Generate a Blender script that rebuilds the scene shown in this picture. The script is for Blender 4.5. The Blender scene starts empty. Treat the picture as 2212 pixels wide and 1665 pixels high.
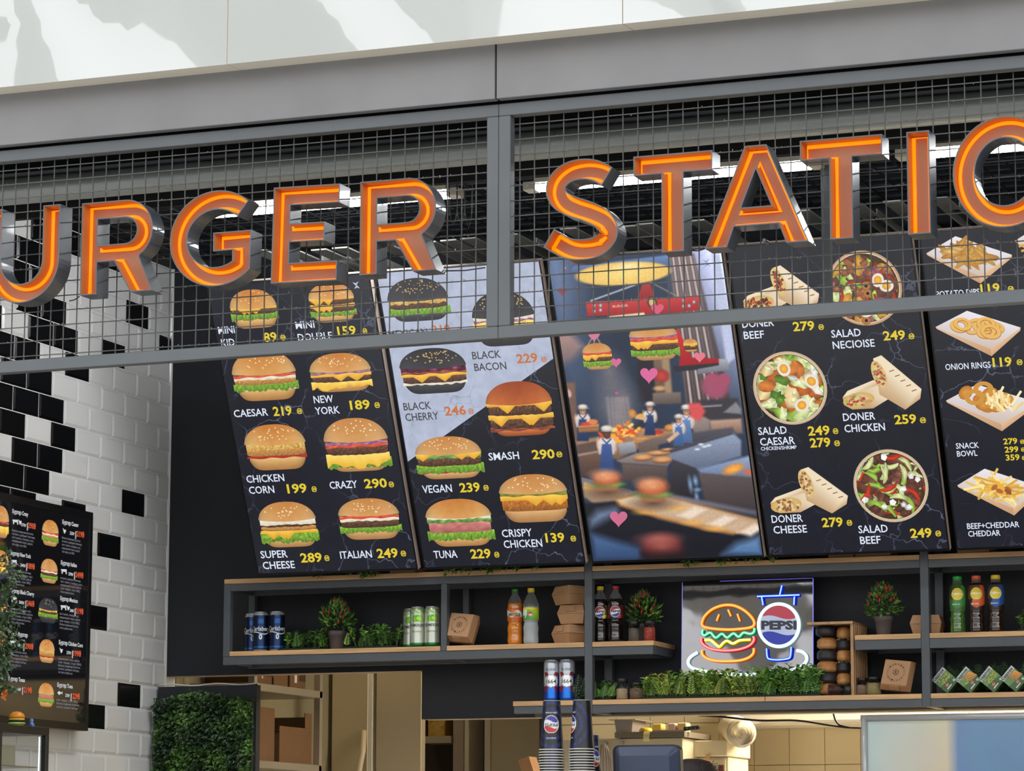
import bpy, math, random
from math import sin, cos, pi, radians, sqrt, atan2
from mathutils import Vector, Matrix
from mathutils.geometry import tessellate_polygon
random.seed(7)
SC = bpy.context.scene
COL = SC.collection
# ------------------------------------------------------------ camera
FPX, YAW, PITCH, ROLL = 6693.9, 0.372948, 0.157097, 0.002675
CAM = Vector((0, 0, 1.3))
FW = Vector((-sin(YAW)*cos(PITCH), cos(YAW)*cos(PITCH), sin(PITCH)))
_r0 = Vector((cos(YAW), sin(YAW), 0)); _u0 = _r0.cross(FW)
RT = _r0*cos(ROLL) + _u0*sin(ROLL); UP = _u0*cos(ROLL) - _r0*sin(ROLL)
cd = bpy.data.cameras.new('camera'); cam = bpy.data.objects.new('camera', cd); COL.objects.link(cam)
cd.sensor_fit = 'HORIZONTAL'; cd.sensor_width = 36; cd.lens = FPX/2212*36; cd.clip_start = .1; cd.clip_end = 300
m = Matrix((RT, UP, -FW)).transposed().to_4x4(); m.translation = CAM; cam.matrix_world = m
SC.camera = cam
# ------------------------------------------------------------ view, world, lights
SC.view_settings.view_transform = 'Standard'
try: SC.view_settings.look = 'None'
except Exception: pass
SC.view_settings.exposure = 0.0; SC.view_settings.gamma = 1.0; SC.view_settings.use_curve_mapping = False
SC.cycles.use_denoising = True
SC.cycles.max_bounces = 8
W = bpy.data.worlds.new('mall_daylight'); SC.world = W; W.use_nodes = True
nt = W.node_tree; nt.nodes.clear()
wo = nt.nodes.new('ShaderNodeOutputWorld'); bg = nt.nodes.new('ShaderNodeBackground')
tc = nt.nodes.new('ShaderNodeTexCoord'); sx = nt.nodes.new('ShaderNodeSeparateXYZ'); rp = nt.nodes.new('ShaderNodeValToRGB')
nt.links.new(tc.outputs['Generated'], sx.inputs[0]); nt.links.new(sx.outputs['Z'], rp.inputs[0])
e = rp.color_ramp.elements
e[0].position = 0.0; e[0].color = (.6, .58, .55, 1)
e[1].position = 1.0; e[1].color = (.92, .96, 1.0, 1)
q = e.new(.08); q.color = (1.5, 1.5, 1.47, 1)
q = e.new(.18); q.color = (4.3, 4.4, 4.45, 1)
q = e.new(.36); q.color = (3.2, 3.3, 3.4, 1)
q = e.new(.6); q.color = (1.0, 1.05, 1.1, 1)
nt.links.new(rp.outputs[0], bg.inputs[0]); bg.inputs[1].default_value = .85
nt.links.new(bg.outputs[0], wo.inputs[0])
def area(name, loc, target, sx_, sy_, power, col=(1, 1, 1)):
    l = bpy.data.lights.new(name, 'AREA'); l.shape = 'RECTANGLE'; l.size = sx_; l.size_y = sy_; l.energy = power; l.color = col
    o = bpy.data.objects.new(name, l); COL.objects.link(o); o.location = loc
    o.rotation_euler = (Vector(target)-Vector(loc)).to_track_quat('-Z', 'Y').to_euler(); return o
area('atrium_skylight', (-3, 1.5, 8.5), (-4, 10, 2.5), 9, 5, 60, (.96, .98, 1))
area('kitchen_lamp', (-2.3, 13.3, 2.88), (-2.3, 13.5, 0), 2.6, .5, 215, (1, .90, .74))
area('tile_wall_fill', (-4.9, 10.75, 3.95), (-6.4, 11.0, 2.4), .8, .3, 24, (.97, .98, 1))  # unseen fill light, added to brighten the tiled left wall
area('pantry_lamp', (-6.2, 13.0, 2.9), (-6.0, 13.4, 1.5), .5, .3, 3.0, (1, .84, .60))
# ------------------------------------------------------------ pixel (2212 x 1665 frame) -> point on a real plane
def ray(x, y): return RT*((x-1106)/FPX) + UP*((832.5-y)/FPX) + FW
def AY(x, y, Y): d = ray(x, y); return CAM + d*(Y/d.y)
def AX(x, y, X): d = ray(x, y); return CAM + d*(X/d.x)
def AZ(x, y, Z): d = ray(x, y); return CAM + d*((Z-CAM.z)/d.z)
def AP(x, y, p0, n): d = ray(x, y); return CAM + d*((p0-CAM).dot(n)/d.dot(n))
def lin(c):
    return tuple((v/255/12.92 if v/255 <= .04045 else ((v/255+.055)/1.055)**2.4) for v in c)
def mix(a, b, t): return tuple(a[i]+(b[i]-a[i])*t for i in range(3))
# ------------------------------------------------------------ materials
MATS = {}
def pm(name, col, rough=.5, metal=0, var=.08, scale=8, bump=0, bscale=60, emit=None, estr=0, coat=0, spec=None, alpha=1, trans=0, ior=1.45):
    """principled material whose colour is broken up by noise"""
    if name in MATS: return MATS[name]
    m = bpy.data.materials.new(name); m.use_nodes = True; n = m.node_tree.nodes; L = m.node_tree.links
    b = n['Principled BSDF']; c = lin(col)
    b.inputs['Roughness'].default_value = rough; b.inputs['Metallic'].default_value = metal
    if spec is not None: b.inputs['Specular IOR Level'].default_value = spec
    tcn = n.new('ShaderNodeTexCoord'); nz = n.new('ShaderNodeTexNoise'); nz.inputs['Scale'].default_value = scale; nz.inputs['Detail'].default_value = 5
    L.new(tcn.outputs['Object'], nz.inputs['Vector'])
    mx = n.new('ShaderNodeMixRGB'); mx.inputs[1].default_value = (*[max(0, v*(1-var)) for v in c], 1); mx.inputs[2].default_value = (*[v*(1+var) for v in c], 1)
    L.new(nz.outputs['Fac'], mx.inputs[0]); L.new(mx.outputs[0], b.inputs['Base Color'])
    if bump:
        nb = n.new('ShaderNodeTexNoise'); nb.inputs['Scale'].default_value = bscale; L.new(tcn.outputs['Object'], nb.inputs['Vector'])
        bp = n.new('ShaderNodeBump'); bp.inputs['Strength'].default_value = bump; bp.inputs['Distance'].default_value = .01
        L.new(nb.outputs['Fac'], bp.inputs['Height']); L.new(bp.outputs[0], b.inputs['Normal'])
    if emit: b.inputs['Emission Color'].default_value = (*emit, 1); b.inputs['Emission Strength'].default_value = estr
    if coat: b.inputs['Coat Weight'].default_value = coat; b.inputs['Coat Roughness'].default_value = .04
    if trans: b.inputs['Transmission Weight'].default_value = trans; b.inputs['IOR'].default_value = ior
    if alpha < 1: b.inputs['Alpha'].default_value = alpha
    MATS[name] = m; return m
def vcol(name, rough=.45, emit=0, var=.0, coat=0, metal=0):
    """colour comes from the mesh's own colour attribute (printing inks, food, leaves)"""
    if name in MATS: return MATS[name]
    m = bpy.data.materials.new(name); m.use_nodes = True; n = m.node_tree.nodes; L = m.node_tree.links
    b = n['Principled BSDF']; at = n.new('ShaderNodeAttribute'); at.attribute_name = 'Col'
    out = at.outputs['Color']
    if var:
        tcn = n.new('ShaderNodeTexCoord'); nz = n.new('ShaderNodeTexNoise'); nz.inputs['Scale'].default_value = 90; nz.inputs['Detail'].default_value = 4
        L.new(tcn.outputs['Object'], nz.inputs['Vector'])
        mr = n.new('ShaderNodeMapRange'); mr.inputs['From Min'].default_value = .3; mr.inputs['From Max'].default_value = .7; mr.inputs['To Min'].default_value = 1-var; mr.inputs['To Max'].default_value = 1+var
        L.new(nz.outputs['Fac'], mr.inputs[0])
        vm = n.new('ShaderNodeVectorMath'); vm.operation = 'SCALE'; L.new(out, vm.inputs[0]); L.new(mr.outputs[0], vm.inputs['Scale']); out = vm.outputs[0]
    b.inputs['Roughness'].default_value = rough; b.inputs['Metallic'].default_value = metal
    if coat: b.inputs['Coat Weight'].default_value = coat; b.inputs['Coat Roughness'].default_value = .05
    if emit:
        b.inputs['Base Color'].default_value = (.01, .01, .012, 1); L.new(out, b.inputs['Emission Color']); b.inputs['Emission Strength'].default_value = emit
    else: L.new(out, b.inputs['Base Color'])
    MATS[name] = m; return m
def emi(name, col, s=1, base=(.6, .6, .6)):
    if name in MATS: return MATS[name]
    m = bpy.data.materials.new(name); m.use_nodes = True; b = m.node_tree.nodes['Principled BSDF']
    b.inputs['Base Color'].default_value = (*base, 1); b.inputs['Emission Color'].default_value = (*col, 1); b.inputs['Emission Strength'].default_value = s
    b.inputs['Roughness'].default_value = .4
    MATS[name] = m; return m
# ------------------------------------------------------------ mesh builder
class MB:
    def __init__(s): s.V = []; s.F = []; s.M = []; s.S = []; s.C = []; s.col = None; s.mi = 0; s.sm = False
    def v(s, p, c=None):
        s.V.append(tuple(p)); s.C.append(c or s.col or (.5, .5, .5)); return len(s.V)-1
    def f(s, ix, mi=None): s.F.append(tuple(ix)); s.M.append(s.mi if mi is None else mi); s.S.append(s.sm)
    def quad(s, *ps, mi=None): s.f([s.v(p) for p in ps], mi)
    def box(s, x0, x1, y0, y1, z0, z1, mi=None):
        i = [s.v(p) for p in ((x0,y0,z0),(x1,y0,z0),(x1,y1,z0),(x0,y1,z0),(x0,y0,z1),(x1,y0,z1),(x1,y1,z1),(x0,y1,z1))]
        for a in ((0,3,2,1),(4,5,6,7),(0,1,5,4),(1,2,6,5),(2,3,7,6),(3,0,4,7)): s.f([i[k] for k in a], mi)
    def obox(s, c, ax, h, mi=None):
        c = Vector(c); a = [Vector(v)*k for v, k in zip(ax, h)]
        i = [s.v(c+a[0]*x+a[1]*y+a[2]*z) for x, y, z in ((-1,-1,-1),(1,-1,-1),(1,1,-1),(-1,1,-1),(-1,-1,1),(1,-1,1),(1,1,1),(-1,1,1))]
        for q in ((0,3,2,1),(4,5,6,7),(0,1,5,4),(1,2,6,5),(2,3,7,6),(3,0,4,7)): s.f([i[k] for k in q], mi)
    def bar(s, p, q, w, h, up=(0,0,1)):
        p = Vector(p); q = Vector(q); d = (q-p); l = d.length; d.normalize(); a = d.cross(Vector(up)).normalized(); b = a.cross(d)
        s.obox((p+q)/2, (d, a, b), (l/2, w/2, h/2))
    def tube(s, pts, r, n=8, closed=False, caps=True, flat=None):
        pts = [Vector(p) for p in pts]; N = len(pts); rings = []; prev = None
        for i, p in enumerate(pts):
            a = pts[(i-1) % N] if (closed or i) else p; b = pts[(i+1) % N] if (closed or i < N-1) else p
            t = (b-a).normalized()
            if prev is None:
                nrm = t.orthogonal().normalized()
            else:
                nrm = prev - t*prev.dot(t)
                nrm = nrm.normalized() if nrm.length > 1e-6 else t.orthogonal().normalized()
            prev = nrm; bn = t.cross(nrm); rr = r[i] if isinstance(r, (list, tuple)) else r
            rings.append([s.v(p+(nrm*cos(2*pi*k/n)+bn*sin(2*pi*k/n))*rr) for k in range(n)])
        sm = s.sm; s.sm = True
        for i in range(N if closed else N-1):
            A = rings[i]; B = rings[(i+1) % N]
            for k in range(n): s.f((A[k], A[(k+1) % n], B[(k+1) % n], B[k]))
        s.sm = sm
        if caps and not closed: s.f(rings[0][::-1]); s.f(rings[-1])
    def lathe(s, prof, c=(0,0,0), n=24, colf=None, mif=None, caps=True):
        """prof: list of (radius, z)"""
        c = Vector(c); R = []
        for j, (r, z) in enumerate(prof):
            R.append([s.v(c+Vector((r*cos(2*pi*k/n), r*sin(2*pi*k/n), z)), colf(2*pi*k/n, z) if colf else None) for k in range(n)])
        sm = s.sm; s.sm = True
        for j in range(len(prof)-1):
            for k in range(n): s.f((R[j][k], R[j][(k+1) % n], R[j+1][(k+1) % n], R[j+1][k]), mif(j) if mif else None)
        s.sm = sm
        if caps: s.f(R[0][::-1], mif(0) if mif else None); s.f(R[-1], mif(len(prof)-2) if mif else None)
    def prism(s, loops, mp, d0, d1, cap0=True, cap1=True, side=True):
        """extrude flat loops (first outer, others holes) mapped by mp(u, v, w) from w=d0 to w=d1"""
        fl = [p for l in loops for p in l]
        a = [s.v(mp(p[0], p[1], d0)) for p in fl]; b = [s.v(mp(p[0], p[1], d1)) for p in fl]
        if cap0 or cap1:
            for t in tessellate_polygon([[Vector((p[0], p[1], 0)) for p in l] for l in loops]):
                if cap0: s.f([a[k] for k in t])
                if cap1: s.f([b[k] for k in t][::-1])
        if side:
            o = 0
            for l in loops:
                n = len(l)
                for k in range(n): s.f((a[o+k], a[o+(k+1) % n], b[o+(k+1) % n], b[o+k]))
                o += n
    def add(s, geo, mp, w=0, col=None):
        vs, fs = geo; o = len(s.V)
        for p in vs: s.v(mp(p[0], p[1], w), col)
        for f in fs: s.f([o+k for k in f])
    def build(s, name, mats, parent=None, smooth=None, bevel=0, seg=1):
        me = bpy.data.meshes.new(name); off = Vector((0, 0, 0))
        pr = parent
        while pr is not None: off = off + pr.location; pr = pr.parent
        me.from_pydata([tuple(Vector(v)-off) for v in s.V], [], s.F)
        if not isinstance(mats, (list, tuple)): mats = [mats]
        for mt in mats: me.materials.append(mt)
        me.polygons.foreach_set('material_index', s.M)
        me.polygons.foreach_set('use_smooth', [bool(x) if smooth is None else smooth for x in s.S])
        if any('vc' in mt.name for mt in mats):
            at = me.attributes.new('Col', 'FLOAT_COLOR', 'POINT')
            at.data.foreach_set('color', [x for c in s.C for x in (c[0], c[1], c[2], 1)])
        me.validate(); me.update()
        o = bpy.data.objects.new(name, me); COL.objects.link(o)
        if parent is not None: o.parent = parent
        if bevel:
            bv = o.modifiers.new('edge', 'BEVEL'); bv.width = bevel; bv.segments = seg; bv.limit_method = 'ANGLE'
        return o
def tag(o, label=None, cat=None, group=None, kind=None):
    if label: o['label'] = label
    if cat: o['category'] = cat
    if group: o['group'] = group
    if kind: o['kind'] = kind
    return o
def thing(name, loc, label, cat, group=None, rotz=0):
    o = bpy.data.objects.new(name, None); COL.objects.link(o); o.location = loc; o.empty_display_size = .05
    if rotz: o.rotation_euler.z = rotz
    return tag(o, label, cat, group)
def dup(o, parent=None, loc=None, label=None, group=None, rot=None):
    c = o.copy(); COL.objects.link(c)
    if parent is not None: c.parent = parent
    if loc is not None: c.location = loc
    if rot is not None: c.rotation_euler = rot
    if label: c['label'] = label
    if group: c['group'] = group
    for ch in list(o.children): dup(ch, c)
    return c
# ------------------------------------------------------------ lettering
_TX = {}
def text_geo(s, bold=0., shear=0.):
    k = (s, bold, shear)
    if k not in _TX:
        c = bpy.data.curves.new('tmp', 'FONT'); c.body = s; c.resolution_u = 2; c.offset = bold; c.shear = shear
        o = bpy.data.objects.new('tmp', c); me = o.to_mesh()
        vs = [(v.co.x, v.co.y) for v in me.vertices]; fs = [tuple(p.vertices) for p in me.polygons]
        o.to_mesh_clear(); bpy.data.objects.remove(o); bpy.data.curves.remove(c)
        x0 = min(v[0] for v in vs); x1 = max(v[0] for v in vs)
        _TX[k] = ([((x-x0)/(x1-x0), y/.69) for x, y in vs], fs)
    return _TX[k]
def place_text(mb, s, u, v, w, h, mp, d, col, bold=.0, rot=0, shear=0):
    """width w, cap height h, baseline left at u, v"""
    vs, fs = text_geo(s, bold, shear); c, t = cos(rot), sin(rot)
    mb.add(([(u+x*w*c-y*h*t, v+x*w*t+y*h*c) for x, y in vs], fs), mp, d, col)
# ------------------------------------------------------------ shared finishes
M_black_wall = pm('black_wall_paint', (38, 40, 45), .62, var=.12, scale=6, bump=.15, bscale=120, spec=.3)
M_plaster = pm('raw_plaster_edge', (176, 160, 140), .8, var=.15)
M_grout = pm('pale_grout', (214, 214, 212), .8)
M_tw = pm('white_tile_glaze', (202, 203, 202), .22, var=.03, scale=3)
M_tb = pm('black_tile_glaze', (10, 11, 13), .22, var=.1, scale=3)
M_steel = pm('dark_painted_steel', (80, 84, 89), .45, var=.14, scale=14, bump=.06, spec=.4)
M_frame = pm('grey_sign_steel', (92, 96, 100), .5, var=.10, scale=9, bump=.05)
M_wire = pm('grey_mesh_wire', (82, 82, 80), .55, .2, var=.2, scale=40)
M_fascia = pm('grey_cement_panel', (130, 129, 131), .62, var=.20, scale=3.2, bump=.1, bscale=14)
M_clad = pm('white_gloss_panel', (180, 183, 180), .10, var=.02, scale=1.2, coat=1, bump=.06, bscale=1.6)
M_clad.node_tree.nodes['Principled BSDF'].inputs['Coat IOR'].default_value = 1.75; M_clad.node_tree.nodes['Principled BSDF'].inputs['Coat Roughness'].default_value = .012
M_cladedge = pm('cream_panel_return', (240, 231, 214), .45, var=.03)
M_void = pm('black_void_paint', (14, 14, 16), .9)
# ------------------------------------------------------------ setting
XL = -6.40; YB = 12.18; YS = 11.90           # left tile wall, back wall, front of the shelving
b = MB(); b.box(-30, 30, -25, 18, -.1, 0); tag(b.build('floor', pm('pale_mall_floor', (214, 210, 202), .3, var=.06, scale=1)), kind='structure')
b = MB()
b.box(XL, -5.174, YB, YB+.10, 2.165, 4.9); b.box(-5.174, 1.6, YB, YB+.10, 1.958, 4.9)
for k in (0, 6): b.M[k] = 1
b.M[9] = 1; b.M[11] = 1
tag(b.build('wall_back', [M_black_wall, M_plaster]), kind='structure')
# tiled left wall, one mesh: grout bed and bevelled running-bond tiles
PZ, PY = .104, .2075
bpts = [(72,669),(117,674),(1,674),(90,701),(130,721),(14,732),(58,746),(168,811),(14,773),(27,815),(87,828),(14,855),(54,864),(112,878),(27,904),(130,918),(54,974),(108,994),(25,1020),(80,1040),(10,1055),(50,1067),(161,1086),(289,1086),(238,1179),(298,680),(246,750),(360,743),(216,1334),(280,1505),(208,1550),(45,590)]
def tix(Y, Z):
    r = math.floor((Z-2.948)/PZ); off = 0 if r % 2 else PY/2
    return r, math.floor((Y-11.958-off)/PY)
black = {tix(p.y, p.z) for p in (AX(x, y, XL) for x, y in bpts)}
for Y in (11.0, 11.15, 11.35, 11.6, 11.75): black.add(tix(Y, 3.93))
for Y in (10.6, 10.8, 11.0, 11.12): black.add(tix(Y, 3.83))
for Y in (10.5, 10.7, 10.95): black.add(tix(Y, 3.73)); black.add(tix(Y-.1, 3.62))
b = MB(); b.box(XL-.14, XL-.004, 8.9, 12.28, 0, 3.99); b.M = [2]*6
for r in range(-14, 11):
    z0 = 2.948+r*PZ+.002; z1 = min(z0+PZ-.004, 3.988)
    if z1-z0 < .02: continue
    off = 0 if r % 2 else PY/2
    for c in range(-15, 2):
        y0 = 11.958+off+c*PY+.002; y1 = min(y0+PY-.004, YB-.001)
        if y1-y0 < .01: continue
        blk = (r, c) in black
        g = .011; mi = 1 if blk else 0
        gy = min(g, (y1-y0)*.3); gz = min(g, (z1-z0)*.3)
        o = [b.v(p) for p in ((XL-.003, y0, z0), (XL-.003, y1, z0), (XL-.003, y1, z1), (XL-.003, y0, z1))]
        i = [b.v(p) for p in ((XL+.002, y0+gy, z0+gz), (XL+.002, y1-gy, z0+gz), (XL+.002, y1-gy, z1-gz), (XL+.002, y0+gy, z1-gz))]
        b.f(i, mi)
        for k in range(4): b.f((o[k], o[(k+1) % 4], i[(k+1) % 4], i[k]), mi)
b.box(XL-.002, XL+.006, YB-.006, YB-.0005, 1.4, 3.99, mi=2)
tag(b.build('wall_left', [M_tw, M_tb, M_grout]), kind='structure')
# dark ceiling slab, side and back enclosure of the stand; board behind the duct added to block lamp light
b = MB(); b.box(-6.6, 1.7, 9.06, 15.3, 4.9, 5.0); b.box(-6.6, 1.7, 9.06, 9.10, 3.76, 4.9); b.box(-6.38, 1.6, 9.76, 9.79, 3.69, 4.9); b.box(1.6, 1.7, 9.1, 15.3, 0, 4.9); b.box(-6.6, XL-.15, 9.06, 15.3, 3.99, 4.9)
tag(b.build('ceiling', M_void), kind='structure')
# grey cement fascia panels and glossy white cladding above
XS = -3.567
for n, (x0, x1) in enumerate(((-6.6, XS-.003), (XS+.003, .2))):
    b = MB(); b.box(x0, x1, 8.965, 9.0, 3.757, 4.25)
    tag(b.build('trim_%d' % (n+1), M_fascia, bevel=.002), kind='structure')
xs = [-6.7, AY(490, 139, 8.86).x, AY(1345, 53, 8.86).x, -1.75, .4]
for n in range(4):
    b = MB(); x0 = xs[n]+.0015; x1 = xs[n+1]-.0015; zb = 3.930
    # face with a soft pillow-like waviness
    nx, nz = 24, 12; g = []
    for j in range(nz+1):
        for i in range(nx+1):
            u = i/nx; v = j/nz; x = x0+(x1-x0)*u; z = zb+1.3*v
            wv = .0022*(sin(x*5.1+n)*cos(z*4.3+1.7*n)+.6*sin(x*9.7+z*7.1+n*2)) * min(1, 8*u*(1-u))*min(1, v*5)
            g.append(b.v((x, 8.86+wv, z)))
    b.sm = True
    for j in range(nz):
        for i in range(nx): k = j*(nx+1)+i; b.f((g[k], g[k+1], g[k+nx+2], g[k+nx+1]), 0)
    b.sm = False
    b.quad((x0, 8.86, zb), (x1, 8.86, zb), (x1, 8.965, zb+.006), (x0, 8.965, zb+.006), mi=1)
    b.quad((x0, 8.86, zb), (x0, 8.965, zb+.006), (x0, 8.965, zb+1.3), (x0, 8.86, zb+1.3), mi=1)
    b.quad((x1, 8.86, zb), (x1, 8.86, zb+1.3), (x1, 8.965, zb+1.3), (x1, 8.965, zb+.006), mi=1)
    tag(b.build('trim_%d' % (n+3), [M_clad, M_cladedge]), kind='structure')
# beams of the mall's glazed roof across the atrium (they mirror in the white cladding)
b = MB(); MBm = pm('pale_roof_beam', (196, 192, 180), .6)
for x, z0, dx, w in ((-19.5, 6, 5.5, .55), (-17.6, 6, 2.2, .35), (-15.8, 6, 5.5, 1.1), (-12.6, 6, 3.2, .3), (-11.3, 6, 6.5, .5), (-8.6, 6, 2.6, .25), (-7.4, 6, 6, .9), (-4.0, 6, 3.5, .3), (-6.0, 6, 1.0, .35), (-2.2, 6, 4.5, .6), (-9.9, 6, 3.2, .3)):
    b.bar((x+dx, -11, z0), (x-dx*.6, -11, 15), w, .4, (0, 1, 0))
tag(b.build('trim_7', MBm), kind='structure')

b = MB(); b.box(-6.38, -.8, 9.05, 9.7, 0, 1.12); b.box(-6.39, -.78, 9.0, 9.75, 1.121, 1.16, mi=1)  # unseen counter, added to keep floor bounce off the lower interior
tag(b.build('added_bounce_blocker', [pm('dark_counter_front', (44, 40, 38), .5), pm('counter_top', (92, 78, 62), .4)]), 'long dark unseen counter added under the sign to block floor bounce', 'counter')
# ------------------------------------------------------------ sign frames with welded mesh
def zbot(X): return 2.976+(X+5.38)*.0046
def sign_frame(x0, x1, label, phase):
    t = thing('sign_frame', ((x0+x1)/2, 9.02, 2.98), label, 'sign frame', 'steel mesh sign frames')
    zt = 3.748; h = .040; yc = 9.02
    m = MB(); m.bar((x0, yc, zt-h/2), (x1, yc, zt-h/2), .04, h); m.build('top_rail', M_frame, t, bevel=.002)
    m = MB(); m.bar((x0, yc, zbot(x0)+h/2), (x1, yc, zbot(x1)+h/2), .04, h); m.build('bottom_rail', M_frame, t, bevel=.002)
    for x in (x0, x1):
        s = 1 if x == x0 else -1; m = MB(); m.box(min(x, x+s*h), max(x, x+s*h), 9.0, 9.04, zbot(x)+h+.0005, zt-h-.0005); m.build('side_post', M_frame, t, bevel=.002)
    m = MB(); dust = MB(); ym = 9.034; xa, xb = x0+h*.6, x1-h*.6
    k = math.ceil((xa-phase)/.05); x = phase+k*.05
    while x < xb:
        m.box(x-.0016, x+.0016, ym, ym+.0032, zbot(x)+.03, zt-.03); x += .05
    z = 3.684
    while z > 3.02:
        m.box(xa, xb, ym-.0032, ym, z-.0016, z+.0016)
        for q in range(int((xb-xa)*(70 if z < 3.6 else 12))):
            xq = random.uniform(xa, xb)
            if random.random() < .5+.5*sin(xq*7+z*40):
                a = random.uniform(.002, .007); p = (xq, ym-.002, z+random.uniform(-.001, .003))
                dust.bar(p, (xq+random.uniform(-a, a), ym-random.uniform(.001, .004), p[2]+random.uniform(-a, a)), .0016, .0016, (.3, .8, .2))
        z -= .05
    m.build('wire_mesh', M_wire, t)
    tag(dust.build('dust_fluff', pm('grey_dust', (150, 146, 138), .95), t), kind='stuff')
    return t
phx = AY(34.7, 360, 9.034).x
SF1 = sign_frame(-6.40, -3.5705, 'grey steel sign frame with wire mesh holding the letters URGER', phx)
SF2 = sign_frame(-3.5695, -.55, 'grey steel sign frame with wire mesh holding the letters STATIO', AY(1106+34/2, 260, 9.034).x)
# ------------------------------------------------------------ channel letters
def arc(cx, cy, rx, ry, a0, a1, n): return [(cx+rx*cos(radians(a0+(a1-a0)*i/n)), cy+ry*sin(radians(a0+(a1-a0)*i/n))) for i in range(n+1)]
def carea(l): return sum(l[i][0]*l[(i+1) % len(l)][1]-l[(i+1) % len(l)][0]*l[i][1] for i in range(len(l)))/2
def offs(l, d):
    out = []; n = len(l)
    for i in range(n):
        a, p, c = l[i-1], l[i], l[(i+1) % n]
        d1 = Vector((p[0]-a[0], p[1]-a[1])); d2 = Vector((c[0]-p[0], c[1]-p[1]))
        if d1.length < 1e-7: d1 = d2
        if d2.length < 1e-7: d2 = d1
        d1.normalize(); d2.normalize(); n1 = Vector((-d1.y, d1.x)); n2 = Vector((-d2.y, d2.x)); nn = n1+n2
        if nn.length < .2: nn = n1
        nn.normalize(); k = d/max(.35, nn.dot(n1)); out.append((p[0]+nn.x*k, p[1]+nn.y*k))
    return out
def catmull(P, n=6):
    out = []
    for i in range(len(P)-1):
        p0 = P[max(0, i-1)]; p1 = P[i]; p2 = P[i+1]; p3 = P[min(len(P)-1, i+2)]
        for k in range(n):
            t = k/n; out.append(tuple(.5*((2*p1[j])+(-p0[j]+p2[j])*t+(2*p0[j]-5*p1[j]+4*p2[j]-p3[j])*t*t+(-p0[j]+3*p1[j]-3*p2[j]+p3[j])*t**3) for j in range(len(p1))))
    out.append(tuple(P[-1])); return out
def glyph(ch, w):
    s = .198
    if ch == 'I': return [[(0,0),(w,0),(w,1),(0,1)]]
    if ch == 'T': a, c = w*.356, w*.637; return [[(a,0),(c,0),(c,1-s),(w,1-s),(w,1),(0,1),(0,1-s),(a,1-s)]]
    if ch == 'E': return [[(0,0),(w*.99,0),(w*.99,.205),(s,.205),(s,.42),(w*.79,.42),(w*.79,.615),(s,.615),(s,.805),(w,.805),(w,1),(0,1)]]
    if ch == 'A': return [[(0,0),(.215*w,0),(.285*w,.2),(.715*w,.2),(.785*w,0),(w,0),(.605*w,1),(.395*w,1)], [(.355*w,.385),(.5*w,.76),(.645*w,.385)]]
    if ch == 'U':
        R = w/2; return [[(0,1),(0,R)]+arc(R,R,R,R,180,360,28)[1:]+[(w,1),(w-s,1)]+arc(R,R,R-s,R-s,360,180,24)+[(s,1)]]
    if ch == 'O':
        return [arc(w/2,.5,w/2,.5,0,360,56)[:-1], arc(w/2,.5,w/2-s,.5-s,360,0,48)[:-1]]
    if ch == 'R':
        r = .33; cx = w-r; return [[(0,0),(s,0),(s,.345),(.47*w,.345),(.705*w,0),(w*1.01,0),(w-.155,.375)]+arc(cx,.67,r,r,-56,90,24)+[(0,1)],
                                   [(s,.81),(cx,.81)]+arc(cx,.67,.14,.14,90,-90,16)[1:]+[(s,.53)]]
    if ch == 'G':
        c = .571*w; R = c; r = c-.2
        return [arc(c,.5,R,.5,47,317,44)+[(w,.56),(.535*w,.56),(.535*w,.365),(.77*w,.365),(.77*w,.255)]+arc(c,.5,r,.3,303,44,36)]
    if ch == 'S':
        P = [(775,512),(700,466),(610,448),(515,463),(448,515),(432,580),(465,645),(540,692),(640,733),(730,785),(777,858),(768,920),(704,973),(600,986),(500,965),(385,892)]
        C = catmull([((x-340)/500*w, (1058-y)/683) for x, y in P], 5); n = len(C); a = []; d = []
        for i in range(n):
            t = Vector(C[min(n-1, i+1)])-Vector(C[max(0, i-1)]); t.normalize(); nr = Vector((-t.y, t.x))*.102
            a.append((C[i][0]+nr.x, C[i][1]+nr.y)); d.append((C[i][0]-nr.x, C[i][1]-nr.y))
        return [a+d[::-1]]
M_lside = pm('grey_gloss_letter_return', (74, 78, 86), .28, var=.05, scale=20, coat=.2)
M_lin = pm('orange_letter_face', (158, 108, 76), .5, var=.03); M_lin2 = pm('orange_letter_lining', (176, 120, 70), .45, var=.03)
M_neon = emi('orange_led_tube', (1.5, .285, .0), 1.0); M_neon.node_tree.nodes['Principled BSDF'].inputs['Base Color'].default_value = (.6, .12, .0, 1)
LY = 8.905
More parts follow.
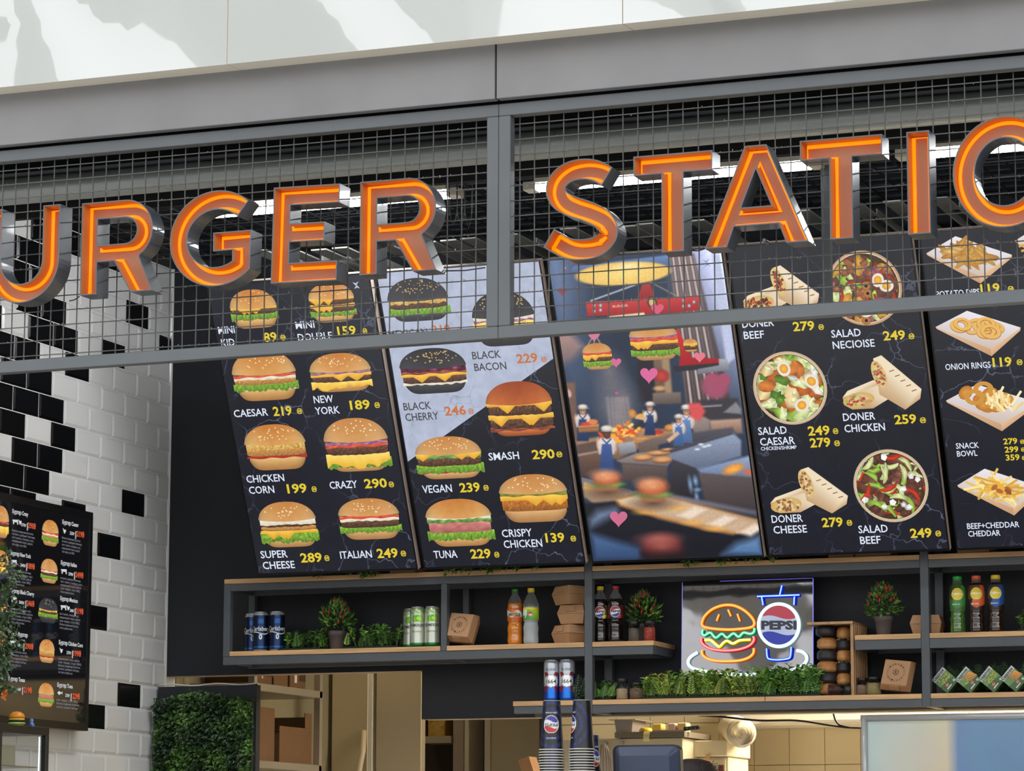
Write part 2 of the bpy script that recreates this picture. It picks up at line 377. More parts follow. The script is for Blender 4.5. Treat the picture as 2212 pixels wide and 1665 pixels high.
def letter(ch, xl, xr, yb, yt, label, rot=0):
    xm = (xl+xr)/2
    p0 = AY(xl, yb, LY); X0 = p0.x; X1 = AY(xr, yb, LY).x
    pb = AY(xm, yb, LY).z; H = AY(xm, yt, LY).z-pb; w = (X1-X0)/H
    t = thing('channel_letter', ((X0+X1)/2, LY+.04, pb), label, 'letter')
    loops = glyph(ch, w)
    for k, l in enumerate(loops):
        if (carea(l) > 0) != (k == 0): loops[k] = l[::-1]
    c, s = cos(rot), sin(rot)
    def mp(u, v, d): u -= w/2; v -= .5; return (X0+(w/2+u*c-v*s)*H, LY+d, pb+(.5+u*s+v*c)*H)
    b = MB(); inn = [offs(l, .012) for l in loops]
    b.prism(loops, mp, 0, .082, cap0=False, cap1=True)                       # outer skin and back
    b2 = MB(); b2.prism(inn, mp, .0005, .058, cap0=False, cap1=False)
    for l, q in zip(loops, inn):                                           # the lip
        n = len(l); A = [b.v(mp(*p, 0)) for p in l]; B = [b.v(mp(*p, 0)) for p in q]
        for k in range(n): b.f((A[k], A[(k+1) % n], B[(k+1) % n], B[k]))
    b.build('letter_shell', M_lside, t)
    b2.build('letter_lining', M_lin2, t)
    b = MB(); b.prism(inn, mp, .056, .058, cap1=False); b.build('letter_face', M_lin, t)
    for l in loops:
        q = offs(l, .034); b = MB(); b.tube([mp(x, y, .049) for x, y in q], .0062, 8, closed=True); b.build('led_tube', M_neon, t)
    for u in ((w*.12, .5) if ch in 'UREGO' else (w*.5, .9),) + (((w*.12, .12),) if ch in 'RE' else ((w*.5, .1),)):
        q = Vector(mp(u[0], u[1], .0815)); b = MB(); b.tube([q, q+Vector((0, .0425, 0))], .006, 8); b.build('mounting_stud', M_lside, t)
    return t
for a in (('U', -37, 125, 654, 448, 'orange lit channel letter U at the left end of the sign'),
          ('R', 172.5, 327, 632.5, 433, 'orange lit channel letter R standing between U and G'),
          ('G', 364.7, 541, 619, 412.5, 'orange lit channel letter G between the R and the E'),
          ('E', 586.5, 730, 608.5, 401, 'orange lit channel letter E, slightly tilted', -.02),
          ('R', 776.2, 941, 588.5, 386, 'orange lit channel letter R beside the sign frame joint'),
          ('S', 1170.5, 1333, 562.5, 342, 'orange lit channel letter S, first letter right of the frame joint'),
          ('T', 1368.8, 1540, 543.5, 331, 'orange lit channel letter T between the S and the A'),
          ('A', 1522.5, 1747, 529, 313, 'orange lit channel letter A between the two letters T'),
          ('T', 1730, 1908.7, 515.5, 296.5, 'orange lit channel letter T between the A and the I'),
          ('I', 1961.5, 2011, 505, 282.5, 'orange lit channel letter I, a single upright bar'),
          ('O', 2060, 2287, 491, 249, 'orange lit round channel letter O cut off at the right edge')):
    letter(*a)
# duct behind the mesh
b = MB(); yd = 9.60
zt, zb_ = AY(1500, 237, 9.5).z, AY(1500, 299, 9.5).z; r = (zt-zb_)/2
b.sm = True; b.tube([(-6.9+i*.1, yd, (zt+zb_)/2) for i in range(82)], r, 40)
d = tag(b.build('ventilation_duct', pm('grey_duct_sheet', (168, 172, 171), .42, .35, var=.1, scale=7)), 'round dark grey ventilation duct running behind the mesh above the letters', 'duct')
b = MB(); b.bar((-6.9, yd-.02, zt+.006), (1.3, yd-.02, zt+.006), .03, .010); b.build('mounting_strip', M_frame, None).parent = d
# black open grid ceiling behind the sign
b = MB(); zc = 4.02
for i in range(80): x = -6.38+i*.1; b.box(x-.003, x+.003, 9.80, 12.17, zc, zc+.006)
for i in range(24): y = 9.8+i*.1; b.box(-6.39, 1.5, y-.003, y+.003, zc+.006, zc+.012)
tag(b.build('ceiling_grid', pm('dull_grid_wire', (70, 72, 78), .4, .5)), 'dark wire grid ceiling hanging inside the stand behind the sign', 'ceiling grid')
# ------------------------------------------------------------ painted pictures on the screens (flat ink layers, colour per vertex)
from mathutils import noise as mn
def nz(x, y, s=1., k=0.): return mn.noise(Vector((x*s+k*7.3, y*s-k*3.1, k)))
TILT = radians(24.5)
SP0 = AY(558.4, 1242.8, 11.78); SV = Vector((0, -sin(TILT), cos(TILT))); SN = Vector((0, -cos(TILT), -sin(TILT)))
def S(x, y): p = AP(x, y, SP0, SN)-SP0; return p.x, p.dot(SV)
def smap(u, v, w): return SP0+Vector((u, 0, 0))+SV*v+SN*w
class Pt(MB):
    def __init__(s, mp=smap, w=.0012): super().__init__(); s.mp = mp; s.w = w
    def nxt(s): s.w += .00006
    def poly(s, pts, c):
        s.nxt(); c = lin(c); t = tessellate_polygon([[Vector((p[0], p[1], 0)) for p in pts]])
        i = [s.v(s.mp(p[0], p[1], s.w), c) for p in pts]
        for a in t: s.f([i[k] for k in a])
    def ell(s, cx, cy, rx, ry, c, c2=None, rot=0, n=12):
        s.nxt(); a = lin(c); b = lin(c2 or c); o = s.v(s.mp(cx, cy, s.w), a); C, D = cos(rot), sin(rot)
        r = [s.v(s.mp(cx+rx*cos(2*pi*k/n)*C-ry*sin(2*pi*k/n)*D, cy+rx*cos(2*pi*k/n)*D+ry*sin(2*pi*k/n)*C, s.w), b) for k in range(n)]
        for k in range(n): s.f((o, r[k], r[(k+1) % n]))
    def ring(s, cx, cy, rx, ry, t, c, rot=0, n=16):
        s.nxt(); c = lin(c); C, D = cos(rot), sin(rot); A = []
        for q in (1, t):
            A.append([s.v(s.mp(cx+q*rx*cos(2*pi*k/n)*C-q*ry*sin(2*pi*k/n)*D, cy+q*rx*cos(2*pi*k/n)*D+q*ry*sin(2*pi*k/n)*C, s.w), c) for k in range(n)])
        for k in range(n): s.f((A[0][k], A[0][(k+1) % n], A[1][(k+1) % n], A[1][k]))
    def line(s, pts, wd, c):
        for a, b in zip(pts, pts[1:]):
            d = Vector((b[0]-a[0], b[1]-a[1])); n = Vector((-d.y, d.x)).normalized()*wd/2
            s.poly([(a[0]+n.x, a[1]+n.y), (b[0]+n.x, b[1]+n.y), (b[0]-n.x, b[1]-n.y), (a[0]-n.x, a[1]-n.y)], c)
    def strip(s, x0, x1, lo, hi, cf, fr, nx=26, ny=5):
        """fr(x, y) -> uv ; cf(x, t) -> colour"""
        s.nxt(); G = []
        for i in range(nx+1):
            x = x0+(x1-x0)*i/nx; a, b = lo(x), hi(x)
            G.append([s.v(s.mp(*fr(x, a+(b-a)*j/ny), s.w), lin(cf(x, j/ny))) for j in range(ny+1)])
        for i in range(nx):
            for j in range(ny): s.f((G[i][j], G[i+1][j], G[i+1][j+1], G[i][j+1]))
    def grad(s, pts, cols):
        s.nxt(); s.f([s.v(s.mp(p[0], p[1], s.w), lin(c)) for p, c in zip(pts, cols)])
def sc(c, k): return tuple(max(0, min(255, v*k)) for v in c)
BUN = {'gold': ((196,122,52), (238,196,130)), 'pale': ((205,145,72), (240,206,146)), 'black': ((40,40,44), (74,74,80)), 'brioche': ((150,66,28), (226,130,70)), 'tan': ((196,130,66), (232,186,128))}
def burger(pt, u0, u1, v0, v1, bun, layers, seeds=26, seedcol=None, yb=.26, yt=.54, seed=1):
    cu = (u0+u1)/2; hw = (u1-u0)/2; H = v1-v0; rnd = random.Random(seed)
    fr = lambda x, y: (cu+x*hw, v0+y*H)
    dk, lt = BUN[bun]
    k = seed
    def bc(x, t, top):
        q = (abs(x)**2.2*.75+(1-t)*.45) if top else (.35+t*.6)
        c = mix(dk, lt, max(0, min(1, q+.12*nz(x*3, t*3, 2, k)))); sh = 1-.28*abs(x)**5-(.20*(1-t) if not top else 0)
        return sc(c, sh)
    pt.strip(-.9, .9, lambda x: .015+.2*(abs(x)/.9)**7, lambda x: yb-.01, lambda x, t: bc(x, t, False), fr)
    tot = sum(l[1] for l in layers); y = yb-.02; sp = yt-yb+.05
    for n, (ty, th) in enumerate(layers):
        h = th/tot*sp; a, b_ = y, y+h; y += h; q = k*13+n
        jag = lambda x, am, fq: am*(.5+.5*sin(x*fq+q)*cos(x*fq*.63+q*2)) + am*.6*nz(x*6, q, 1, q)
        if ty == 'lettuce':
            pt.strip(-1.01, 1.01, lambda x: a-.03-jag(x, .055, 23), lambda x: b_+.02+jag(x, .02, 31), lambda x, t: sc(mix((72,128,30), (168,206,74), .5+.9*nz(x*9, t*3+q, 1.6, q)), .82+.3*t), fr, 64, 5)
        elif ty == 'patty':
            pt.strip(-.94, .94, lambda x: a-.012-jag(x, .012, 17)+.05*abs(x)**6, lambda x: b_+.01+jag(x, .012, 21)-.04*abs(x)**8, lambda x, t: sc(mix((62,38,28), (128,88,64), .5+1.0*nz(x*12, t*4+q, 1.8, q)), .75+.45*t), fr, 54, 6)
        elif ty == 'chicken':
            pt.strip(-.95, .95, lambda x: a-.012+.05*abs(x)**6, lambda x: b_+.01-.03*abs(x)**8, lambda x, t: sc(mix((178,112,46), (222,172,104), .5+1.0*nz(x*10, t*4+q, 1.8, q)), .8+.3*t), fr, 40, 6)
        elif ty == 'crispy':
            pt.strip(-.95, .95, lambda x: a-.012+.05*abs(x)**6, lambda x: b_+.01-.03*abs(x)**8, lambda x, t: sc(mix((158,84,26), (206,136,62), .5+1.0*nz(x*10, t*4+q, 1.8, q)), .8+.3*t), fr, 40, 6)
        elif ty == 'tuna':
            pt.strip(-.93, .93, lambda x: a-.01+.03*abs(x)**6, lambda x: b_, lambda x, t: sc(mix((178,92,88), (224,150,142), .5+.7*nz(x*3, t*9+q, 1.8, q)), .82+.25*t), fr, 30, 5)
        elif ty == 'corn':
            pt.strip(-.95, .95, lambda x: a-jag(x, .04, 15), lambda x: b_+.01, lambda x, t: sc(mix((196,136,44), (248,220,140), .5+1.2*nz(x*9, t*4+q, 2, q)), .9+.15*t), fr, 50, 5)
        elif ty == 'cheese':
            dr = [rnd.uniform(-.8, .8) for _ in range(3)]
            pt.strip(-.98, .98, lambda x: a-.01-max([0]+[.13*(1-abs(x-d)/.24) for d in dr]), lambda x: b_+.004, lambda x, t: sc(mix((226,160,40), (250,208,90), t), 1+.05*nz(x*4, t, 1, q)), fr, 60, 3)
        elif ty == 'melt':
            pt.strip(-1.0, .97, lambda x: a-.05-jag(x, .12, 7), lambda x: b_+.01, lambda x, t: sc(mix((236,182,52), (252,224,120), t+.4*nz(x*4, t*2, 1, q)), 1), fr, 50, 4)
        elif ty in ('tomato', 'onion', 'bacon', 'cucumber', 'pickle', 'ketchup'):
            A, B = {'tomato': ((196,52,34), (236,120,88)), 'onion': ((112,48,90), (214,170,200)), 'bacon': ((104,40,30), (186,104,74)), 'cucumber': ((54,104,34), (168,196,110)), 'pickle': ((96,104,32), (168,166,76)), 'ketchup': ((150,30,26), (196,64,48))}[ty]
            pt.strip(-.97, .97, lambda x: a-.008+.012*sin(x*9+q), lambda x: b_+.004+.012*sin(x*11+q), lambda x, t: mix(A, B, max(0, min(1, .35+.8*nz(x*5, t*2+q, 1.4, q)+.3*t))), fr, 40, 3)
        elif ty in ('sauce', 'white', 'egg'):
            pt.strip(-.96, .96, lambda x: a-jag(x, .03, 13), lambda x: b_+.006, lambda x, t: sc(mix((226,214,180), (250,246,232), .5+.8*nz(x*6, t*3, 1.2, q)), .92+.1*t), fr, 44, 3)
        elif ty == 'cherry':
            pt.strip(-.97, .97, lambda x: a-jag(x, .03, 13), lambda x: b_+.006, lambda x, t: mix((52,16,30), (132,44,72), max(0, .4+.9*nz(x*8, t*4, 1.2, q))), fr, 44, 4)
            for _ in range(3): cx = rnd.uniform(-.2, .8); pt.ell(*fr(cx, (a+b_)/2), hw*.11, H*.06, (182,92,120), (104,28,58))
    pt.strip(-.99, .99, lambda x: yt+.05*(x*x)-.03, lambda x: yt+.05*x*x-.03+max(.004, (1-yt+.03-.05*x*x)*max(0, 1-abs(x/.995)**2.5)**.56), lambda x, t: bc(x, t, True), fr, 34, 8)
    sd = seedcol or (246,226,176)
    for _ in range(seeds):
        a = rnd.uniform(-2.6, -.55) if False else rnd.uniform(0, 2*pi); r = sqrt(rnd.random())
        x = .74*r*cos(a); t = .80+.155*r*sin(a)
        if t > yt+.05*x*x+(1-yt)*max(0, 1-abs(x)**2.5)**.56-.03: continue
        pt.ell(*fr(x, t), hw*.026, H*.014, sd, rot=rnd.uniform(-.8, .8), n=6)
def pb(L, R, T, B, f=S):
    u0 = f(L, (T+B)/2)[0]; u1 = f(R, (T+B)/2)[0]; c = (L+R)/2
    return u0, u1, f(c, B)[1], f(c, T)[1]
M_ink = vcol('screen_ink_vc', .3, 1.0)
M_food = M_ink
def marble(name, base, vein, amt, gloss=.22):
    m = bpy.data.materials.new(name); m.use_nodes = True; n = m.node_tree.nodes; L = m.node_tree.links; b = n['Principled BSDF']
    tcn = n.new('ShaderNodeTexCoord'); d = n.new('ShaderNodeTexNoise'); d.inputs['Scale'].default_value = 5; d.inputs['Detail'].default_value = 6
    L.new(tcn.outputs['Object'], d.inputs['Vector'])
    vm = n.new('ShaderNodeMixRGB'); vm.inputs[0].default_value = .22; L.new(tcn.outputs['Object'], vm.inputs[1]); L.new(d.outputs['Color'], vm.inputs[2])
    vo = n.new('ShaderNodeTexVoronoi'); vo.feature = 'DISTANCE_TO_EDGE'; vo.inputs['Scale'].default_value = 7.5; L.new(vm.outputs[0], vo.inputs['Vector'])
    mr = n.new('ShaderNodeMapRange'); mr.inputs['From Min'].default_value = 0; mr.inputs['From Max'].default_value = .018; mr.inputs['To Min'].default_value = 1; mr.inputs['To Max'].default_value = 0
    L.new(vo.outputs['Distance'], mr.inputs[0])
    d2 = n.new('ShaderNodeTexNoise'); d2.inputs['Scale'].default_value = 3.3; L.new(tcn.outputs['Object'], d2.inputs['Vector'])
    m2 = n.new('ShaderNodeMapRange'); m2.inputs['From Min'].default_value = .40; m2.inputs['From Max'].default_value = .72; m2.inputs['To Max'].default_value = amt; L.new(d2.outputs['Fac'], m2.inputs[0])
    mu = n.new('ShaderNodeMath'); mu.operation = 'MULTIPLY'; L.new(mr.outputs[0], mu.inputs[0]); L.new(m2.outputs[0], mu.inputs[1])
    d3 = n.new('ShaderNodeTexNoise'); d3.inputs['Scale'].default_value = 22; d3.inputs['Detail'].default_value = 6; L.new(tcn.outputs['Object'], d3.inputs['Vector'])
    mb = n.new('ShaderNodeMixRGB'); mb.inputs[1].default_value = (*[v*.75 for v in lin(base)], 1); mb.inputs[2].default_value = (*[v*1.25 for v in lin(base)], 1); L.new(d3.outputs['Fac'], mb.inputs[0])
    mx = n.new('ShaderNodeMixRGB'); mx.inputs[2].default_value = (*lin(vein), 1); L.new(mu.outputs[0], mx.inputs[0]); L.new(mb.outputs[0], mx.inputs[1])
    b.inputs['Base Color'].default_value = (.012, .012, .014, 1); b.inputs['Roughness'].default_value = gloss
    L.new(mx.outputs[0], b.inputs['Emission Color']); b.inputs['Emission Strength'].default_value = 1
    return m
M_dmar = marble('dark_marble_display', (24, 26, 36), (128, 136, 168), .85)
M_lmar = marble('pale_marble_display', (176, 184, 206), (110, 114, 132), .7)
M_bezel = pm('black_screen_bezel', (16, 16, 18), .3)
M_alu = pm('silver_screen_edge', (172, 160, 152), .35, .4, var=.03); M_sedge = pm('beige_screen_edge', (206, 188, 178), .45, var=.03)
WH, YE, DK, OR = (222, 230, 246), (226, 200, 52), (66, 68, 70), (196, 114, 62)
def screen(L, R, yl, yr, label, name='menu_screen'):
    u0 = S(L, yl)[0]; u1 = S(R, yr)[0]; H = 1.272
    t = thing(name, smap((u0+u1)/2, 0, -.02), label, 'menu screen', 'menu screens above the shelves')
    b = MB(); A, Bx, Cx = Vector((1, 0, 0)), SV, SN
    b.obox(smap((u0+u1)/2, H/2, -.017), (A, Bx, Cx), ((u1-u0)/2, H/2, .016)); b.build('screen_housing', M_sedge, t, bevel=.001)
    b = MB(); e = .006
    b.prism([[(u0, 0), (u1, 0), (u1, H), (u0, H)], [(u0+e, e*1.6), (u0+e, H-e), (u1-e, H-e), (u1-e, e*1.6)]], smap, .0022, -.0008); b.build('bezel', M_bezel, t)
    return t, u0+e, u1-e, e*1.6, H-e
def display(t, polys, mats):
    for p, mt in zip(polys, mats):
        b = MB(); b.prism([p], smap, .0008, -.0005, cap1=False, side=False); b.build('display', mt, t)
def words(t, items, col, hz, bold=.012, f=S, mp=smap, name='dish_lettering', mat=None):
    """items: (text, left px, baseline px, right px)"""
    b = MB(); c = lin(col)
    for it in items:
        s, x, y, x2 = it[:4]; h = it[4] if len(it) > 4 else hz
        u, v = f(x, y); w = f(x2, y)[0]-u; v2 = f(x, y-h)[1]
        place_text(b, s, u, v, w, v2-v, mp, .0022, c, bold)
    return b.build(name, mat or M_ink, t)
def price(t, s, x, y, x2, hx, hy, hx2, col, h=19, hh=11):
    b = MB(); c = lin(col)
    u, v = S(x, y); place_text(b, s, u, v, S(x2, y)[0]-u, S(x, y-h)[1]-v, smap, .0022, c, .026)
    u, v = S(hx, hy); place_text(b, '\u20b4', u, v, S(hx2, hy)[0]-u, S(hx, hy-hh)[1]-v, smap, .0022, c, .012)
    return b.build('price_lettering', M_ink, t)
def dish_burger(t, box, *a, **k):
    p = Pt(); burger(p, *pb(*box), *a, **k); return p.build('dish_picture', M_food, t, smooth=False)
def crest(t, x, y, r=8, c=(190, 198, 214)):
    p = Pt(w=.002); u, v = S(x, y); k = S(x+r, y)[0]-u
    for s in (1, -1): p.poly([(u-s*k*.9, v+s*k*.9), (u-s*k*.1, v+s*k*.55), (u+s*k*.9, v+s*k*1.0), (u-s*k*.15, v-s*k*.1)], c)
    p.build('screen_emblem', M_ink, t)
# --- first screen
T1, a0, a1, b0, b1 = screen(557, 903, 1242.8, 1228, 'leftmost portrait menu screen, eight burgers on black marble')
display(T1, [[(a0, b0), (a1, b0), (a1, b1), (a0, b1)]], [M_dmar])
Lt, Pa, Ch = ('lettuce', 1.1), ('patty', 1.3), ('cheese', .7)
for bx, bn, ly, kw in (
    ((497,599.5,624.5,710), 'gold', [('tomato',.5), Lt, Pa, Ch], dict(seed=3, seeds=14)),
    ((667.7,767.4,610.7,697), 'gold', [('ketchup',.5), ('lettuce',.7), Pa, Ch, Pa, Ch], dict(seed=4, seeds=14, yb=.2, yt=.62)),
    ((501.5,641.7,756,866.5), 'gold', [('white',.4), ('lettuce',.8), ('chicken',1.2), ('white',.5), ('tomato',.5), ('bacon',.5)], dict(seed=5)),
    ((668.6,803.5,762,846.8), 'gold', [('melt',.6), Pa, ('cheese',.6), ('onion',.5), ('pickle',.4)], dict(seed=6, yb=.24)),
    ((528.7,663,915.8,1016), 'gold', [('ketchup',.4), ('chicken',1.2), ('corn',1.0)], dict(seed=7, yb=.3, yt=.57)),
    ((700.5,841,902,1019.5), 'tan', [('lettuce',.9), ('melt',1.1), Pa, ('tomato',.5), ('onion',.5), ('bacon',.4)], dict(seed=8, yb=.16, yt=.58)),
    ((560,685.5,1083,1182.8), 'tan', [('lettuce',1.3), ('cheese',.5), ('chicken',.8), ('patty',.4), ('white',1.0)], dict(seed=9, yb=.2, yt=.6)),
    ((731.7,865,1075.7,1166), 'tan', [('lettuce',.7), Pa, ('white',.5), ('tomato',.6), ('pickle',.3)], dict(seed=10, yb=.26, yt=.6))):
    dish_burger(T1, bx, bn, ly, **kw)
for its in ([('MINI',473,721,508.8), ('KID',479.7,747.9,508.8)], [('MINI',640,710,681), ('DOUBLE',645,736.4,720)], [('CAESAR',506.8,900.8,581)], [('NEW',679.2,870.5,721.7), ('YORK',682.3,895,735.7)],
            [('CHICKEN',534,1042.3,616), ('CORN',539.6,1066.3,594.3)], [('CRAZY',713.6,1055.4,773.8)], [('SUPER',564.6,1205.3,623), ('CHEESE',569.3,1228.7,638.6)], [('ITALIAN',736.4,1206,805)]):
    words(T1, its, WH, 15.5)
for q in (('89',571,737.8,600,607,735,618.8), ('159',730.7,724.5,770.7,785,720.7,794.7), ('219',591.8,897.7,632.4,642.7,893.6,654), ('189',757.6,884.3,801,810.4,880.5,822), ('199',622,1064.8,664.5,674.5,1062,685.5), ('290',788.8,1053.8,837.9,841,1051.7,852.5), ('289',651,1214,697.3,702,1211,713), ('249',816,1204.4,861.3,866.9,1201,878.5)):
    price(T1, *q, YE)
crest(T1, 770, 616)
# --- second screen, light upper corner
T2, a0, a1, b0, b1 = screen(916, 1265.5, 1227, 1217, 'second portrait menu screen with black bun burgers on pale marble corner')
d0 = S(879.2, 997)[1]; d1 = S(1195, 774)[1]
display(T2, [[(a0, b0), (a1, b0), (a1, d1), (a0, d0)], [(a0, d0), (a1, d1), (a1, b1), (a0, b1)]], [M_dmar, M_lmar])
for bx, bn, ly, kw in (
    ((836.3,970,599.6,694.8), 'black', [('ketchup',.5), ('lettuce',1.2), Pa, ('corn',1.0)], dict(seed=11, seeds=60, seedcol=(196,164,104), yt=.5, yb=.18)),
    ((1020,1157,629.5,748.7), 'black', [('lettuce',.6), ('melt',1.2), ('onion',.5), ('white',.6)], dict(seed=12, seeds=60, seedcol=(196,164,104), yb=.3)),
    ((863.7,1010,751,851), 'black', [('white',.4), Pa, ('cheese',.5), ('bacon',.5), ('cherry',1.0)], dict(seed=13, seeds=50, seedcol=(196,164,104), yb=.24, yt=.58)),
    ((1050.8,1195.8,822.7,942.8), 'brioche', [('bacon',.4), Pa, ('cheese',.6), Pa, ('cheese',.5)], dict(seed=14, seeds=0, yb=.14, yt=.6)),
    ((897.6,1042.6,942,1035), 'tan', [('ketchup',.4), ('lettuce',1.0), Pa, ('cucumber',.7), ('cheese',.4)], dict(seed=15, yb=.18, yt=.6)),
    ((920.9,1065,1076.8,1181), 'gold', [('lettuce',1.0), ('tuna',1.8), ('cucumber',.7), ('white',.5)], dict(seed=16, seeds=0, yb=.22, yt=.62)),
    ((1079.4,1228.5,1023.7,1129), 'tan', [('crispy',1.6), ('cheese',.6), ('pickle',.6)], dict(seed=17, yb=.28, yt=.62))):
    dish_burger(T2, bx, bn, ly, **kw)
for its in ([('MEXICAN',841,730,926)], [('BLACK',1021.4,775.7,1083.5), ('BACON',1026,801,1095.8)], [('BLACK',873,886,933), ('CHERRY',877,909,949.5)]): words(T2, its, DK, 16)
for its in ([('SMASH',1057,993.9,1123)], [('VEGAN',914,1064.5,978)], [('CRISPY',1085.5,1159.7,1151), ('CHICKEN',1089.6,1183,1173)], [('TUNA',938.5,1205.5,989.5)]): words(T2, its, WH, 16)
for q in (('219',934.4,722,975,988,718,996.5), ('229',1117.4,783.9,1163,1170,781.8,1182), ('246',961.8,897,1008.7,1012.8,894,1025)): price(T2, *q, OR)
for q in (('290',1151,991,1200,1203,987,1216), ('239',994.4,1062.5,1038.6,1045.5,1059,1057), ('139',1180,1170.7,1221,1233.4,1168.7,1245.7), ('229',1018,1205.5,1061.8,1069,1203.4,1080)): price(T2, *q, YE)
# --- third screen: miniature kitchen picture
T3, a0, a1, b0, b1 = screen(1279.5, 1650.5, 1217, 1200, 'third portrait screen, tiny cooks in a toy burger kitchen with pink hearts')
import numpy as np
def Z(x, y): return S(1180+.41451*x, 540+.41451*y)
NXC, NYC = 240, 436
IMG = np.zeros((NYC, NXC, 3)); GY, GX = np.mgrid[0:NYC, 0:NXC]
def cell(q): return (q[0]-a0)/(a1-a0)*(NXC-1), (q[1]-b0)/(b1-b0)*(NYC-1)
for j in range(0, NYC):
    for i in range(0, NXC):
        u, v = i/NXC, j/NYC
        c = mix((30, 38, 54), (58, 74, 98), .5+.5*nz(u*4, v*4, 1, 3)); c = mix(c, (112, 132, 170), max(0, 1-abs(u-.04)/.2)*max(0, min(1, v*2-.9))*.9)
        IMG[j, i] = mix(c, (150, 158, 190), max(0, (u-.66)/.16)*max(0, v*2-.9))
def blend(m, c, c2=None, t=None):
    c = np.array(c, float); col = c if c2 is None else c+(np.array(c2, float)-c)*np.clip(t, 0, 1)[..., None]
    IMG[:] = IMG*(1-m[..., None])+col*m[..., None]
def P(pts, c, fe=1.0, c2=None):
    """soft edged polygon; c at its top running to c2 at its bottom"""
    fe = fe if fe < 2.6 else fe*.75
    q = [cell(Z(*k)) for k in pts]; n = len(q); d2 = np.full(GX.shape, 1e9); ins = np.zeros(GX.shape, bool)
    for k in range(n):
        (x0, y0), (x1, y1) = q[k], q[(k+1) % n]; ex, ey = x1-x0, y1-y0; l = ex*ex+ey*ey+1e-9
        t = np.clip(((GX-x0)*ex+(GY-y0)*ey)/l, 0, 1); d2 = np.minimum(d2, (GX-x0-t*ex)**2+(GY-y0-t*ey)**2)
        if abs(ey) > 1e-9: ins ^= ((y0 > GY) != (y1 > GY)) & (GX < ex*(GY-y0)/ey+x0)
    sd = np.where(ins, 1, -1)*np.sqrt(d2); ys = [k[1] for k in q]
    blend(np.clip(.5+sd/(2*fe), 0, 1), c, c2, (max(ys)-GY)/(max(ys)-min(ys)+1e-6))
def E(x, y, rx, ry, c, c2=None, rot=0, n=16, fe=1.0):
    q0 = cell(Z(x, y)); q1 = cell(Z(x+rx, y)); q2 = cell(Z(x, y+ry)); A, B = max(.6, abs(q1[0]-q0[0])), max(.6, abs(q2[1]-q0[1]))
    dx, dy = GX-q0[0], GY-q0[1]; C_, D_ = cos(rot), sin(rot); r = np.sqrt(((dx*C_+dy*D_)/A)**2+((-dx*D_+dy*C_)/B)**2)
    blend(np.clip(.5+(1-r)*min(A, B)/(2*fe), 0, 1), c, c2, r)
def LN(p0, p1, w, c, fe=.8): d = Vector((p1[0]-p0[0], p1[1]-p0[1])); n = Vector((-d.y, d.x)).normalized()*w; P([(p0[0]+n.x, p0[1]+n.y), (p1[0]+n.x, p1[1]+n.y), (p1[0]-n.x, p1[1]-n.y), (p0[0]-n.x, p0[1]-n.y)], c, fe)
N2 = lambda x, y: (.9154*x, 772+.9153*y)
def P2(pts, c, fe=1., c2=None): P([N2(*k) for k in pts], c, fe, c2)
def E2(x, y, rx, ry, *a, **k): x, y = N2(x, y); E(x, y, rx*.9154, ry*.9153, *a, **k)
P([(50, 440), (120, 430), (195, 500), (150, 560), (60, 620)], (176, 140, 130), 8, (110, 96, 104))
P([(640, 30), (770, 20), (965, 800), (735, 800)], (104, 90, 94), 2, (70, 58, 60))
for k in range(9): x = 642+k*15; P([(x, 30), (x+7, 30), (x+97+k*8, 800), (x+86+k*8, 800)], (236, 216, 204) if k % 2 else (140, 122, 122), 1.2, (200, 184, 180) if k % 2 else (90, 80, 82))
P([(860, 20), (905, 20), (985, 560), (940, 600)], (190, 198, 226), 3); P([(555, 560), (640, 560), (650, 800), (570, 800)], (122, 98, 82), 2, (96, 76, 64)); P([(600, 560), (640, 560), (660, 780), (625, 780)], (160, 134, 104), 2)
P([(470, 580), (555, 560), (570, 790), (480, 790)], (40, 38, 46), 2); P([(555, 745), (700, 740), (705, 800), (555, 800)], (130, 114, 106), 1.5, (90, 78, 74)); E(600, 655, 42, 34, (206, 70, 60), (150, 50, 50), fe=2); E(590, 720, 30, 12, (206, 160, 110), fe=1.5)
P([(95, 690), (150, 690), (165, 1000), (140, 1000)], (126, 96, 80), 2, (90, 68, 60)); E(118, 748, 14, 22, (206, 160, 160))
P([(132, 110), (140, 85), (640, 25), (650, 90), (640, 110), (150, 150)], (110, 140, 190), 1.5, (60, 76, 108)); E(400, 122, 252, 60, (250, 222, 132), (236, 192, 100), .0, fe=1); E(430, 85, 60, 12, (250, 236, 180), fe=3)
LN((230, 265), (480, 175), 4, (180, 184, 196)); LN((540, 165), (700, 250), 2.5, (160, 140, 124))
P([(500, 180), (540, 170), (575, 265), (465, 275)], (176, 60, 60), 1, (140, 36, 40)); P([(205, 270), (800, 240), (800, 312), (560, 345), (470, 335), (215, 345)], (206, 66, 66), 1, (150, 34, 40))
for q in ((250, 288), (283, 288), (250, 318), (283, 312), (716, 262), (716, 292), (770, 270), (745, 290)): E(*q, 9, 10, (236, 236, 240), (110, 110, 120), fe=.7)
E(552, 272, 24, 30, (40, 36, 34)); E(552, 272, 17, 23, (216, 184, 124))
P([(322, 345), (510, 325), (520, 352), (330, 362)], (236, 216, 170))
for q in ((245, 205), (260, 312), (252, 252)): LN((252, 435), (q[1] if False else q[0]-40+40*(q[0]-245)/7.5, 515), 2.2, (206, 166, 140))
P([(645, 415), (690, 415), (760, 560), (900, 565), (900, 590), (690, 606), (700, 540)], (206, 50, 54), 1, (160, 24, 34)); P([(660, 606), (900, 588), (900, 614), (670, 634)], (44, 44, 50)); P([(900, 566), (945, 570), (957, 625), (785, 648), (790, 620), (900, 600)], (176, 176, 186), 1, (110, 110, 120))
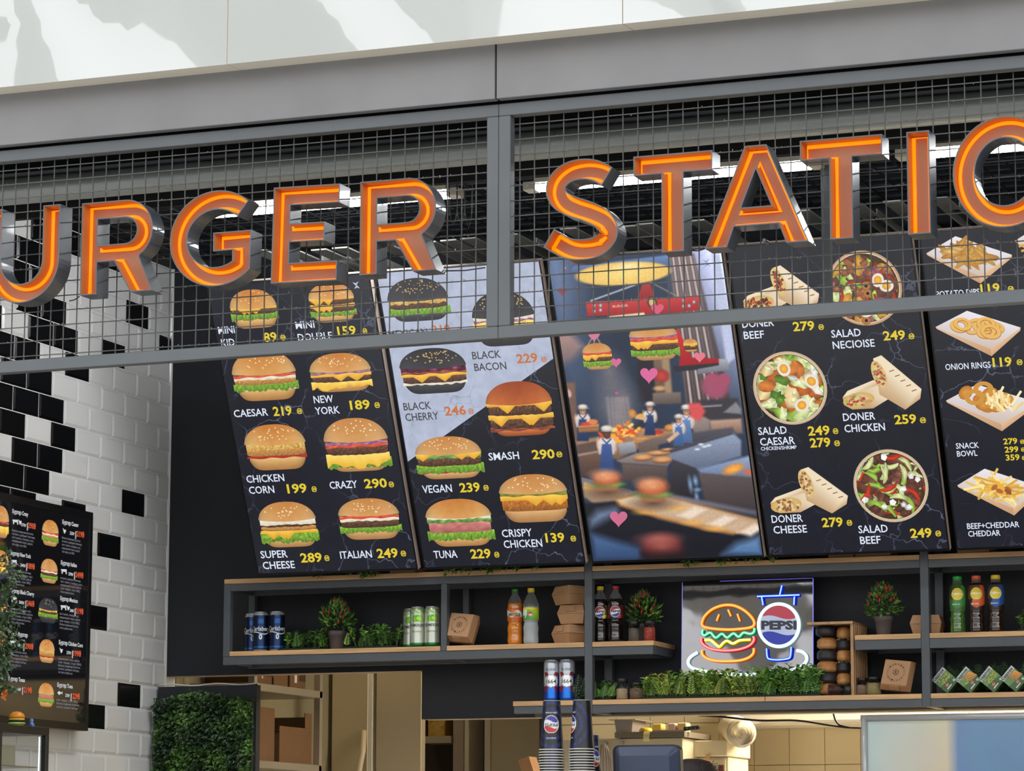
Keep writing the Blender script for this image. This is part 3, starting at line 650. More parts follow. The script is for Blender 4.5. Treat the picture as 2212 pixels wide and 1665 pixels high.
E(880, 710, 72, 66, (170, 88, 116), (150, 76, 100), fe=3)
for q in ((330, 640), (350, 720), (340, 810), (375, 860), (400, 780)): E(*q, 60, 75, (128, 118, 122), (96, 98, 110), fe=16)
for k in range(7): LN((335+k*18, 930), (320+k*17+6*sin(k), 770), 4, (156, 146, 146), 4)
P2([(120, 0), (165, 0), (180, 260), (160, 260)], (112, 88, 78), 3); P2([(165, 240), (330, 215), (560, 170), (750, 180), (750, 230), (520, 290), (410, 350), (180, 300)], (176, 140, 106), 2, (120, 92, 74))
P2([(180, 300), (325, 285), (335, 420), (200, 445)], (120, 92, 78), 1.5, (76, 58, 52)); P2([(175, 265), (330, 235), (332, 300), (182, 325)], (96, 78, 70), 1.2); P2([(180, 318), (330, 292), (331, 302), (181, 330)], (170, 140, 120), 1.2)
P2([(820, 110), (905, 100), (930, 120), (935, 240), (850, 240)], (156, 140, 132), 2, (112, 100, 100)); P2([(930, 125), (1110, 115), (1120, 200), (940, 205)], (196, 156, 132), 2, (120, 100, 92)); P2([(860, 10), (1090, 0), (1110, 110), (930, 120), (870, 90)], (60, 56, 62), 2); P2([(1010, 80), (1080, 20), (1110, 60), (1110, 90)], (130, 130, 136), 1.5); P2([(850, 45), (1000, 35), (1000, 45), (850, 56)], (140, 138, 144), 1)
E2(1045, 180, 24, 14, (226, 130, 110), (180, 90, 80)); E2(960, 180, 24, 8, (150, 110, 90)); P2([(690, 215), (1060, 165), (1100, 230), (720, 290)], (86, 84, 92), 2, (60, 60, 70))
P2([(520, 250), (740, 195), (745, 235), (640, 265), (640, 300), (530, 320)], (130, 110, 102), 1.5, (96, 80, 76))
rn = random.Random(4)
for k in range(60): E2(rn.gauss(450, 42), rn.gauss(190, 17), rn.uniform(10, 22), rn.uniform(5, 11), rn.choice([(246, 190, 70), (236, 150, 56), (220, 80, 48), (252, 216, 120), (226, 130, 50)]), None, rn.uniform(-1, 1), fe=.8)
for k in range(14): E2(rn.uniform(300, 440), rn.gauss(232, 8), 18, 10, rn.choice([(246, 170, 60), (206, 84, 50)]), None, rn.uniform(-.5, .5), fe=.9)
E2(615, 208, 62, 14, (216, 160, 100), (170, 110, 70)); E2(635, 192, 30, 12, (216, 66, 52), (170, 40, 36)); E2(702, 178, 40, 10, (150, 96, 60)); E2(705, 165, 32, 18, (226, 164, 92), (190, 120, 60)); E2(540, 230, 40, 9, (206, 150, 90)); E2(520, 245, 30, 8, (196, 130, 76))
P2([(405, 258), (500, 245), (515, 305), (420, 322)], (176, 176, 184), 1.2, (120, 118, 126)); P2([(400, 355), (510, 312), (720, 300), (720, 350), (690, 388), (430, 368)], (150, 138, 136), 1.5, (112, 102, 104)); P2([(430, 368), (690, 388), (690, 490), (440, 470)], (108, 92, 86), 2, (66, 56, 56))
for q in ((640, 308, 66, 12), (550, 334, 52, 16), (662, 347, 54, 16), (690, 290, 34, 7)): E2(q[0], q[1]+9, q[2], q[3], (130, 84, 54)); E2(*q, (226, 176, 120), (196, 136, 84))
P2([(700, 300), (1060, 195), (1110, 240), (1110, 330), (860, 405), (720, 352)], (150, 164, 190), 2, (96, 104, 126)); P2([(700, 296), (1060, 192), (1066, 204), (708, 312)], (66, 64, 72), 1.5); P2([(720, 350), (860, 402), (865, 580), (700, 540)], (64, 62, 70), 2, (34, 32, 38))
for q in ((900, 275), (860, 290), (925, 268), (880, 262)): E2(*q, 14, 6, (220, 226, 236), fe=1)
P2([(860, 402), (1165, 325), (1185, 460), (880, 430)], (150, 172, 206), 3, (96, 110, 140)); P2([(865, 425), (1185, 452), (1205, 640), (905, 590)], (96, 84, 84), 2.5, (60, 52, 54)); E2(1066, 402, 62, 26, (250, 184, 84), (226, 140, 56), fe=2.5, rot=.3); E2(1160, 420, 34, 18, (206, 110, 80), fe=2.5)
for q in ((850, 470, 10, 22), (860, 520, 14, 8), (856, 560, 8, 20), (820, 490, 8, 30)): E2(*q, (140, 180, 226), fe=2.5)
def cook(x, y, h, apron=(48, 70, 118), face=1):
    E(x-.17*h, y+.42*h, .05*h, .15*h, (206, 166, 138)); E(x+.17*h, y+.42*h, .05*h, .15*h, (206, 166, 138))
    P([(x-.13*h, y+.27*h), (x+.13*h, y+.27*h), (x+.19*h, y+.36*h), (x+.17*h, y+.62*h), (x-.17*h, y+.62*h), (x-.19*h, y+.36*h)], (236, 224, 214), 1, (190, 178, 176))
    P([(x-.10*h, y+.40*h), (x+.10*h, y+.40*h), (x+.17*h, y+1.0*h), (x-.16*h, y+1.0*h)], apron, 1, sc(apron, .75))
    LN((x-.1*h, y+.28*h), (x+(.08 if face else .1)*h, y+.48*h), .016*h, apron, .6); LN((x+.1*h, y+.28*h), (x-(.08 if face else .1)*h, y+.48*h), .016*h, apron, .6)
    E(x, y+.18*h, .085*h, .11*h, (216, 168, 136) if face else (104, 76, 60), (176, 124, 96) if face else (80, 56, 46)); E(x, y+.115*h, .09*h, .04*h, (70, 46, 36))
    E(x, y+.055*h, .125*h, .065*h, (240, 232, 220), (206, 196, 186)); E(x+.02*h, y+.105*h, .11*h, .022*h, (196, 186, 178))
    if face: E(x-.03*h, y+.185*h, .014*h, .01*h, (50, 34, 30), fe=.6); E(x+.035*h, y+.185*h, .014*h, .01*h, (50, 34, 30), fe=.6)
cook(190, 805, 190); P([(165, 915), (275, 905), (275, 945), (170, 950)], (206, 150, 100), 1, (140, 92, 60)); LN((168, 930), (275, 922), 1.6, (120, 76, 48)); E(210, 905, 30, 10, (216, 70, 50)); E(245, 895, 24, 14, (226, 130, 76))
cook(540, 790, 175); LN((525, 880), (465, 868), 10, (216, 176, 146), 1); E(448, 852, 22, 24, (216, 160, 96), (180, 116, 60)); E(490, 862, 16, 10, (236, 170, 60))
cook(730, 805, 200, (100, 134, 190)); cook(690, 855, 165, (78, 116, 180)); LN((690, 950), (635, 995), 10, (216, 176, 146), 1)
cook(315, 915, 240, (64, 92, 152), 0)
P([(740, 800), (800, 795), (830, 840), (800, 890), (750, 870)], (216, 84, 84), 3)
P2([(205, 455), (340, 490), (515, 540), (400, 585), (290, 615), (215, 560)], (216, 180, 136), 3, (150, 124, 104)); P2([(205, 455), (515, 535), (510, 548), (205, 475)], (120, 116, 124), 2); E2(240, 510, 24, 10, (236, 170, 70), fe=2)
P2([(510, 530), (700, 545), (1200, 640), (1203, 668), (700, 578)], (136, 134, 142), 2.5, (90, 86, 94))
P2([(215, 600), (390, 585), (640, 690), (900, 750), (1060, 780), (1215, 745), (1242, 895), (262, 925)], (30, 30, 40), 3, (14, 16, 26))
P2([(388, 577), (520, 545), (700, 562), (830, 595), (1205, 690), (1207, 742), (1060, 775), (900, 748), (640, 684), (420, 614)], (196, 130, 62), 3.5); P2([(405, 577), (525, 550), (700, 568), (830, 602), (1203, 695), (1203, 730), (1060, 760), (900, 732), (640, 668), (430, 604)], (226, 198, 166), 3, (176, 140, 108))
for k in range(6): x, y = 700+k*85, 592+k*24; P2([(x+60, y), (x+130, y+18), (x+40, y+74), (x-40, y+52)], (236, 216, 196) if k % 2 else (206, 176, 146), 4)
for q in ((740, 624), (840, 706), (960, 742), (560, 648)): E2(*q, 34, 9, (246, 180, 80), fe=4)
P2([(255, 770), (400, 812), (545, 850), (560, 925), (266, 930)], (78, 112, 158), 9, (44, 66, 104)); P2([(1000, 890), (1080, 825), (1215, 785), (1244, 900)], (110, 148, 190), 9, (70, 104, 150)); P2([(245, 690), (290, 640), (400, 618), (415, 650), (255, 735)], (104, 122, 150), 9)
for (x, y, rx, ry) in ((345, 450, 82, 48), (606, 500, 90, 56)):
    E2(x+4, y+ry*1.75, rx*.95, ry*.5, (90, 64, 50), fe=8); P2([(x-rx*.85, y+ry*.7), (x+rx*.85, y+ry*.7), (x+rx*.75, y+ry*1.6), (x-rx*.7, y+ry*1.6)], (196, 134, 90), 3, (150, 96, 64)); E2(x, y+ry*.82, rx*1.0, ry*.34, (96, 140, 66), (76, 112, 56), fe=3); E2(x+rx*.5, y+ry*.85, rx*.45, ry*.2, (130, 180, 84), fe=2.5); E2(x, y+ry*.1, rx, ry*.86, (226, 138, 92), (176, 88, 54), fe=3); E2(x-rx*.2, y-ry*.35, rx*.4, ry*.26, (244, 184, 140), fe=8)
E2(660, 850, 120, 84, (160, 80, 70), (92, 36, 38), fe=5); E2(640, 800, 60, 18, (190, 110, 100), fe=9); P2([(545, 880), (790, 870), (790, 930), (545, 930)], (30, 16, 20), 10)
IMG *= 1+.05*np.array([[nz(i*.31, j*.31, 1, 9) for i in range(NXC)] for j in range(NYC)])[..., None]
LI = np.clip(IMG, 0, 255)/255; LI = np.where(LI <= .04045, LI/12.92, ((LI+.055)/1.055)**2.4)
p = Pt(w=.0004)
for j in range(NYC):
    for i in range(NXC): p.v(smap(a0+(a1-a0)*i/(NXC-1), b0+(b1-b0)*j/(NYC-1), .0008), tuple(LI[j, i]))
for j in range(NYC-1):
    for i in range(NXC-1): k = j*NXC+i; p.f((k, k+1, k+1+NXC, k+NXC))
p.w = .0010
words(T3, [('BURGER', 1324, 664, 1358, 5)], (220, 190, 170), 5)
def art_burger(L, R, T, B, sd, ly): burger(p, *pb(1180+.41451*L, 1180+.41451*R, 540+.41451*T, 540+.41451*B), 'tan', ly, seed=sd, seeds=0, yt=.66, yb=.2)
art_burger(190, 345, 484, 624, 31, [('lettuce', 1), ('patty', 1), ('cheese', .6), ('tomato', .8)])
art_burger(435, 690, 380, 576, 32, [('lettuce', .8), ('patty', 1.1), ('cheese', .6), ('tomato', .6), ('onion', .5)])
art_burger(715, 790, 462, 530, 33, [('patty', 1), ('cheese', .6)])
def heart(x, y, r, c):
    pts = []
    for k in range(24):
        a = 2*pi*k/24; pts.append(Z(x+r*1.0*sin(a)**3, y-r*(.82*cos(a)-.32*cos(2*a)-.12*cos(3*a)-.06*cos(4*a))))
    p.poly(pts, c)
for h in ((365, 584, 27, (214, 104, 150)), (536, 648, 46, (216, 104, 156)), (378, 1395, 46, (206, 108, 142)), (368, 745, 9, (200, 90, 130)), (100, 92, 7, (206, 110, 140)), (800, 555, 30, (226, 120, 136)), (580, 305, 34, (214, 90, 120)), (85, 215, 24, (140, 70, 90)), (250, 445, 30, (206, 120, 150)), (895, 690, 66, (164, 78, 104))): heart(*h)
p.build('kitchen_picture', M_ink, T3, smooth=False)
crest(T3, 1527, 568, 9, (150, 166, 200))
# --- fourth screen
T4, a0, a1, b0, b1 = screen(1660, 2051.5, 1199.5, 1186, 'fourth portrait menu screen with salad bowls and doner wraps')
display(T4, [[(a0, b0), (a1, b0), (a1, b1), (a0, b1)]], [M_dmar])
def wrap(x, y, x2, y2, fill, sd):
    p = Pt(); rnd = random.Random(sd)
    def q(a, b): return S(x+(x2-x)*a, y+(y2-y)*b)
    P = lambda pts, c: p.poly([q(*k) for k in pts], c)
    def body(pts, cols): p.grad([q(*k) for k in pts], cols)
    W1, W2 = (238, 220, 190), (196, 160, 116)
    body([(.02, .78), (.08, .66), (.40, .46), (.52, .52)], [W1, W1, W1, W2]); body([(.02, .78), (.52, .52), (.62, .78), (.40, .98)], [W2, W1, W1, W2]); body([(.02, .78), (.40, .98), (.14, 1.0), (.04, .92)], [W2, W2, W2, W2])
    u, v = q(.22, .83); k = q(.42, .83)[0]-u; p.ell(u, v, k, k*.48, (228, 206, 140), (206, 170, 96), .12, 20)
    for _ in range(46): a, r = rnd.uniform(0, 6.28), sqrt(rnd.random()); p.ell(u+k*.82*r*cos(a), v+k*.36*r*sin(a), k*.14, k*.08, rnd.choice(fill), None, rnd.uniform(0, 3), 7)
    body([(.40, .06), (.50, .0), (1.0, .62), (.92, .72)], [W1, W1, W1, W1]); body([(.40, .06), (.92, .72), (.80, 1.0), (.48, .72)], [W1, W1, W2, W2]); body([(.92, .72), (1.0, .62), (.985, .80), (.80, 1.0)], [W1, W1, W2, W2])
    for k2 in range(5): p.line([q(.60+.07*k2, .30+.09*k2), q(.66+.07*k2, .27+.09*k2)], .004, (150, 100, 60))
    u, v = q(.475, .36); k = abs(q(.56, .36)[0]-u); p.ell(u, v, k*.98, k*2.2, (232, 212, 150), (214, 184, 116), .25, 20)
    for _ in range(46): a, r = rnd.uniform(0, 6.28), sqrt(rnd.random()); dx, dy = .72*k*r*cos(a), 1.85*k*r*sin(a); p.ell(u+dx*cos(.25)-dy*sin(.25), v+dx*sin(.25)+dy*cos(.25), k*.24, k*.18, rnd.choice(fill), None, rnd.uniform(0, 3), 7)
    p.build('dish_picture', M_food, T4, smooth=False)
def bowl(x, y, r, pal, sd, rim=(206, 160, 120)):
    p = Pt(); rnd = random.Random(sd); u, v = S(x, y); R = (S(x+r, y)[0]-S(x-r, y)[0])/2
    p.ell(u, v, R, R, rim, sc(rim, .95), 0, 44); p.ell(u, v, R*.95, R*.95, (236, 226, 206), (206, 196, 170), 0, 44); p.ell(u, v, R*.92, R*.92, (84, 60, 30), (70, 50, 26), 0, 40)
    def blob(cx, cy, a, b_, c, ro, kind):
        n = {'leaf': 11, 'chunk': 5, 'round': 12, 'ribbon': 12}[kind]; cc, ss_ = cos(ro), sin(ro); p.nxt(); w = p.w; o = p.v(p.mp(cx, cy, w), lin(sc(c, 1.12))); rg = []
        for k in range(n):
            t = 2*pi*k/n; q = 1+(rnd.uniform(-.3, .3) if kind == 'leaf' else rnd.uniform(-.18, .18) if kind == 'chunk' else rnd.uniform(-.06, .06)); dx, dy = a*q*cos(t), b_*q*sin(t)
            if kind == 'ribbon': dy += .35*a*(dx/a)**2
            X_, Y_ = cx+dx*cc-dy*ss_, cy+dx*ss_+dy*cc; d = sqrt((X_-u)**2+(Y_-v)**2)
            if d > R*.91: X_, Y_ = u+(X_-u)*R*.91/d, v+(Y_-v)*R*.91/d
            rg.append(p.v(p.mp(X_, Y_, w), lin(sc(c, rnd.uniform(.55, 1.05)))))
        for k in range(n): p.f((o, rg[k], rg[(k+1) % n]))
    for (c, cnt, a, b_, kd) in pal:
        for _ in range(cnt):
            t, q = rnd.uniform(0, 6.28), sqrt(rnd.random())*.86; cx, cy = u+R*q*cos(t), v+R*q*sin(t)
            if kd == 'egg':
                q *= .75; cx, cy = u+R*q*cos(t), v+R*q*sin(t); ro = rnd.uniform(0, 3); p.ell(cx, cy, R*a, R*b_, (252, 250, 244), (226, 220, 206), ro, 16); p.ell(cx, cy, R*a*.62, R*b_*.66, (244, 190, 70), (226, 150, 40), ro, 14)
            elif kd == 'olive': p.ell(cx, cy, R*a, R*b_, (206, 150, 80), (150, 96, 46), 0, 14); p.ell(cx, cy, R*a*.4, R*b_*.4, (40, 24, 20), None, 0, 10)
            else:
                blob(cx, cy, R*a, R*b_, c, rnd.uniform(0, 3.1), kd)
                if kd in ('chunk', 'leaf') and rnd.random() < .6: blob(cx+R*a*.2, cy+R*b_*.2, R*a*.45, R*b_*.35, sc(c, 1.25), rnd.uniform(0, 3), kd)
    p.build('dish_picture', M_food, T4, smooth=False)
LT, LG, TM, ST, BF = (150, 190, 70), (206, 218, 150), (196, 56, 32), (214, 150, 84), (104, 62, 48)
wrap(1602, 572.4, 1770, 672, [(104,58,36), (140,80,50), (84,44,30), (206,196,120), (196,70,40)], 1)
bowl(1866.6, 622, 82, [((120,60,30), 16, .3, .2, 'chunk'), (LT, 16, .24, .14, 'leaf'), (TM, 14, .36, .07, 'ribbon'), (BF, 34, .18, .13, 'chunk'), ((150,86,100), 12, .16, .1, 'chunk'), (LG, 8, .2, .1, 'leaf'), ((206,150,60), 10, .2, .12, 'round'), ((150,90,60), 16, .15, .1, 'chunk'), (TM, 5, .3, .05, 'ribbon'), (TM, 4, .12, .12, 'olive'), (TM, 3, .19, .16, 'egg')], 2)
bowl(1706.7, 838, 80, [(LT, 24, .30, .18, 'leaf'), (TM, 9, .42, .08, 'ribbon'), (LG, 20, .30, .17, 'leaf'), ((186,96,36), 9, .26, .18, 'round'), ((90,130,40), 8, .2, .12, 'leaf'), ((236,206,150), 7, .24, .20, 'chunk'), ((206,120,50), 6, .25, .17, 'round'), ((248,240,220), 5, .24, .12, 'chunk'), ((226,236,170), 6, .24, .12, 'leaf'), (TM, 3, .21, .18, 'egg')], 3, (216, 184, 150))
wrap(1816.9, 766.6, 1991, 884, [(206,150,110), (226,190,150), (170,110,80), (150,180,80), (186,60,50)], 4)
wrap(1661, 1008, 1832, 1108, [(176,120,80), (206,160,110), (140,90,60), (226,206,150)], 5)
bowl(1924.4, 1049, 81, [(LG, 16, .26, .13, 'leaf'), (TM, 14, .38, .07, 'ribbon'), (BF, 36, .22, .14, 'chunk'), ((124,80,64), 22, .18, .11, 'chunk'), (LT, 12, .34, .07, 'ribbon'), ((90,54,42), 16, .18, .12, 'chunk'), (LG, 9, .26, .07, 'ribbon'), (TM, 4, .3, .06, 'ribbon'), ((250,248,242), 9, .10, .09, 'chunk')], 6, (216, 190, 156))
for its in ([('DONER',1604.4,707.5,1673.3), ('BEEF',1608,732,1652)], [('SALAD',1796.9,728.9,1860.9), ('NECIOISE',1800,753.3,1891)], [('SALAD',1639,939,1701), ('CAESAR',1643,962,1718.6), ('CHICKEN/SHRIMP',1644.4,972.6,1722,7.5)],
            [('DONER',1822.2,908.8,1892), ('CHICKEN',1825.3,933.3,1913.3)], [('DONER',1668,1128.8,1735.5), ('CHEESE',1672,1152,1744.4)], [('SALAD',1855.5,1151,1919), ('BEEF',1859,1174.6,1903.5)]): words(T4, its, WH, 16)
for q in (('279',1714.2,714.6,1760.9,1768.9,712,1780.9), ('249',1908.9,734.6,1956.9,1963.5,732,1976.4), ('249',1746.6,940,1794,1800,936.8,1812), ('279',1751,965.7,1795.5,1803,963,1815.5), ('259',1933.3,915.5,1980.8,1988,913.3,2001.3), ('279',1776.9,1137.7,1822,1829.8,1134.6,1842), ('249',1967.5,1160.8,2014,2021.3,1157.7,2034)): price(T4, *q, YE)
# --- fifth screen
T5, a0, a1, b0, b1 = screen(2066.5, 2424, 1186.5, 1174, 'fifth portrait menu screen with paper trays of fries, cut off at the edge')
display(T5, [[(a0, b0), (a1, b0), (a1, b1), (a0, b1)]], [M_dmar])
def tray(A, B, C, D, kind, sd):
    """left, back, right and front corners of a paper tray in px"""
    p = Pt(); rnd = random.Random(sd); a, b_, c, d = S(*A), S(*B), S(*C), S(*D)
    mid = ((a[0]+c[0]+b_[0]+d[0])/4, (a[1]+c[1]+b_[1]+d[1])/4); ins = lambda q, k: (q[0]+(mid[0]-q[0])*k, q[1]+(mid[1]-q[1])*k)
    lip = .028; a2, c2, d2 = (a[0]+.012, a[1]-lip*.2), (c[0]-.012, c[1]-lip*.4), d
    dl = (d[0], d[1]+lip); p.grad([a, b_, c, dl], [(214,206,206), (236,230,234), (226,222,228), (206,186,170)])
    p.grad([a, dl, d2, (a[0]+.004, a[1]-.008)], [(226,190,156), (206,160,120), (196,150,110), (216,176,140)]); p.grad([dl, c, (c[0]-.002, c[1]-.012), d2], [(226,186,146), (232,200,166), (214,176,140), (206,160,118)])
    G = [(226,170,80), (206,140,50), (240,200,120), (216,156,66)]
    def rp(k=.72): s, t = rnd.uniform(.12, .88), rnd.uniform(.14, .86); x = a[0]+(b_[0]-a[0])*s+(dl[0]-a[0])*t; y = a[1]+(b_[1]-a[1])*s+(dl[1]-a[1])*t; return ins((x, y), 1-k)
    if kind == 'wedges':
        for _ in range(44): q = rp(); p.ell(q[0], q[1]+.01, rnd.uniform(.03, .055), .011, rnd.choice(G), sc(rnd.choice(G), .8), rnd.uniform(-1.3, 1.3), 10)
    if kind == 'rings':
        for k in range(9): q = rp(.62); r = rnd.uniform(.032, .046); ro = rnd.uniform(-.4, .4); p.ring(q[0], q[1]+.012, r, r*.72, .52, (176,112,40), ro, 18); p.ring(q[0], q[1]+.0135, r*.96, r*.68, .6, (232,182,96), ro, 18)
    if kind == 'snack':
        for k in range(10): q = rp(.8); p.ell(q[0]-.015, q[1]+.03, .032, .024, (222,160,66), (184,112,36), rnd.uniform(-1, 1), 12)
        for k in range(5): q = rp(.7); p.ring(q[0], q[1]+.028, .04, .032, .5, (206,146,60), 0, 16)
        for k in range(26): q = rp(.6); p.line([(q[0]+.045, q[1]-.01), (q[0]+.045+rnd.uniform(-.05, .05), q[1]-.01+rnd.uniform(.02, .06))], .009, rnd.choice([(244,222,160), (236,206,130), (250,234,186)]))
    if kind == 'fries':
        for k in range(52): q = rp(.85); an = rnd.uniform(-1.2, 1.2); l = rnd.uniform(.03, .06); p.line([(q[0]-l*cos(an), q[1]-l*sin(an)*.7), (q[0]+l*cos(an), q[1]+l*sin(an)*.7)], .009, rnd.choice([(244,214,130), (232,190,90), (250,230,160), (216,164,70)]))
        for k in range(16): q = rp(.4); p.ell(*q, .016, .009, rnd.choice([(150,84,44), (176,104,52), (236,176,60)]), None, rnd.uniform(0, 3), 8)
    p.build('dish_picture', M_food, T5, smooth=False)
tray((2001,547), (2064,510), (2186,550), (2118,612), 'wedges', 1); tray((2021,706), (2089,671), (2204.5,707), (2142,769), 'rings', 2)
tray((2043.5,865), (2110,830), (2240,868), (2164.5,931), 'snack', 3); tray((2068,1048), (2127,1012), (2250,1052), (2191,1113), 'fries', 4); tray((2192,520), (2240,490), (2350,530), (2300,590), 'fries', 9)
for its in ([('POTATO DIPS',2023,641.5,2117.8,12.5)], [('ONION RINGS',2043,799,2141.3,13)], [('SNACK',2065.8,968.9,2115.5,12), ('BOWL',2068,985.7,2112.4,12)], [('BEEF+CHEDDAR',2089.8,1142,2203,12), ('CHEDDAR',2092.4,1158.6,2162,12)]): words(T5, its, WH, 13)
for q in (('119',2119,633,2161,2177.8,629.8,2191), ('119',2145.3,792,2186.6,2196.9,788,2210)): price(T5, *q, YE)
for q in (('279',2168,959,2198.6,2204,958,2214), ('299',2171,976.8,2200.9,2206,975,2216), ('359',2173.3,994,2203.5,2208,993,2218)): price(T5, *q, YE, 12, 8)
# wall brackets that carry the screens, white plates glimpsed through the mesh
M_plate = pm('white_bracket_plate', (206, 206, 200), .5)
n = 0
for x, y in ((580, 552), (655, 555), (710, 550), (755, 546), (850, 541), (944, 534), (988, 530), (1031, 526), (1120, 518), (1245, 505), (1373, 500), (1410, 495), (1520, 488), (1745, 467), (1860, 455), (1940, 447), (2040, 440)):
    c = AY(x, y, 11.6); b = MB(); b.box(c.x-.035, c.x+.035, 11.5, 11.72, c.z, c.z+.006); b.box(c.x-.035, c.x-.029, 11.72, 12.18, c.z-.0, c.z+.03); b.box(c.x+.029, c.x+.035, 11.72, 12.18, c.z, c.z+.03)
    tag(b.build('screen_bracket', M_plate), 'white bracket plate on the black wall above the menu screens', 'bracket', 'bracket plates above the screens')
# ------------------------------------------------------------ steel and oak shelving on the black wall
def wood(name, c, axis=0, sc_=1.):
    m = bpy.data.materials.new(name); m.use_nodes = True; n = m.node_tree.nodes; L = m.node_tree.links; b = n['Principled BSDF']
    t = n.new('ShaderNodeTexCoord'); mp = n.new('ShaderNodeMapping'); s = [60, 60, 60]; s[axis] = 4; mp.inputs['Scale'].default_value = [k*sc_ for k in s]
    L.new(t.outputs['Object'], mp.inputs[0]); z = n.new('ShaderNodeTexNoise'); z.inputs['Scale'].default_value = 1; z.inputs['Detail'].default_value = 6; L.new(mp.outputs[0], z.inputs['Vector'])
    r = n.new('ShaderNodeValToRGB'); r.color_ramp.elements[0].position = .3; r.color_ramp.elements[0].color = (*[v*.70 for v in lin(c)], 1); r.color_ramp.elements[1].position = .7; r.color_ramp.elements[1].color = (*[v*1.15 for v in lin(c)], 1)
    L.new(z.outputs['Fac'], r.inputs[0]); L.new(r.outputs[0], b.inputs['Base Color']); b.inputs['Roughness'].default_value = .5; return m
M_oak = wood('oak_board', (206, 164, 116)); M_ply = wood('plywood', (186, 146, 104), 2)
ZT, Z1, Z2 = 2.555, 2.245, 2.010
fx = lambda x, y=1400: AY(x, y, YS).x
A0, A1 = fx(1262.7), fx(1262.7)+.034; B0, B1 = fx(1987, 1230), fx(1987, 1230)+.034; P0 = fx(483.5, 1300); Q0 = fx(952.5, 1320); XR = -1.9
SH = thing('shelving_unit', (-4, 12.03, Z2), 'black steel shelving unit with oak boards fixed to the black wall', 'shelving')
def part(name, mat, *boxes, bevel=.0015):
    for bx in boxes:
        b = MB(); b.box(*bx); b.build(name, mat, SH, bevel=bevel)
yb0, yb1 = YS-.004, 12.168
part('shelf_board', M_oak, (fx(485.4, 1251), A0-.001, yb0, yb1, ZT-.02, ZT), (A1+.001, B0-.001, yb0, yb1, ZT-.02, ZT), (B1+.001, XR, yb0, yb1, ZT-.02, ZT),
     (fx(496.5), Q0-.001, yb0, yb1, Z1-.02, Z1), (Q0+.028, A0-.001, yb0, yb1, Z1-.02, Z1), (A1+.001, fx(1413), yb0, yb1, Z1-.02, Z1), (fx(1847), B0-.001, yb0, yb1, Z1-.02, Z1), (B1+.001, XR, yb0, yb1, Z1-.02, Z1),
     (fx(1108.6, 1520), A0-.001, yb0, yb1, Z2-.02, Z2), (A1+.001, fx(1652.5, 1510), yb0, yb1, Z2-.02, Z2), (fx(1653.5, 1510), B0-.001, yb0, yb1, Z2-.02, Z2), (B1+.001, XR, yb0, yb1, Z2-.02, Z2))
def rail(x0, x1, z1, h):
    part('front_rail', M_steel, (x0, x1, YS, YS+.03, z1-h, z1)); part('back_rail', M_steel, (x0, x1, 12.14, 12.17, z1-h, z1))
rail(P0+.03, A0, ZT-.0205, .031); rail(A1, B0, ZT-.0205, .031); rail(B1, XR, ZT-.0205, .031)
rail(P0, A0, Z1-.0205, .036); rail(A1, fx(1411), Z1-.0205, .034); rail(fx(1847), B0, Z1-.0205, .038); rail(B1, XR, Z1-.0205, .038)
rail(fx(1110, 1525), A0, Z2-.0205, .030); rail(A1, B0, Z2-.0205, .030); rail(B1, XR, Z2-.0205, .030)
for x0, x1, za, zb in ((P0, P0+.03, Z1-.0205, ZT-.0205), (Q0, Q0+.027, Z1-.0205, ZT-.0515), (A0, A1, Z2-.05, ZT+.05), (B0, B1, Z2-.05, ZT+.05)):
    part('upright_post', M_steel, (x0, x1, YS-.001, YS+.031, za, zb)); part('upright_post', M_steel, (x0, x1, 12.139, 12.171, za, zb))
    for z in (ZT-.0205, Z1-.0205, Z2-.0205):
        if za-.02 <= z-.02 <= zb: part('side_rail', M_steel, (x0+.003, x1-.003, YS+.032, 12.138, z-.03, z-.001))
part('side_rail', M_steel, (fx(1411)-.03, fx(1411), YS+.0315, 12.138, Z1-.0545, Z1-.021), (fx(1847), fx(1847)+.03, YS+.0315, 12.138, Z1-.0585, Z1-.021))
# ------------------------------------------------------------ leaves
M_leaf = vcol('leaf_vc', .45, var=.25)
def leaf(mb, p, d, l, w, c, up=None, bend=.25):
    d = Vector(d).normalized(); p = Vector(p); u = Vector(up or (random.uniform(-1, 1), random.uniform(-1, 1), 1.2)); s = d.cross(u)
    if s.length < 1e-4: s = d.orthogonal()
    s.normalize(); n = s.cross(d); k = lin(c); k2 = tuple(v*1.25 for v in k)
    a = mb.v(p, k); m1 = p+d*l*.45+n*l*.06; b1 = mb.v(m1-s*w/2+n*w*.18, k2); b2 = mb.v(m1, k); b3 = mb.v(m1+s*w/2+n*w*.18, k2); t = mb.v(p+d*l-n*l*bend*.5, k)
    mb.f((a, b2, b1)); mb.f((a, b3, b2)); mb.f((b1, b2, t)); mb.f((b2, b3, t))
GR = [(58, 96, 34), (78, 122, 44), (98, 146, 56), (52, 84, 36), (116, 158, 66)]
def greens(c=GR): return sc(random.choice(c), random.uniform(.75, 1.15))
def frond(mb, p, d, L, col, n=9, w=.021):
    p = Vector(p); d = Vector(d).normalized(); s = d.cross(Vector((random.uniform(-.4, .4), -1, .2))); s.normalize()
    for i in range(n):
        t = (i+1)/n; q = p+d*L*t+Vector((0, 0, -.25*L*t*t)); l = w*(1.15-t*.75)
        for k in (1, -1): leaf(mb, q, s*k+d*.7, l, l*.34, col, (0, -1, .3))
    mb.tube([p, p+d*L*.5+Vector((0, 0, -.06*L)), p+d*L+Vector((0, 0, -.25*L))], .0007, 4)
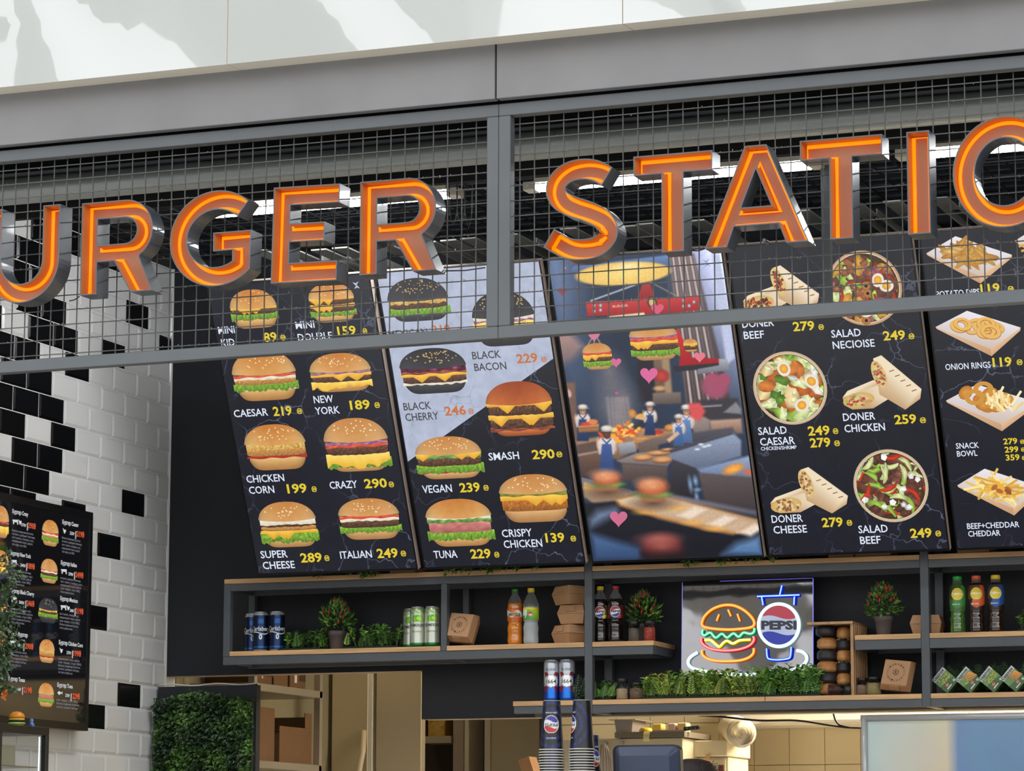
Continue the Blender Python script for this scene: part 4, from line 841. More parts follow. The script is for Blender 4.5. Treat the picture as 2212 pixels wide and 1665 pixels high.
def sprig(mb, p, h, col, n=10, l=.024, lean=None):
    lean = lean or (random.uniform(-.35, .35), random.uniform(-.5, .15)); p = Vector(p); top = p+Vector((lean[0]*h, lean[1]*h, h)); mb.col = lin(sc(col, .8))
    mb.tube([p, (p+top)/2+Vector((0, 0, h*.04)), top], .0011, 4)
    for i in range(n):
        t = .3+.7*i/(n-1); q = p+(top-p)*t; a = random.uniform(0, 6.28); leaf(mb, q, (cos(a), sin(a), random.uniform(.2, .9)), l*random.uniform(.7, 1.15), l*random.uniform(.38, .5), sc(col, random.uniform(.8, 1.2)))
def greenery(name, x0, x1, y0, y1, z, h, n, label, fr=.3, cols=GR, mat_h=.01, group=None, l=.024):
    t = thing(name, ((x0+x1)/2, (y0+y1)/2, z), label, 'artificial plant', group)
    b = MB(); b.box(x0, x1, y0, y1, z+.0012, z+mat_h); b.build('turf_base', pm('dark_green_base', (24, 38, 20), .9), t)
    b = MB()
    for _ in range(n):
        x, y = random.uniform(x0+.006, x1-.006), random.uniform(y0+.01, y1-.006); hh = h*random.uniform(.55, 1.0); c = greens(cols)
        if random.random() < fr: frond(b, (x, y, z+mat_h), (random.uniform(-.5, .5), random.uniform(-.5, .15), 1), hh*1.05, c)
        else: sprig(b, (x, y, z+mat_h), hh*.9, c, l=l)
    b.build('foliage', M_leaf, t, smooth=False); return t
# ------------------------------------------------------------ cans
M_can = vcol('printed_can_vc', .28, metal=.55); M_alum = pm('can_aluminium', (206, 208, 212), .25, .9, var=.03)
M_print = vcol('printed_label_vc', .4)
def cyl(r, x=0): return lambda u, v, w: (((r+w)*sin(u/r)), -((r+w)*cos(u/r)), v)
def can_root(name, label, cat, group, colf, h=.168, r=.0330):
    t = thing(name, (0, 0, 0), label, cat, group); b = MB()
    pr = [(r*.78, .0), (r*.86, .002), (r, .009)]+[(r, .009+(h-.026)*i/44) for i in range(1, 45)]+[(r*.97, h-.011), (r*.86, h-.004)]
    b.lathe(pr, n=72, colf=lambda a, z: lin(colf(((a+pi/2+pi) % (2*pi))-pi, z/h)), caps=True); b.build('can_body', M_can, t)
    b = MB(); b.lathe([(r*.84, h-.0042), (r*.88, h-.002), (r*.88, h), (r*.80, h), (r*.78, h-.004), (.002, h-.004)], n=40); b.build('can_lid', M_alum, t); return t
def ctext(t, r, items, name='can_lettering'):
    b = MB(); mp = cyl(r)
    for s, u, v, w, h, c, bo in items: place_text(b, s, u, v, w, h, mp, .0006, lin(c), bo)
    return b.build(name, M_print, t)
def carls(a, z):
    if z < .05: return (196, 198, 202)
    c = mix((8, 18, 40), (22, 50, 92), .5+.5*cos(a*2.2)); 
    if .70 < z < .82 and abs(a) < .35: c = mix(c, (52, 110, 176), .6)
    if z < .13 and z > .09: c = (40, 96, 160)
    if z > .93: c = (200, 204, 208)
    return c
cc = can_root('beer_can', 'dark blue beer can at the left shelf end, half behind the next can', 'can', 'dark blue beer cans', carls)
b = MB(); mp = cyl(.0333); place_text(b, 'Carlsberg', -.046, .086, .092, .019, mp, .0007, lin((222, 224, 222)), .012, shear=.12)
Pc = [(-.04+.08*i/20, .0785-.006*sin(i/20*pi)+.004*sin(i/20*2*pi)) for i in range(21)]
for (x0, y0), (x1, y1) in zip(Pc, Pc[1:]): b.f([b.v(mp(x, y, .0006), lin((214, 216, 216))) for x, y in ((x0, y0), (x1, y1), (x1, y1+.004), (x0, y0+.004))])
place_text(b, '0', -.0075, .050, .015, .021, mp, .0007, lin((224, 226, 226)), .04); b.build('can_lettering', M_print, cc)
def put(o, px, y, Y, z, rot=0): o.location = (AY(px, y, Y).x, Y, z+.0012); o.rotation_euler.z = rot
put(cc, 544, 1400, 12.02, Z1, +.5)
c2 = dup(cc, label='dark blue beer can in the middle of the three at the left shelf end'); put(c2, 563, 1400, 11.95, Z1, +.42)
c3 = dup(cc, label='dark blue beer can nearest the small green plants at the left'); put(c3, 598, 1400, 11.955, Z1, +.5)
def somers(a, z):
    if z > .95: return (206, 206, 200)
    if z < .10: return (44, 132, 74) if z > .03 else (30, 70, 44)
    c = (196, 200, 186)
    if z > .84: c = mix(c, (110, 164, 50), .8 if sin(a*7+z*60) > .1 else .1)
    for (cx, cz, r, k) in ((-.25, .70, .085, (120, 184, 48)), (.12, .71, .085, (92, 160, 40)), (.5, .70, .085, (148, 200, 70))):
        d = sqrt(((a-cx)*.2)**2+(z-cz)**2)
        if d < r: c = mix(k, (206, 226, 140), .7 if d < .035 else 0)
    return c
sm = can_root('cider_can', 'pale green cider can half hidden behind its neighbour on the upper shelf', 'can', 'pale green cider cans', somers)
ctext(sm, .0333, [('SOMERSBY', -.034, .084, .068, .0115, (44, 62, 52), .02), ('ЯБЛУКО', -.022, .060, .044, .006, (86, 140, 50), .015)])
put(sm, 887, 1395, 12.02, Z1, +.25); c2 = dup(sm, label='pale green cider can in front, middle of three beside the steel post'); put(c2, 902, 1395, 11.945, Z1, +.3)
c3 = dup(sm, label='pale green cider can standing right against the steel post'); put(c3, 934, 1393, 11.945, Z1, +.35)
def blanc(a, z):
    if z > .94: return (206, 208, 212)
    c = (186, 190, 198) if z > .36 else mix((24, 60, 160), (40, 120, 220), max(0, cos(a*1.6)))
    e = (a/.95)**2+((z-.48)/.14)**2
    if .22 < z < .70 and e > 1 and abs(abs(a)-.25-abs(z-.48)*2.4) < .28: c = (150, 48, 44)
    if e < 1.18: c = (120, 128, 150)
    if e < 1: c = (232, 232, 230)
    if a > .95 and z < .66: c = mix((30, 50, 120), (40, 60, 150), z)
    return c
bl = can_root('beer_can', 'silver and blue beer can at the left end of the lower shelf', 'can', 'silver and blue beer cans', blanc)
ctext(bl, .0333, [('BLANC', -.022, .123, .044, .010, (90, 96, 112), .01), ('1664', -.022, .071, .044, .016, (34, 36, 52), .01)])
put(bl, 1192, 1508, 11.95, Z2, +.25); c2 = dup(bl, label='silver and blue beer can beside the fern on the lower shelf'); put(c2, 1225, 1507, 11.95, Z2, +.3)
# ------------------------------------------------------------ bottles
M_pet = pm('clear_bottle_plastic', (236, 240, 240), .08, trans=.92, ior=1.35, var=0)
def liquid(name, c, rough=.08): return pm(name, c, rough, var=.06, scale=30, coat=.8)
def bottle(name, label, group, prof, liq, fill, capc, lab, capr=.0145):
    """prof (r, z); label (z0, z1, colour function)"""
    t = thing(name, (0, 0, 0), label, 'bottle', group); h = prof[-1][1]
    P = catmull(prof, 4)
    low = [p for p in P if p[1] <= fill]; b = MB(); b.lathe([(p[0]-.0008, p[1]) for p in low], n=32); b.build('drink', liq, t)
    b = MB(); b.lathe([p for p in P if p[1] >= fill-.004], n=32, caps=False); b.build('bottle_neck', M_pet, t)
    b = MB(); b.lathe([(capr, h-.001), (capr, h+.013), (capr*.9, h+.016)], n=28); b.build('cap', pm('cap_%d_%d_%d' % capc, capc, .4), t)
    if lab:
        z0, z1, cf = lab; b = MB(); q = [p for p in P if z0 <= p[1] <= z1]
        R = lambda z: next((a_[0]+(b_[0]-a_[0])*(z-a_[1])/(b_[1]-a_[1]) for a_, b_ in zip(P, P[1:]) if a_[1] <= z <= b_[1] and b_[1] > a_[1]), .03)+.0007
        b.lathe([(R(z0+(z1-z0)*i/52), z0+(z1-z0)*i/52) for i in range(53)], n=96, colf=lambda a, z: lin(cf(((a+pi/2+pi) % (2*pi))-pi, (z-z0)/(z1-z0))), caps=False); b.build('bottle_label', M_print, t)
    return t
PB = [(.026, 0), (.030, .004), (.0325, .018), (.031, .042), (.0325, .070), (.0290, .090), (.0315, .098), (.0320, .13), (.0325, .155), (.030, .172), (.021, .195), (.0135, .209), (.0128, .216)]
def mir(a, z):
    if z > .88 or z < .2: return (206, 84, 36)
    k = sin(a*3+z*5); c = (226, 222, 210) if abs(z-.55-.1*sin(a*4)) < .2 else (210, 110, 48)
    if abs(a-.0) < .30 and abs(z-.72+abs(a)*.5) < .10: c = (226, 150, 60)
    return c
bt = bottle('soda_bottle', 'orange soda bottle with green cap on the upper shelf', None, PB, liquid('orange_soda', (206, 120, 22)), .176, (30, 110, 42), (.100, .150, mir))
ctext(bt, .0332, [('MIRINDA', -.026, .118, .052, .012, (30, 96, 52), .03)], 'label_lettering'); put(bt, 1112.5, 1388, 11.96, Z1, +.3)
def sev(a, z):
    if z > .86: return (222, 206, 40)
    d = sqrt((a+.05)**2*.5+(z-.46)**2)
    if d < .20: return (196, 46, 40)
    return mix((66, 150, 50), (186, 210, 50), max(0, min(1, z*.9+a*.5))) if a > -.5 or z < .35 else (226, 230, 220)
b7 = bottle('soda_bottle', 'clear lemon soda bottle with yellow cap and green label', None, PB, pm('clear_lemonade', (206, 212, 212), .05, trans=.45, ior=1.33, var=.1, scale=40), .158, (206, 176, 30), (.100, .150, sev))
ctext(b7, .0334, [('7', -.027, .108, .013, .030, (240, 242, 240), .05), ('up', -.0075, .117, .015, .010, (244, 244, 240), .03)], 'label_lettering'); put(b7, 1147, 1386, 11.95, Z1, +.3)
def peps(acc):
    def f(a, z):
        x = a*.0325; y = (z-.5)*.052; d = sqrt(x*x+y*y)
        if d < .0225:
            if d > .0208: return (236, 238, 240)
            w = .0045*sin(x*130)
            return (188, 44, 50) if y > .008+w*.6 else ((36, 60, 150) if y < -.009+w*.6 else (236, 238, 240))
        return acc if (abs(sin(a*9+z*7)) > .93 and abs(a) > .6) or (x > .012 and y < -.012 and d < .034) else (16, 16, 20)
    return f
M_cola = liquid('cola', (22, 12, 10))
p1 = bottle('cola_bottle', 'cola bottle with yellow cap right of the steel post', 'cola bottles on the upper shelf', PB, M_cola, .178, (206, 176, 36), (.098, .152, peps((226, 196, 40))))
ctext(p1, .0332, [('PEPSI', -.0195, .1215, .039, .0085, (24, 24, 28), .04)], 'label_lettering'); put(p1, 1297, 1380, 11.97, Z1, +.25)
p2 = bottle('cola_bottle', 'cola bottle with dark red cap beside the chili plant', 'cola bottles on the upper shelf', PB, M_cola, .178, (150, 40, 52), (.098, .152, peps((196, 44, 60))))
ctext(p2, .0332, [('PEPSI', -.0195, .1215, .039, .0085, (24, 24, 28), .04)], 'label_lettering'); put(p2, 1330, 1379, 11.97, Z1, +.28)
PL_ = [(.027, 0), (.0305, .005), (.0315, .02), (.0295, .038), (.031, .055), (.0285, .075), (.0305, .10), (.0325, .13), (.0325, .155), (.029, .178), (.021, .194), (.0175, .203), (.0172, .207)]
def lip(base):
    def f(a, z):
        x = a*.032; y = (z-.66)*.100; d = sqrt(x*x+y*y)
        if d < .0235: return (226, 200, 50) if d < .021 else (240, 224, 120)
        if abs(y) < .0085 and abs(x) < .024: return (150, 40, 34)
        if z < .45 and a > -.9+z and z > .10+.16*abs(a): return base
        if a > .55 and z > .12*abs(a)+.1: return base
        if z < .45: return (40, 30, 18) if base[0] > base[1] or base[2] > base[1] else (60, 110, 50)
        return sc(base, .8) if a > .4 else mix((60, 50, 30), base, .25)
    return f
for px, lc, cap, base, word, lb in ((2070, (64, 104, 32), (34, 150, 60), (70, 140, 66), 'ЗЕЛЕНИЙ ЧАЙ', 'green tea bottle with green cap, nearest the steel post'), (2111, (44, 18, 10), (206, 84, 46), (214, 96, 46), 'ПЕРСИК', 'iced tea bottle with orange cap, between two other tea bottles'), (2153, (48, 24, 12), (214, 186, 40), (36, 84, 160), 'ЛИМОН', 'iced tea bottle with yellow cap and blue label')):
    l = bottle('tea_bottle', lb, 'iced tea bottles', PL_, liquid('tea_%s' % base[2], lc), .196, cap, (.085, .185, lip(base)), .0185)
    ctext(l, .0334, [('Lipton', -.0190, .1485, .038, .0085, (240, 238, 230), .02), (word, -.022, .108, .03, .005, (236, 240, 236), .01)], 'label_lettering'); put(l, px, 1366, 11.95, Z1, +.2)
# ------------------------------------------------------------ kraft burger boxes
M_kraft = pm('brown_kraft_card', (176, 134, 96), .75, var=.08, scale=30)
M_kprint = pm('dark_kraft_print', (70, 50, 36), .8)
def frustum(b, M, w0, w1, z0, z1):
    i = [b.v(M @ Vector(p)) for p in ((-w0,-w0,z0),(w0,-w0,z0),(w0,w0,z0),(-w0,w0,z0),(-w1,-w1,z1),(w1,-w1,z1),(w1,w1,z1),(-w1,w1,z1))]
    for q in ((0,3,2,1),(4,5,6,7),(0,1,5,4),(1,2,6,5),(2,3,7,6),(3,0,4,7)): b.f([i[k] for k in q])
def burger_box(M, label, group, logo=False, a=.062):
    t = thing('burger_box', M.translation, label, 'takeaway box', group)
    b = MB(); frustum(b, M, a*.82, a, 0, .042); b.build('box_base', M_kraft, t, bevel=.0012)
    b = MB(); frustum(b, M, a*1.02, a*.84, .0425, .078); b.build('box_lid', M_kraft, t, bevel=.0012)
    b = MB(); frustum(b, M @ Matrix.Translation((0, -a*.93, 0)), .016, .015, .060, .079) if False else b.obox(M @ Vector((0, -a*.96, .062)), [M.to_3x3() @ Vector(v) for v in ((1,0,0),(0,.4,1),(0,-1,.4))], (.02, .011, .0012)); b.build('lid_tab', M_kraft, t)
    if logo:
        b = MB(); R = a*.50; mp = lambda u, v, w: M @ Vector((u, v, .0785+w))
        def ringtext(s, a0, a1, h):
            n = len(s)
            for k, ch in enumerate(s):
                if ch == ' ': continue
                an = a0+(a1-a0)*(k+.5)/n; an = radians(an); ro = an-pi/2; wd = R*abs(radians(a1-a0))/n*.72
                place_text(b, ch, R*cos(an)-wd/2*cos(ro), R*sin(an)-wd/2*sin(ro), wd, h, mp, .0004, (0, 0, 0), .02, ro)
        ringtext('BURGER', 150, 30, .0075); ringtext('STATION', -30, -150, .0075); ringtext('/////', 28, -28, .006); ringtext('/////', -152, -208, .006)
        r = R*.42; hexa = [(r*cos(pi/2+k*pi/3), r*1.05*sin(pi/2+k*pi/3)) for k in range(6)]
        b.prism([hexa, [(x*.8, y*.8) for x, y in hexa]], mp, .0004, .0003, cap1=False, side=False); place_text(b, 'B', -r*.3, -r*.42, r*.6, r*.84, mp, .0004, (0, 0, 0), .03)
        b.build('printed_logo', M_kprint, t)
    return t
def RX(a): return Matrix.Rotation(a, 4, 'X')
def RZ(a): return Matrix.Rotation(a, 4, 'Z')
def TR(v): return Matrix.Translation(v)
# leaning boxes: rest on a tilted edge, lid towards the room
burger_box(TR((AY(1006, 1392, 11.99).x, 11.995, Z1+.0595)) @ RZ(-.02) @ RX(radians(68)) @ RZ(-.12), 'brown burger box leaning with its printed lid forward, beside the orange soda', 'brown burger boxes', True)
burger_box(TR((AY(1946, 1500, 11.99).x, 11.99, Z2+.0595)) @ RZ(.0) @ RX(radians(70)) @ RZ(-.12), 'brown burger box leaning on the lower shelf beside the glass jars', 'brown burger boxes', True)
sx_ = AY(1240, 1390, 12.0).x
for k, (dx, rz, lb) in enumerate(((-.012, -.62, 'bottom'), (.010, -.10, 'middle'), (-.010, -.62, 'top'))):
    burger_box(TR((sx_+dx, 12.01, Z1+.001+k*.081)) @ RZ(rz), 'brown burger box, %s of the stack of three beside the steel post' % lb, 'brown burger boxes')
burger_box(TR((AY(2003, 1366, 12.02).x, 12.03, Z1+.001)) @ RZ(.10), 'closed brown burger box behind the steel post beside the tea bottles', 'brown burger boxes')
# ------------------------------------------------------------ potted chili plants
M_pot = pm('grey_brown_pot', (92, 82, 80), .7, var=.06); M_chili = pm('red_chili_skin', (176, 34, 36), .35, var=.1)
def chili(label, px, y, Y, z, seed, s=1.):
    random.seed(seed)
    t = thing('chili_plant', (0, 0, 0), label, 'potted plant', 'potted chili plants')
    b = MB(); b.lathe([(.0265, 0), (.028, .002), (.035, .060), (.0372, .061), (.039, .080), (.0368, .080), (.034, .064), (.002, .064)], n=32); b.build('pot', M_pot, t)
    b = MB(); b.lathe([(.002, .066), (.0335, .066)], n=20); b.build('soil', pm('potting_soil', (40, 30, 24), .9), t)
    b = MB(); C = Vector((0, 0, .125))
    for _ in range(440):
        a = random.uniform(0, 6.28); ph = random.uniform(-.75, 1.5); r = random.uniform(.55, 1)
        d = Vector((cos(a)*cos(ph), sin(a)*cos(ph), sin(ph))); w = 1-.28*max(0, d.z)
        p = C+Vector((d.x*.068*w, d.y*.064*w, d.z*(.078 if d.z > 0 else .055)))*r
        leaf(b, p, d+Vector((random.uniform(-.6, .6), random.uniform(-.6, .6), random.uniform(0, .9))), random.uniform(.020, .034), random.uniform(.009, .013), greens(), d)
    b.build('foliage', M_leaf, t, smooth=False)
    cb = MB(); cb.tube([(0, 0, 0), (0, 0, .004), (0, .001, .012), (.001, .002, .021)], [.0028, .0042, .0036, .0006], 8)
    first = None
    for k in range(15):
        a = random.uniform(3.4, 6.1); ph = random.uniform(-.25, 1.35); d = Vector((cos(a)*cos(ph), sin(a)*cos(ph), sin(ph))); w = 1-.28*max(0, d.z)
        if first is None: o = first = cb.build('chili_pepper', M_chili, t)
        else: o = first.copy(); COL.objects.link(o); o.parent = t
        o.location = C+Vector((d.x*.068*w, d.y*.064*w, d.z*.078))*.97; o.rotation_euler = Vector((d.x*.5+random.uniform(-.3, .3), d.y*.3, 1)).to_track_quat('Z', 'Y').to_euler()
    put(t, px, y, Y, z, random.uniform(-.3, .3)); t.scale = (s, s, s)
chili('chili plant in a grey pot between green plants on the left shelf', 728, 1400, 12.0, Z1, 11, 1.02)
chili('chili plant behind two spice shakers, beside the cola bottles', 1390, 1384, 12.06, Z1, 12)
chili('chili plant in a grey pot above the bun rack, right of the lit sign', 1909, 1369, 12.0, Z1, 13, .98)
random.seed(21)
X = lambda x, y, Y: AY(x, y, Y).x
greenery('leafy_plant_strip', X(612, 1400, 12), X(706, 1400, 12), 11.93, 12.06, Z1, .088, 46, 'low green plant strip left of the chili pot, beside blue cans', .18)
greenery('leafy_plant_strip', X(756, 1400, 12), X(872, 1400, 12), 11.93, 12.06, Z1, .098, 56, 'low green plant strip right of the chili pot, beside pale green cans', .2)
greenery('fern_tuft', X(1240, 1508, 12), X(1261, 1508, 12), 11.94, 12.06, Z2, .13, 16, 'dark green fern between the silver cans and the steel post', .95, [(34, 70, 40), (46, 86, 46)])
greenery('fern_tuft', X(1284, 1508, 12), X(1330, 1508, 12), 11.95, 12.08, Z2, .085, 20, 'green fern tuft between the steel post and a spice shaker', .7)
greenery('plant_hedge', X(1396, 1508, 12), X(1640, 1506, 12), 11.93, 12.0, Z2, .112, 170, 'long green plant strip under the lit sign, left length', .5, [(150, 170, 70), (128, 160, 66), (110, 150, 56), (88, 132, 48), (166, 176, 80)], l=.032)
greenery('plant_hedge', X(1642, 1506, 12), X(1782, 1504, 12), 11.93, 12.0, Z2, .118, 120, 'green plant strip in front of the bun rack, right end of the hedge', .3, [(98, 146, 56), (116, 158, 66), (84, 128, 60)], l=.034)
greenery('pine_sprigs', X(2040, 1500, 12.08), XR, 12.05, 12.13, Z2, .155, 120, 'dark pine greenery behind the juice cartons', .9, [(44, 84, 36), (66, 112, 48), (54, 96, 42)])
greenery('leafy_plant_strip', X(2208, 1365, 12), X(2240, 1365, 12), 11.93, 12.05, Z1, .09, 16, 'small green plant at the right edge beside the yellow-capped tea', .2)
def trailing(x0, x1, n, lb):
    t = thing('trailing_plant', ((x0+x1)/2, 11.95, ZT), lb, 'artificial plant', 'trailing plants on the top shelf'); b = MB()
    for _ in range(n):
        x = random.uniform(x0, x1); b.col = lin((60, 90, 40)); q = Vector((x, random.uniform(11.98, 12.05), ZT+.020)); e_ = Vector((x+random.uniform(-.04, .04), YS-.020, ZT+.012)); f_ = e_+Vector((random.uniform(-.02, .02), -.006, -random.uniform(.004, .03)))
        P = [q, (q+e_)/2+Vector((0, 0, .012)), e_, f_]; b.tube(P, .0011, 4)
        for k in range(7): i = random.randrange(3); p = P[i]+(P[i+1]-P[i])*random.random(); leaf(b, p+Vector((0, 0, .006 if i < 2 else 0)), (random.uniform(-1, 1), -.2 if i < 2 else -.9, random.uniform(.3, .9) if i < 2 else random.uniform(-.8, .5)), random.uniform(.024, .038), .016, greens([(90, 130, 50), (70, 110, 40), (110, 150, 64)]))
    b.build('foliage', M_leaf, t, smooth=False)
trailing(X(962, 1235, 11.9), X(1180, 1225, 11.9), 26, 'trailing green leaves over the top board below the second screen')
trailing(X(1465, 1215, 11.9), X(1690, 1205, 11.9), 26, 'trailing green leaves over the top board below the third screen')
trailing(X(640, 1245, 11.9), X(840, 1235, 11.9), 12, 'trailing green leaves half hidden below the first screen')
for x0, x1, lb in ((1792, 1846, 'flat brown card box under the fourth screen, left one'), (1850, 1926, 'flat brown card box under the fourth screen, right one'), (2070, 2140, 'flat brown card box under the fifth screen'), (846, 900, 'flat brown card box under the first screen')):
    b = MB(); b.box(X(x0, 1198, 11.96), X(x1, 1198, 11.96), 11.94, 12.06, ZT+.0005, ZT+.034); tag(b.build('card_box', M_kraft, bevel=.002), lb, 'box', 'card boxes on the top board')
# ------------------------------------------------------------ jars and shakers
M_glass = pm('jar_glass', (240, 242, 242), .04, trans=1., ior=1.25, var=0); M_blid = pm('black_plastic_lid', (26, 26, 28), .35)
def jar(name, label, r, h, fill, fc, px, y, Y, z, lidh=.014, neck=1., group='spice jars', lying=False, rot=0, fvar=.3):
    t = thing(name, (0, 0, 0), label, 'jar', group); b = MB()
    b.lathe([(r*.9, .0), (r, .003), (r, h*.78), (r*.92*neck, h*.88), (r*.88*neck, h)], n=30); b.build('glass_body', M_glass, t)
    b = MB(); b.lathe([(r*.86, .003), (r*.93, .005), (r*.93, fill)], n=26); b.build('contents', pm('fill_%d_%d_%d' % fc, fc, .85, var=fvar, scale=260, bump=.4, bscale=300), t)
    b = MB(); b.lathe([(r*.98*neck, h-.002), (r*.98*neck, h+lidh), (r*.92*neck, h+lidh+.002)], n=30); b.build('lid', M_blid, t)
    put(t, px, y, Y, z, rot)
    if lying: t.rotation_euler = (pi/2, 0, pi/2+rot); t.location.z = z+r
    return t
jar('spice_shaker', 'glass shaker of grey pepper before the chili plant', .0235, .066, .054, (116, 108, 96), 1370, 1382, 11.955, Z1, .016)
jar('spice_shaker', 'glass shaker of red paprika before the chili plant', .0235, .066, .056, (190, 78, 58), 1403.5, 1380, 11.955, Z1, .016)
jar('spice_shaker', 'glass shaker of pale powder on the lower shelf beside a squat jar', .0235, .067, .044, (206, 178, 140), 1344, 1508, 11.94, Z2, .017)
jar('spice_jar', 'squat glass jar of brown seeds beside the green hedge', .029, .056, .044, (130, 106, 84), 1375.5, 1508, 11.945, Z2, .010, .85)
jar('spice_jar', 'dark-lidded glass jar beside the bun rack, left of two', .0235, .056, .040, (150, 120, 100), 1863, 1501, 11.95, Z2, .010, .9)
jar('spice_jar', 'dark-lidded glass jar of pale mushrooms beside the leaning box', .030, .060, .046, (176, 160, 104), 1888, 1501, 11.955, Z2, .009, .88)
jar('spice_shaker', 'glass shaker lying on its side before the bun rack', .0225, .066, .052, (70, 34, 26), 1790, 1503, 11.93, Z2, .022, 1., lying=True, rot=.12)
# ------------------------------------------------------------ bun rack
RX0, RX1 = X(1762, 1500, 11.93), X(1842, 1500, 11.93); ZR = AY(1842, 1347, 11.93).z
BR = thing('bun_rack', ((RX0+RX1)/2, 12.03, Z2), 'plywood bun rack on the lower shelf beside the lit sign', 'rack')
for nm, bx in (('top_panel', (X(1743, 1350, 11.92), RX1+.006, 11.92, 12.14, ZR, ZR+.010)), ('side_panel', (RX1-.006, RX1+.006, 11.93, 12.14, Z2+.001, ZR)), ('side_panel', (RX0-.008, RX0-.001, 12.04, 12.14, Z2+.001, ZR)), ('back_panel', (RX0, RX1-.006, 12.13, 12.14, Z2+.001, ZR))):
    b = MB(); b.box(*bx)
    if bx[0] == RX1-.006:
        for k in range(7): y = 11.945+k*.029; b.box(RX1+.0062, RX1+.010, y, y+.012, Z2+.001, ZR)
    b.build(nm, M_ply, BR)
M_bun = vcol('bun_crust_vc', .5)
def bun(px, py, blk, label, rx=.046, dx=0):
    Y = 12.0; p = AY(px, py, Y); t = thing('burger_bun', p, label, 'bun', 'buns in the plywood rack'); b = MB(); random.seed(int(px*7+py))
    sd = random.random()*9; A, B_ = (((26, 24, 26), (58, 54, 56)) if blk else ((166, 98, 42), (226, 172, 106)))
    P = [(.001, -.024), (.032, -.0235), (.043, -.017), (.046, -.008), (.0435, -.003), (.0455, .001), (.044, .009), (.037, .017), (.025, .0225), (.012, .0245), (.001, .025)]
    def cf(a, z): k = .5+.5*z/.025; return lin(sc(mix(B_, A, max(0, min(1, .25+k*.6+.35*nz(cos(a)*2+sd, sin(a)*2+z*40, 1, sd)))), .9))
    b.lathe([(r*rx/.046, z) for r, z in P], c=p, n=28, colf=cf); b.build('bun_body', M_bun, t)
    if blk:
        b = MB()
        for _ in range(40): a = random.uniform(3.2, 6.2); r = random.uniform(.0, .036); q = Vector((p.x+r*cos(a), p.y+r*sin(a), p.z+.0255-.012*(r/.036)**2.2)); b.obox(q, ((cos(a), sin(a), 0), (-sin(a), cos(a), 0), (0, 0, 1)), (.0016, .0009, .0006))
        b.build('sesame_seeds', pm('sesame', (196, 186, 160), .7), t)
    return t
zs = 4.6
for k, (x, y, bk) in enumerate(((1784, 1361, 1), (1788, 1388, 0), (1790, 1413, 1), (1793, 1438, 0), (1796, 1462, 1))):
    bun(min(x, 1787), y+1.5, bk, ['topmost black bun with sesame in the rack, left column', 'tan bun second from the top in the rack, left column', 'black bun third from the top in the rack, left column', 'tan bun fourth from the top in the rack, left column', 'black bun fifth from the top in the rack, left column'][k], .042)
for k, (x, y, bk) in enumerate(((1825, 1366, 0), (1829, 1391, 1), (1831, 1415, 0), (1832, 1440, 1), (1832, 1465, 0))):
    bun(1823, y+.5, bk, ['topmost glossy tan bun in the rack, right column', 'black bun second from the top in the rack, right column', 'split tan bun third from the top in the rack, right column', 'black sesame bun fourth from the top in the rack, right column', 'split tan bun lowest in the rack, right column'][k], .0295)
bun(1787, 1487.5, 0, 'tan bun at the bottom of the rack, half behind the lying shaker', .042); bun(1823, 1490.5, 1, 'black bun at the very bottom of the rack, right column', .0295)
# ------------------------------------------------------------ neon sign on clear panel
YN = 12.035
NS = thing('neon_sign', (AY(1615, 1500, YN).x, YN, Z2), 'lit neon sign of a burger and soda cup on a clear mirror-like panel', 'neon sign')
NT = radians(2.5); NN = Vector((0, -cos(NT), sin(NT))); NU = Vector((0, sin(NT), cos(NT))); NP = Vector((0, YN, Z2))
def N(x, y, d=0): return AP(1440+.20796*x, 1200+.20796*y, NP+NN*(.012+d), NN)
q0, q1 = AP(1474.5, 1258, NP, NN), AP(1755.5, 1249, NP, NN); hN = (q1-NP).dot(NU)
def nbox(b, x0, x1, d0, d1, h0, h1): b.obox(NP+Vector(((x0+x1)/2, 0, 0))+NN*(-(d0+d1)/2)+NU*((h0+h1)/2), ((1, 0, 0), NN, NU), ((x1-x0)/2, (d1-d0)/2, (h1-h0)/2))
M_acr = pm('smoky_mirror_panel', (112, 110, 112), .03, .9, var=.12, scale=3, bump=.05, bscale=5)
b = MB(); nbox(b, q0.x, q1.x, 0, .005, .002, hN); b.build('clear_panel', M_acr, NS)
M_edge = emi('lit_panel_edge', (.10, .10, .95), .8); b = MB()
for bx in ((q1.x+.0002, q1.x+.0022, -.0005, .0055, .02, hN), (q0.x+.16, q1.x, -.0005, .0055, hN+.0002, hN+.0016), (q0.x-.0022, q0.x-.0002, -.0005, .0055, .02, hN)): nbox(b, *bx)
b.build('panel_edge', M_edge, NS)
NC = {'orange': ((1.0, .20, .0), (1.0, .52, .16)), 'green': ((.0, .42, .12), (.42, .95, .80)), 'yellow': ((.85, .65, .0), (1., .98, .62)), 'red': ((.85, .03, .04), (1., .38, .36)), 'white': ((.55, .85, .90), (1.2, 1.25, 1.25)), 'blue': ((.0, .03, 1.0), (.45, .80, 1.3))}
def neon(c, pts, name, r=.0062, closed=False, sm=True):
    P = [N(*p) for p in (catmull(pts, 6) if sm and len(pts) > 2 else pts)]
    body, core = NC[c]; b = MB(); b.tube(P, r, 8, closed=closed); o = b.build(name, emi('neon_%s_sleeve' % c, body, 1.5, tuple(.25*k for k in body)), NS)
    b = MB(); b.tube([p+Vector((0, -r*.66, 0)) for p in P], r*.48, 8, closed=closed); b.build('glowing_core', emi('neon_%s_core' % c, core, 1.5, (.05, .05, .05)), o)
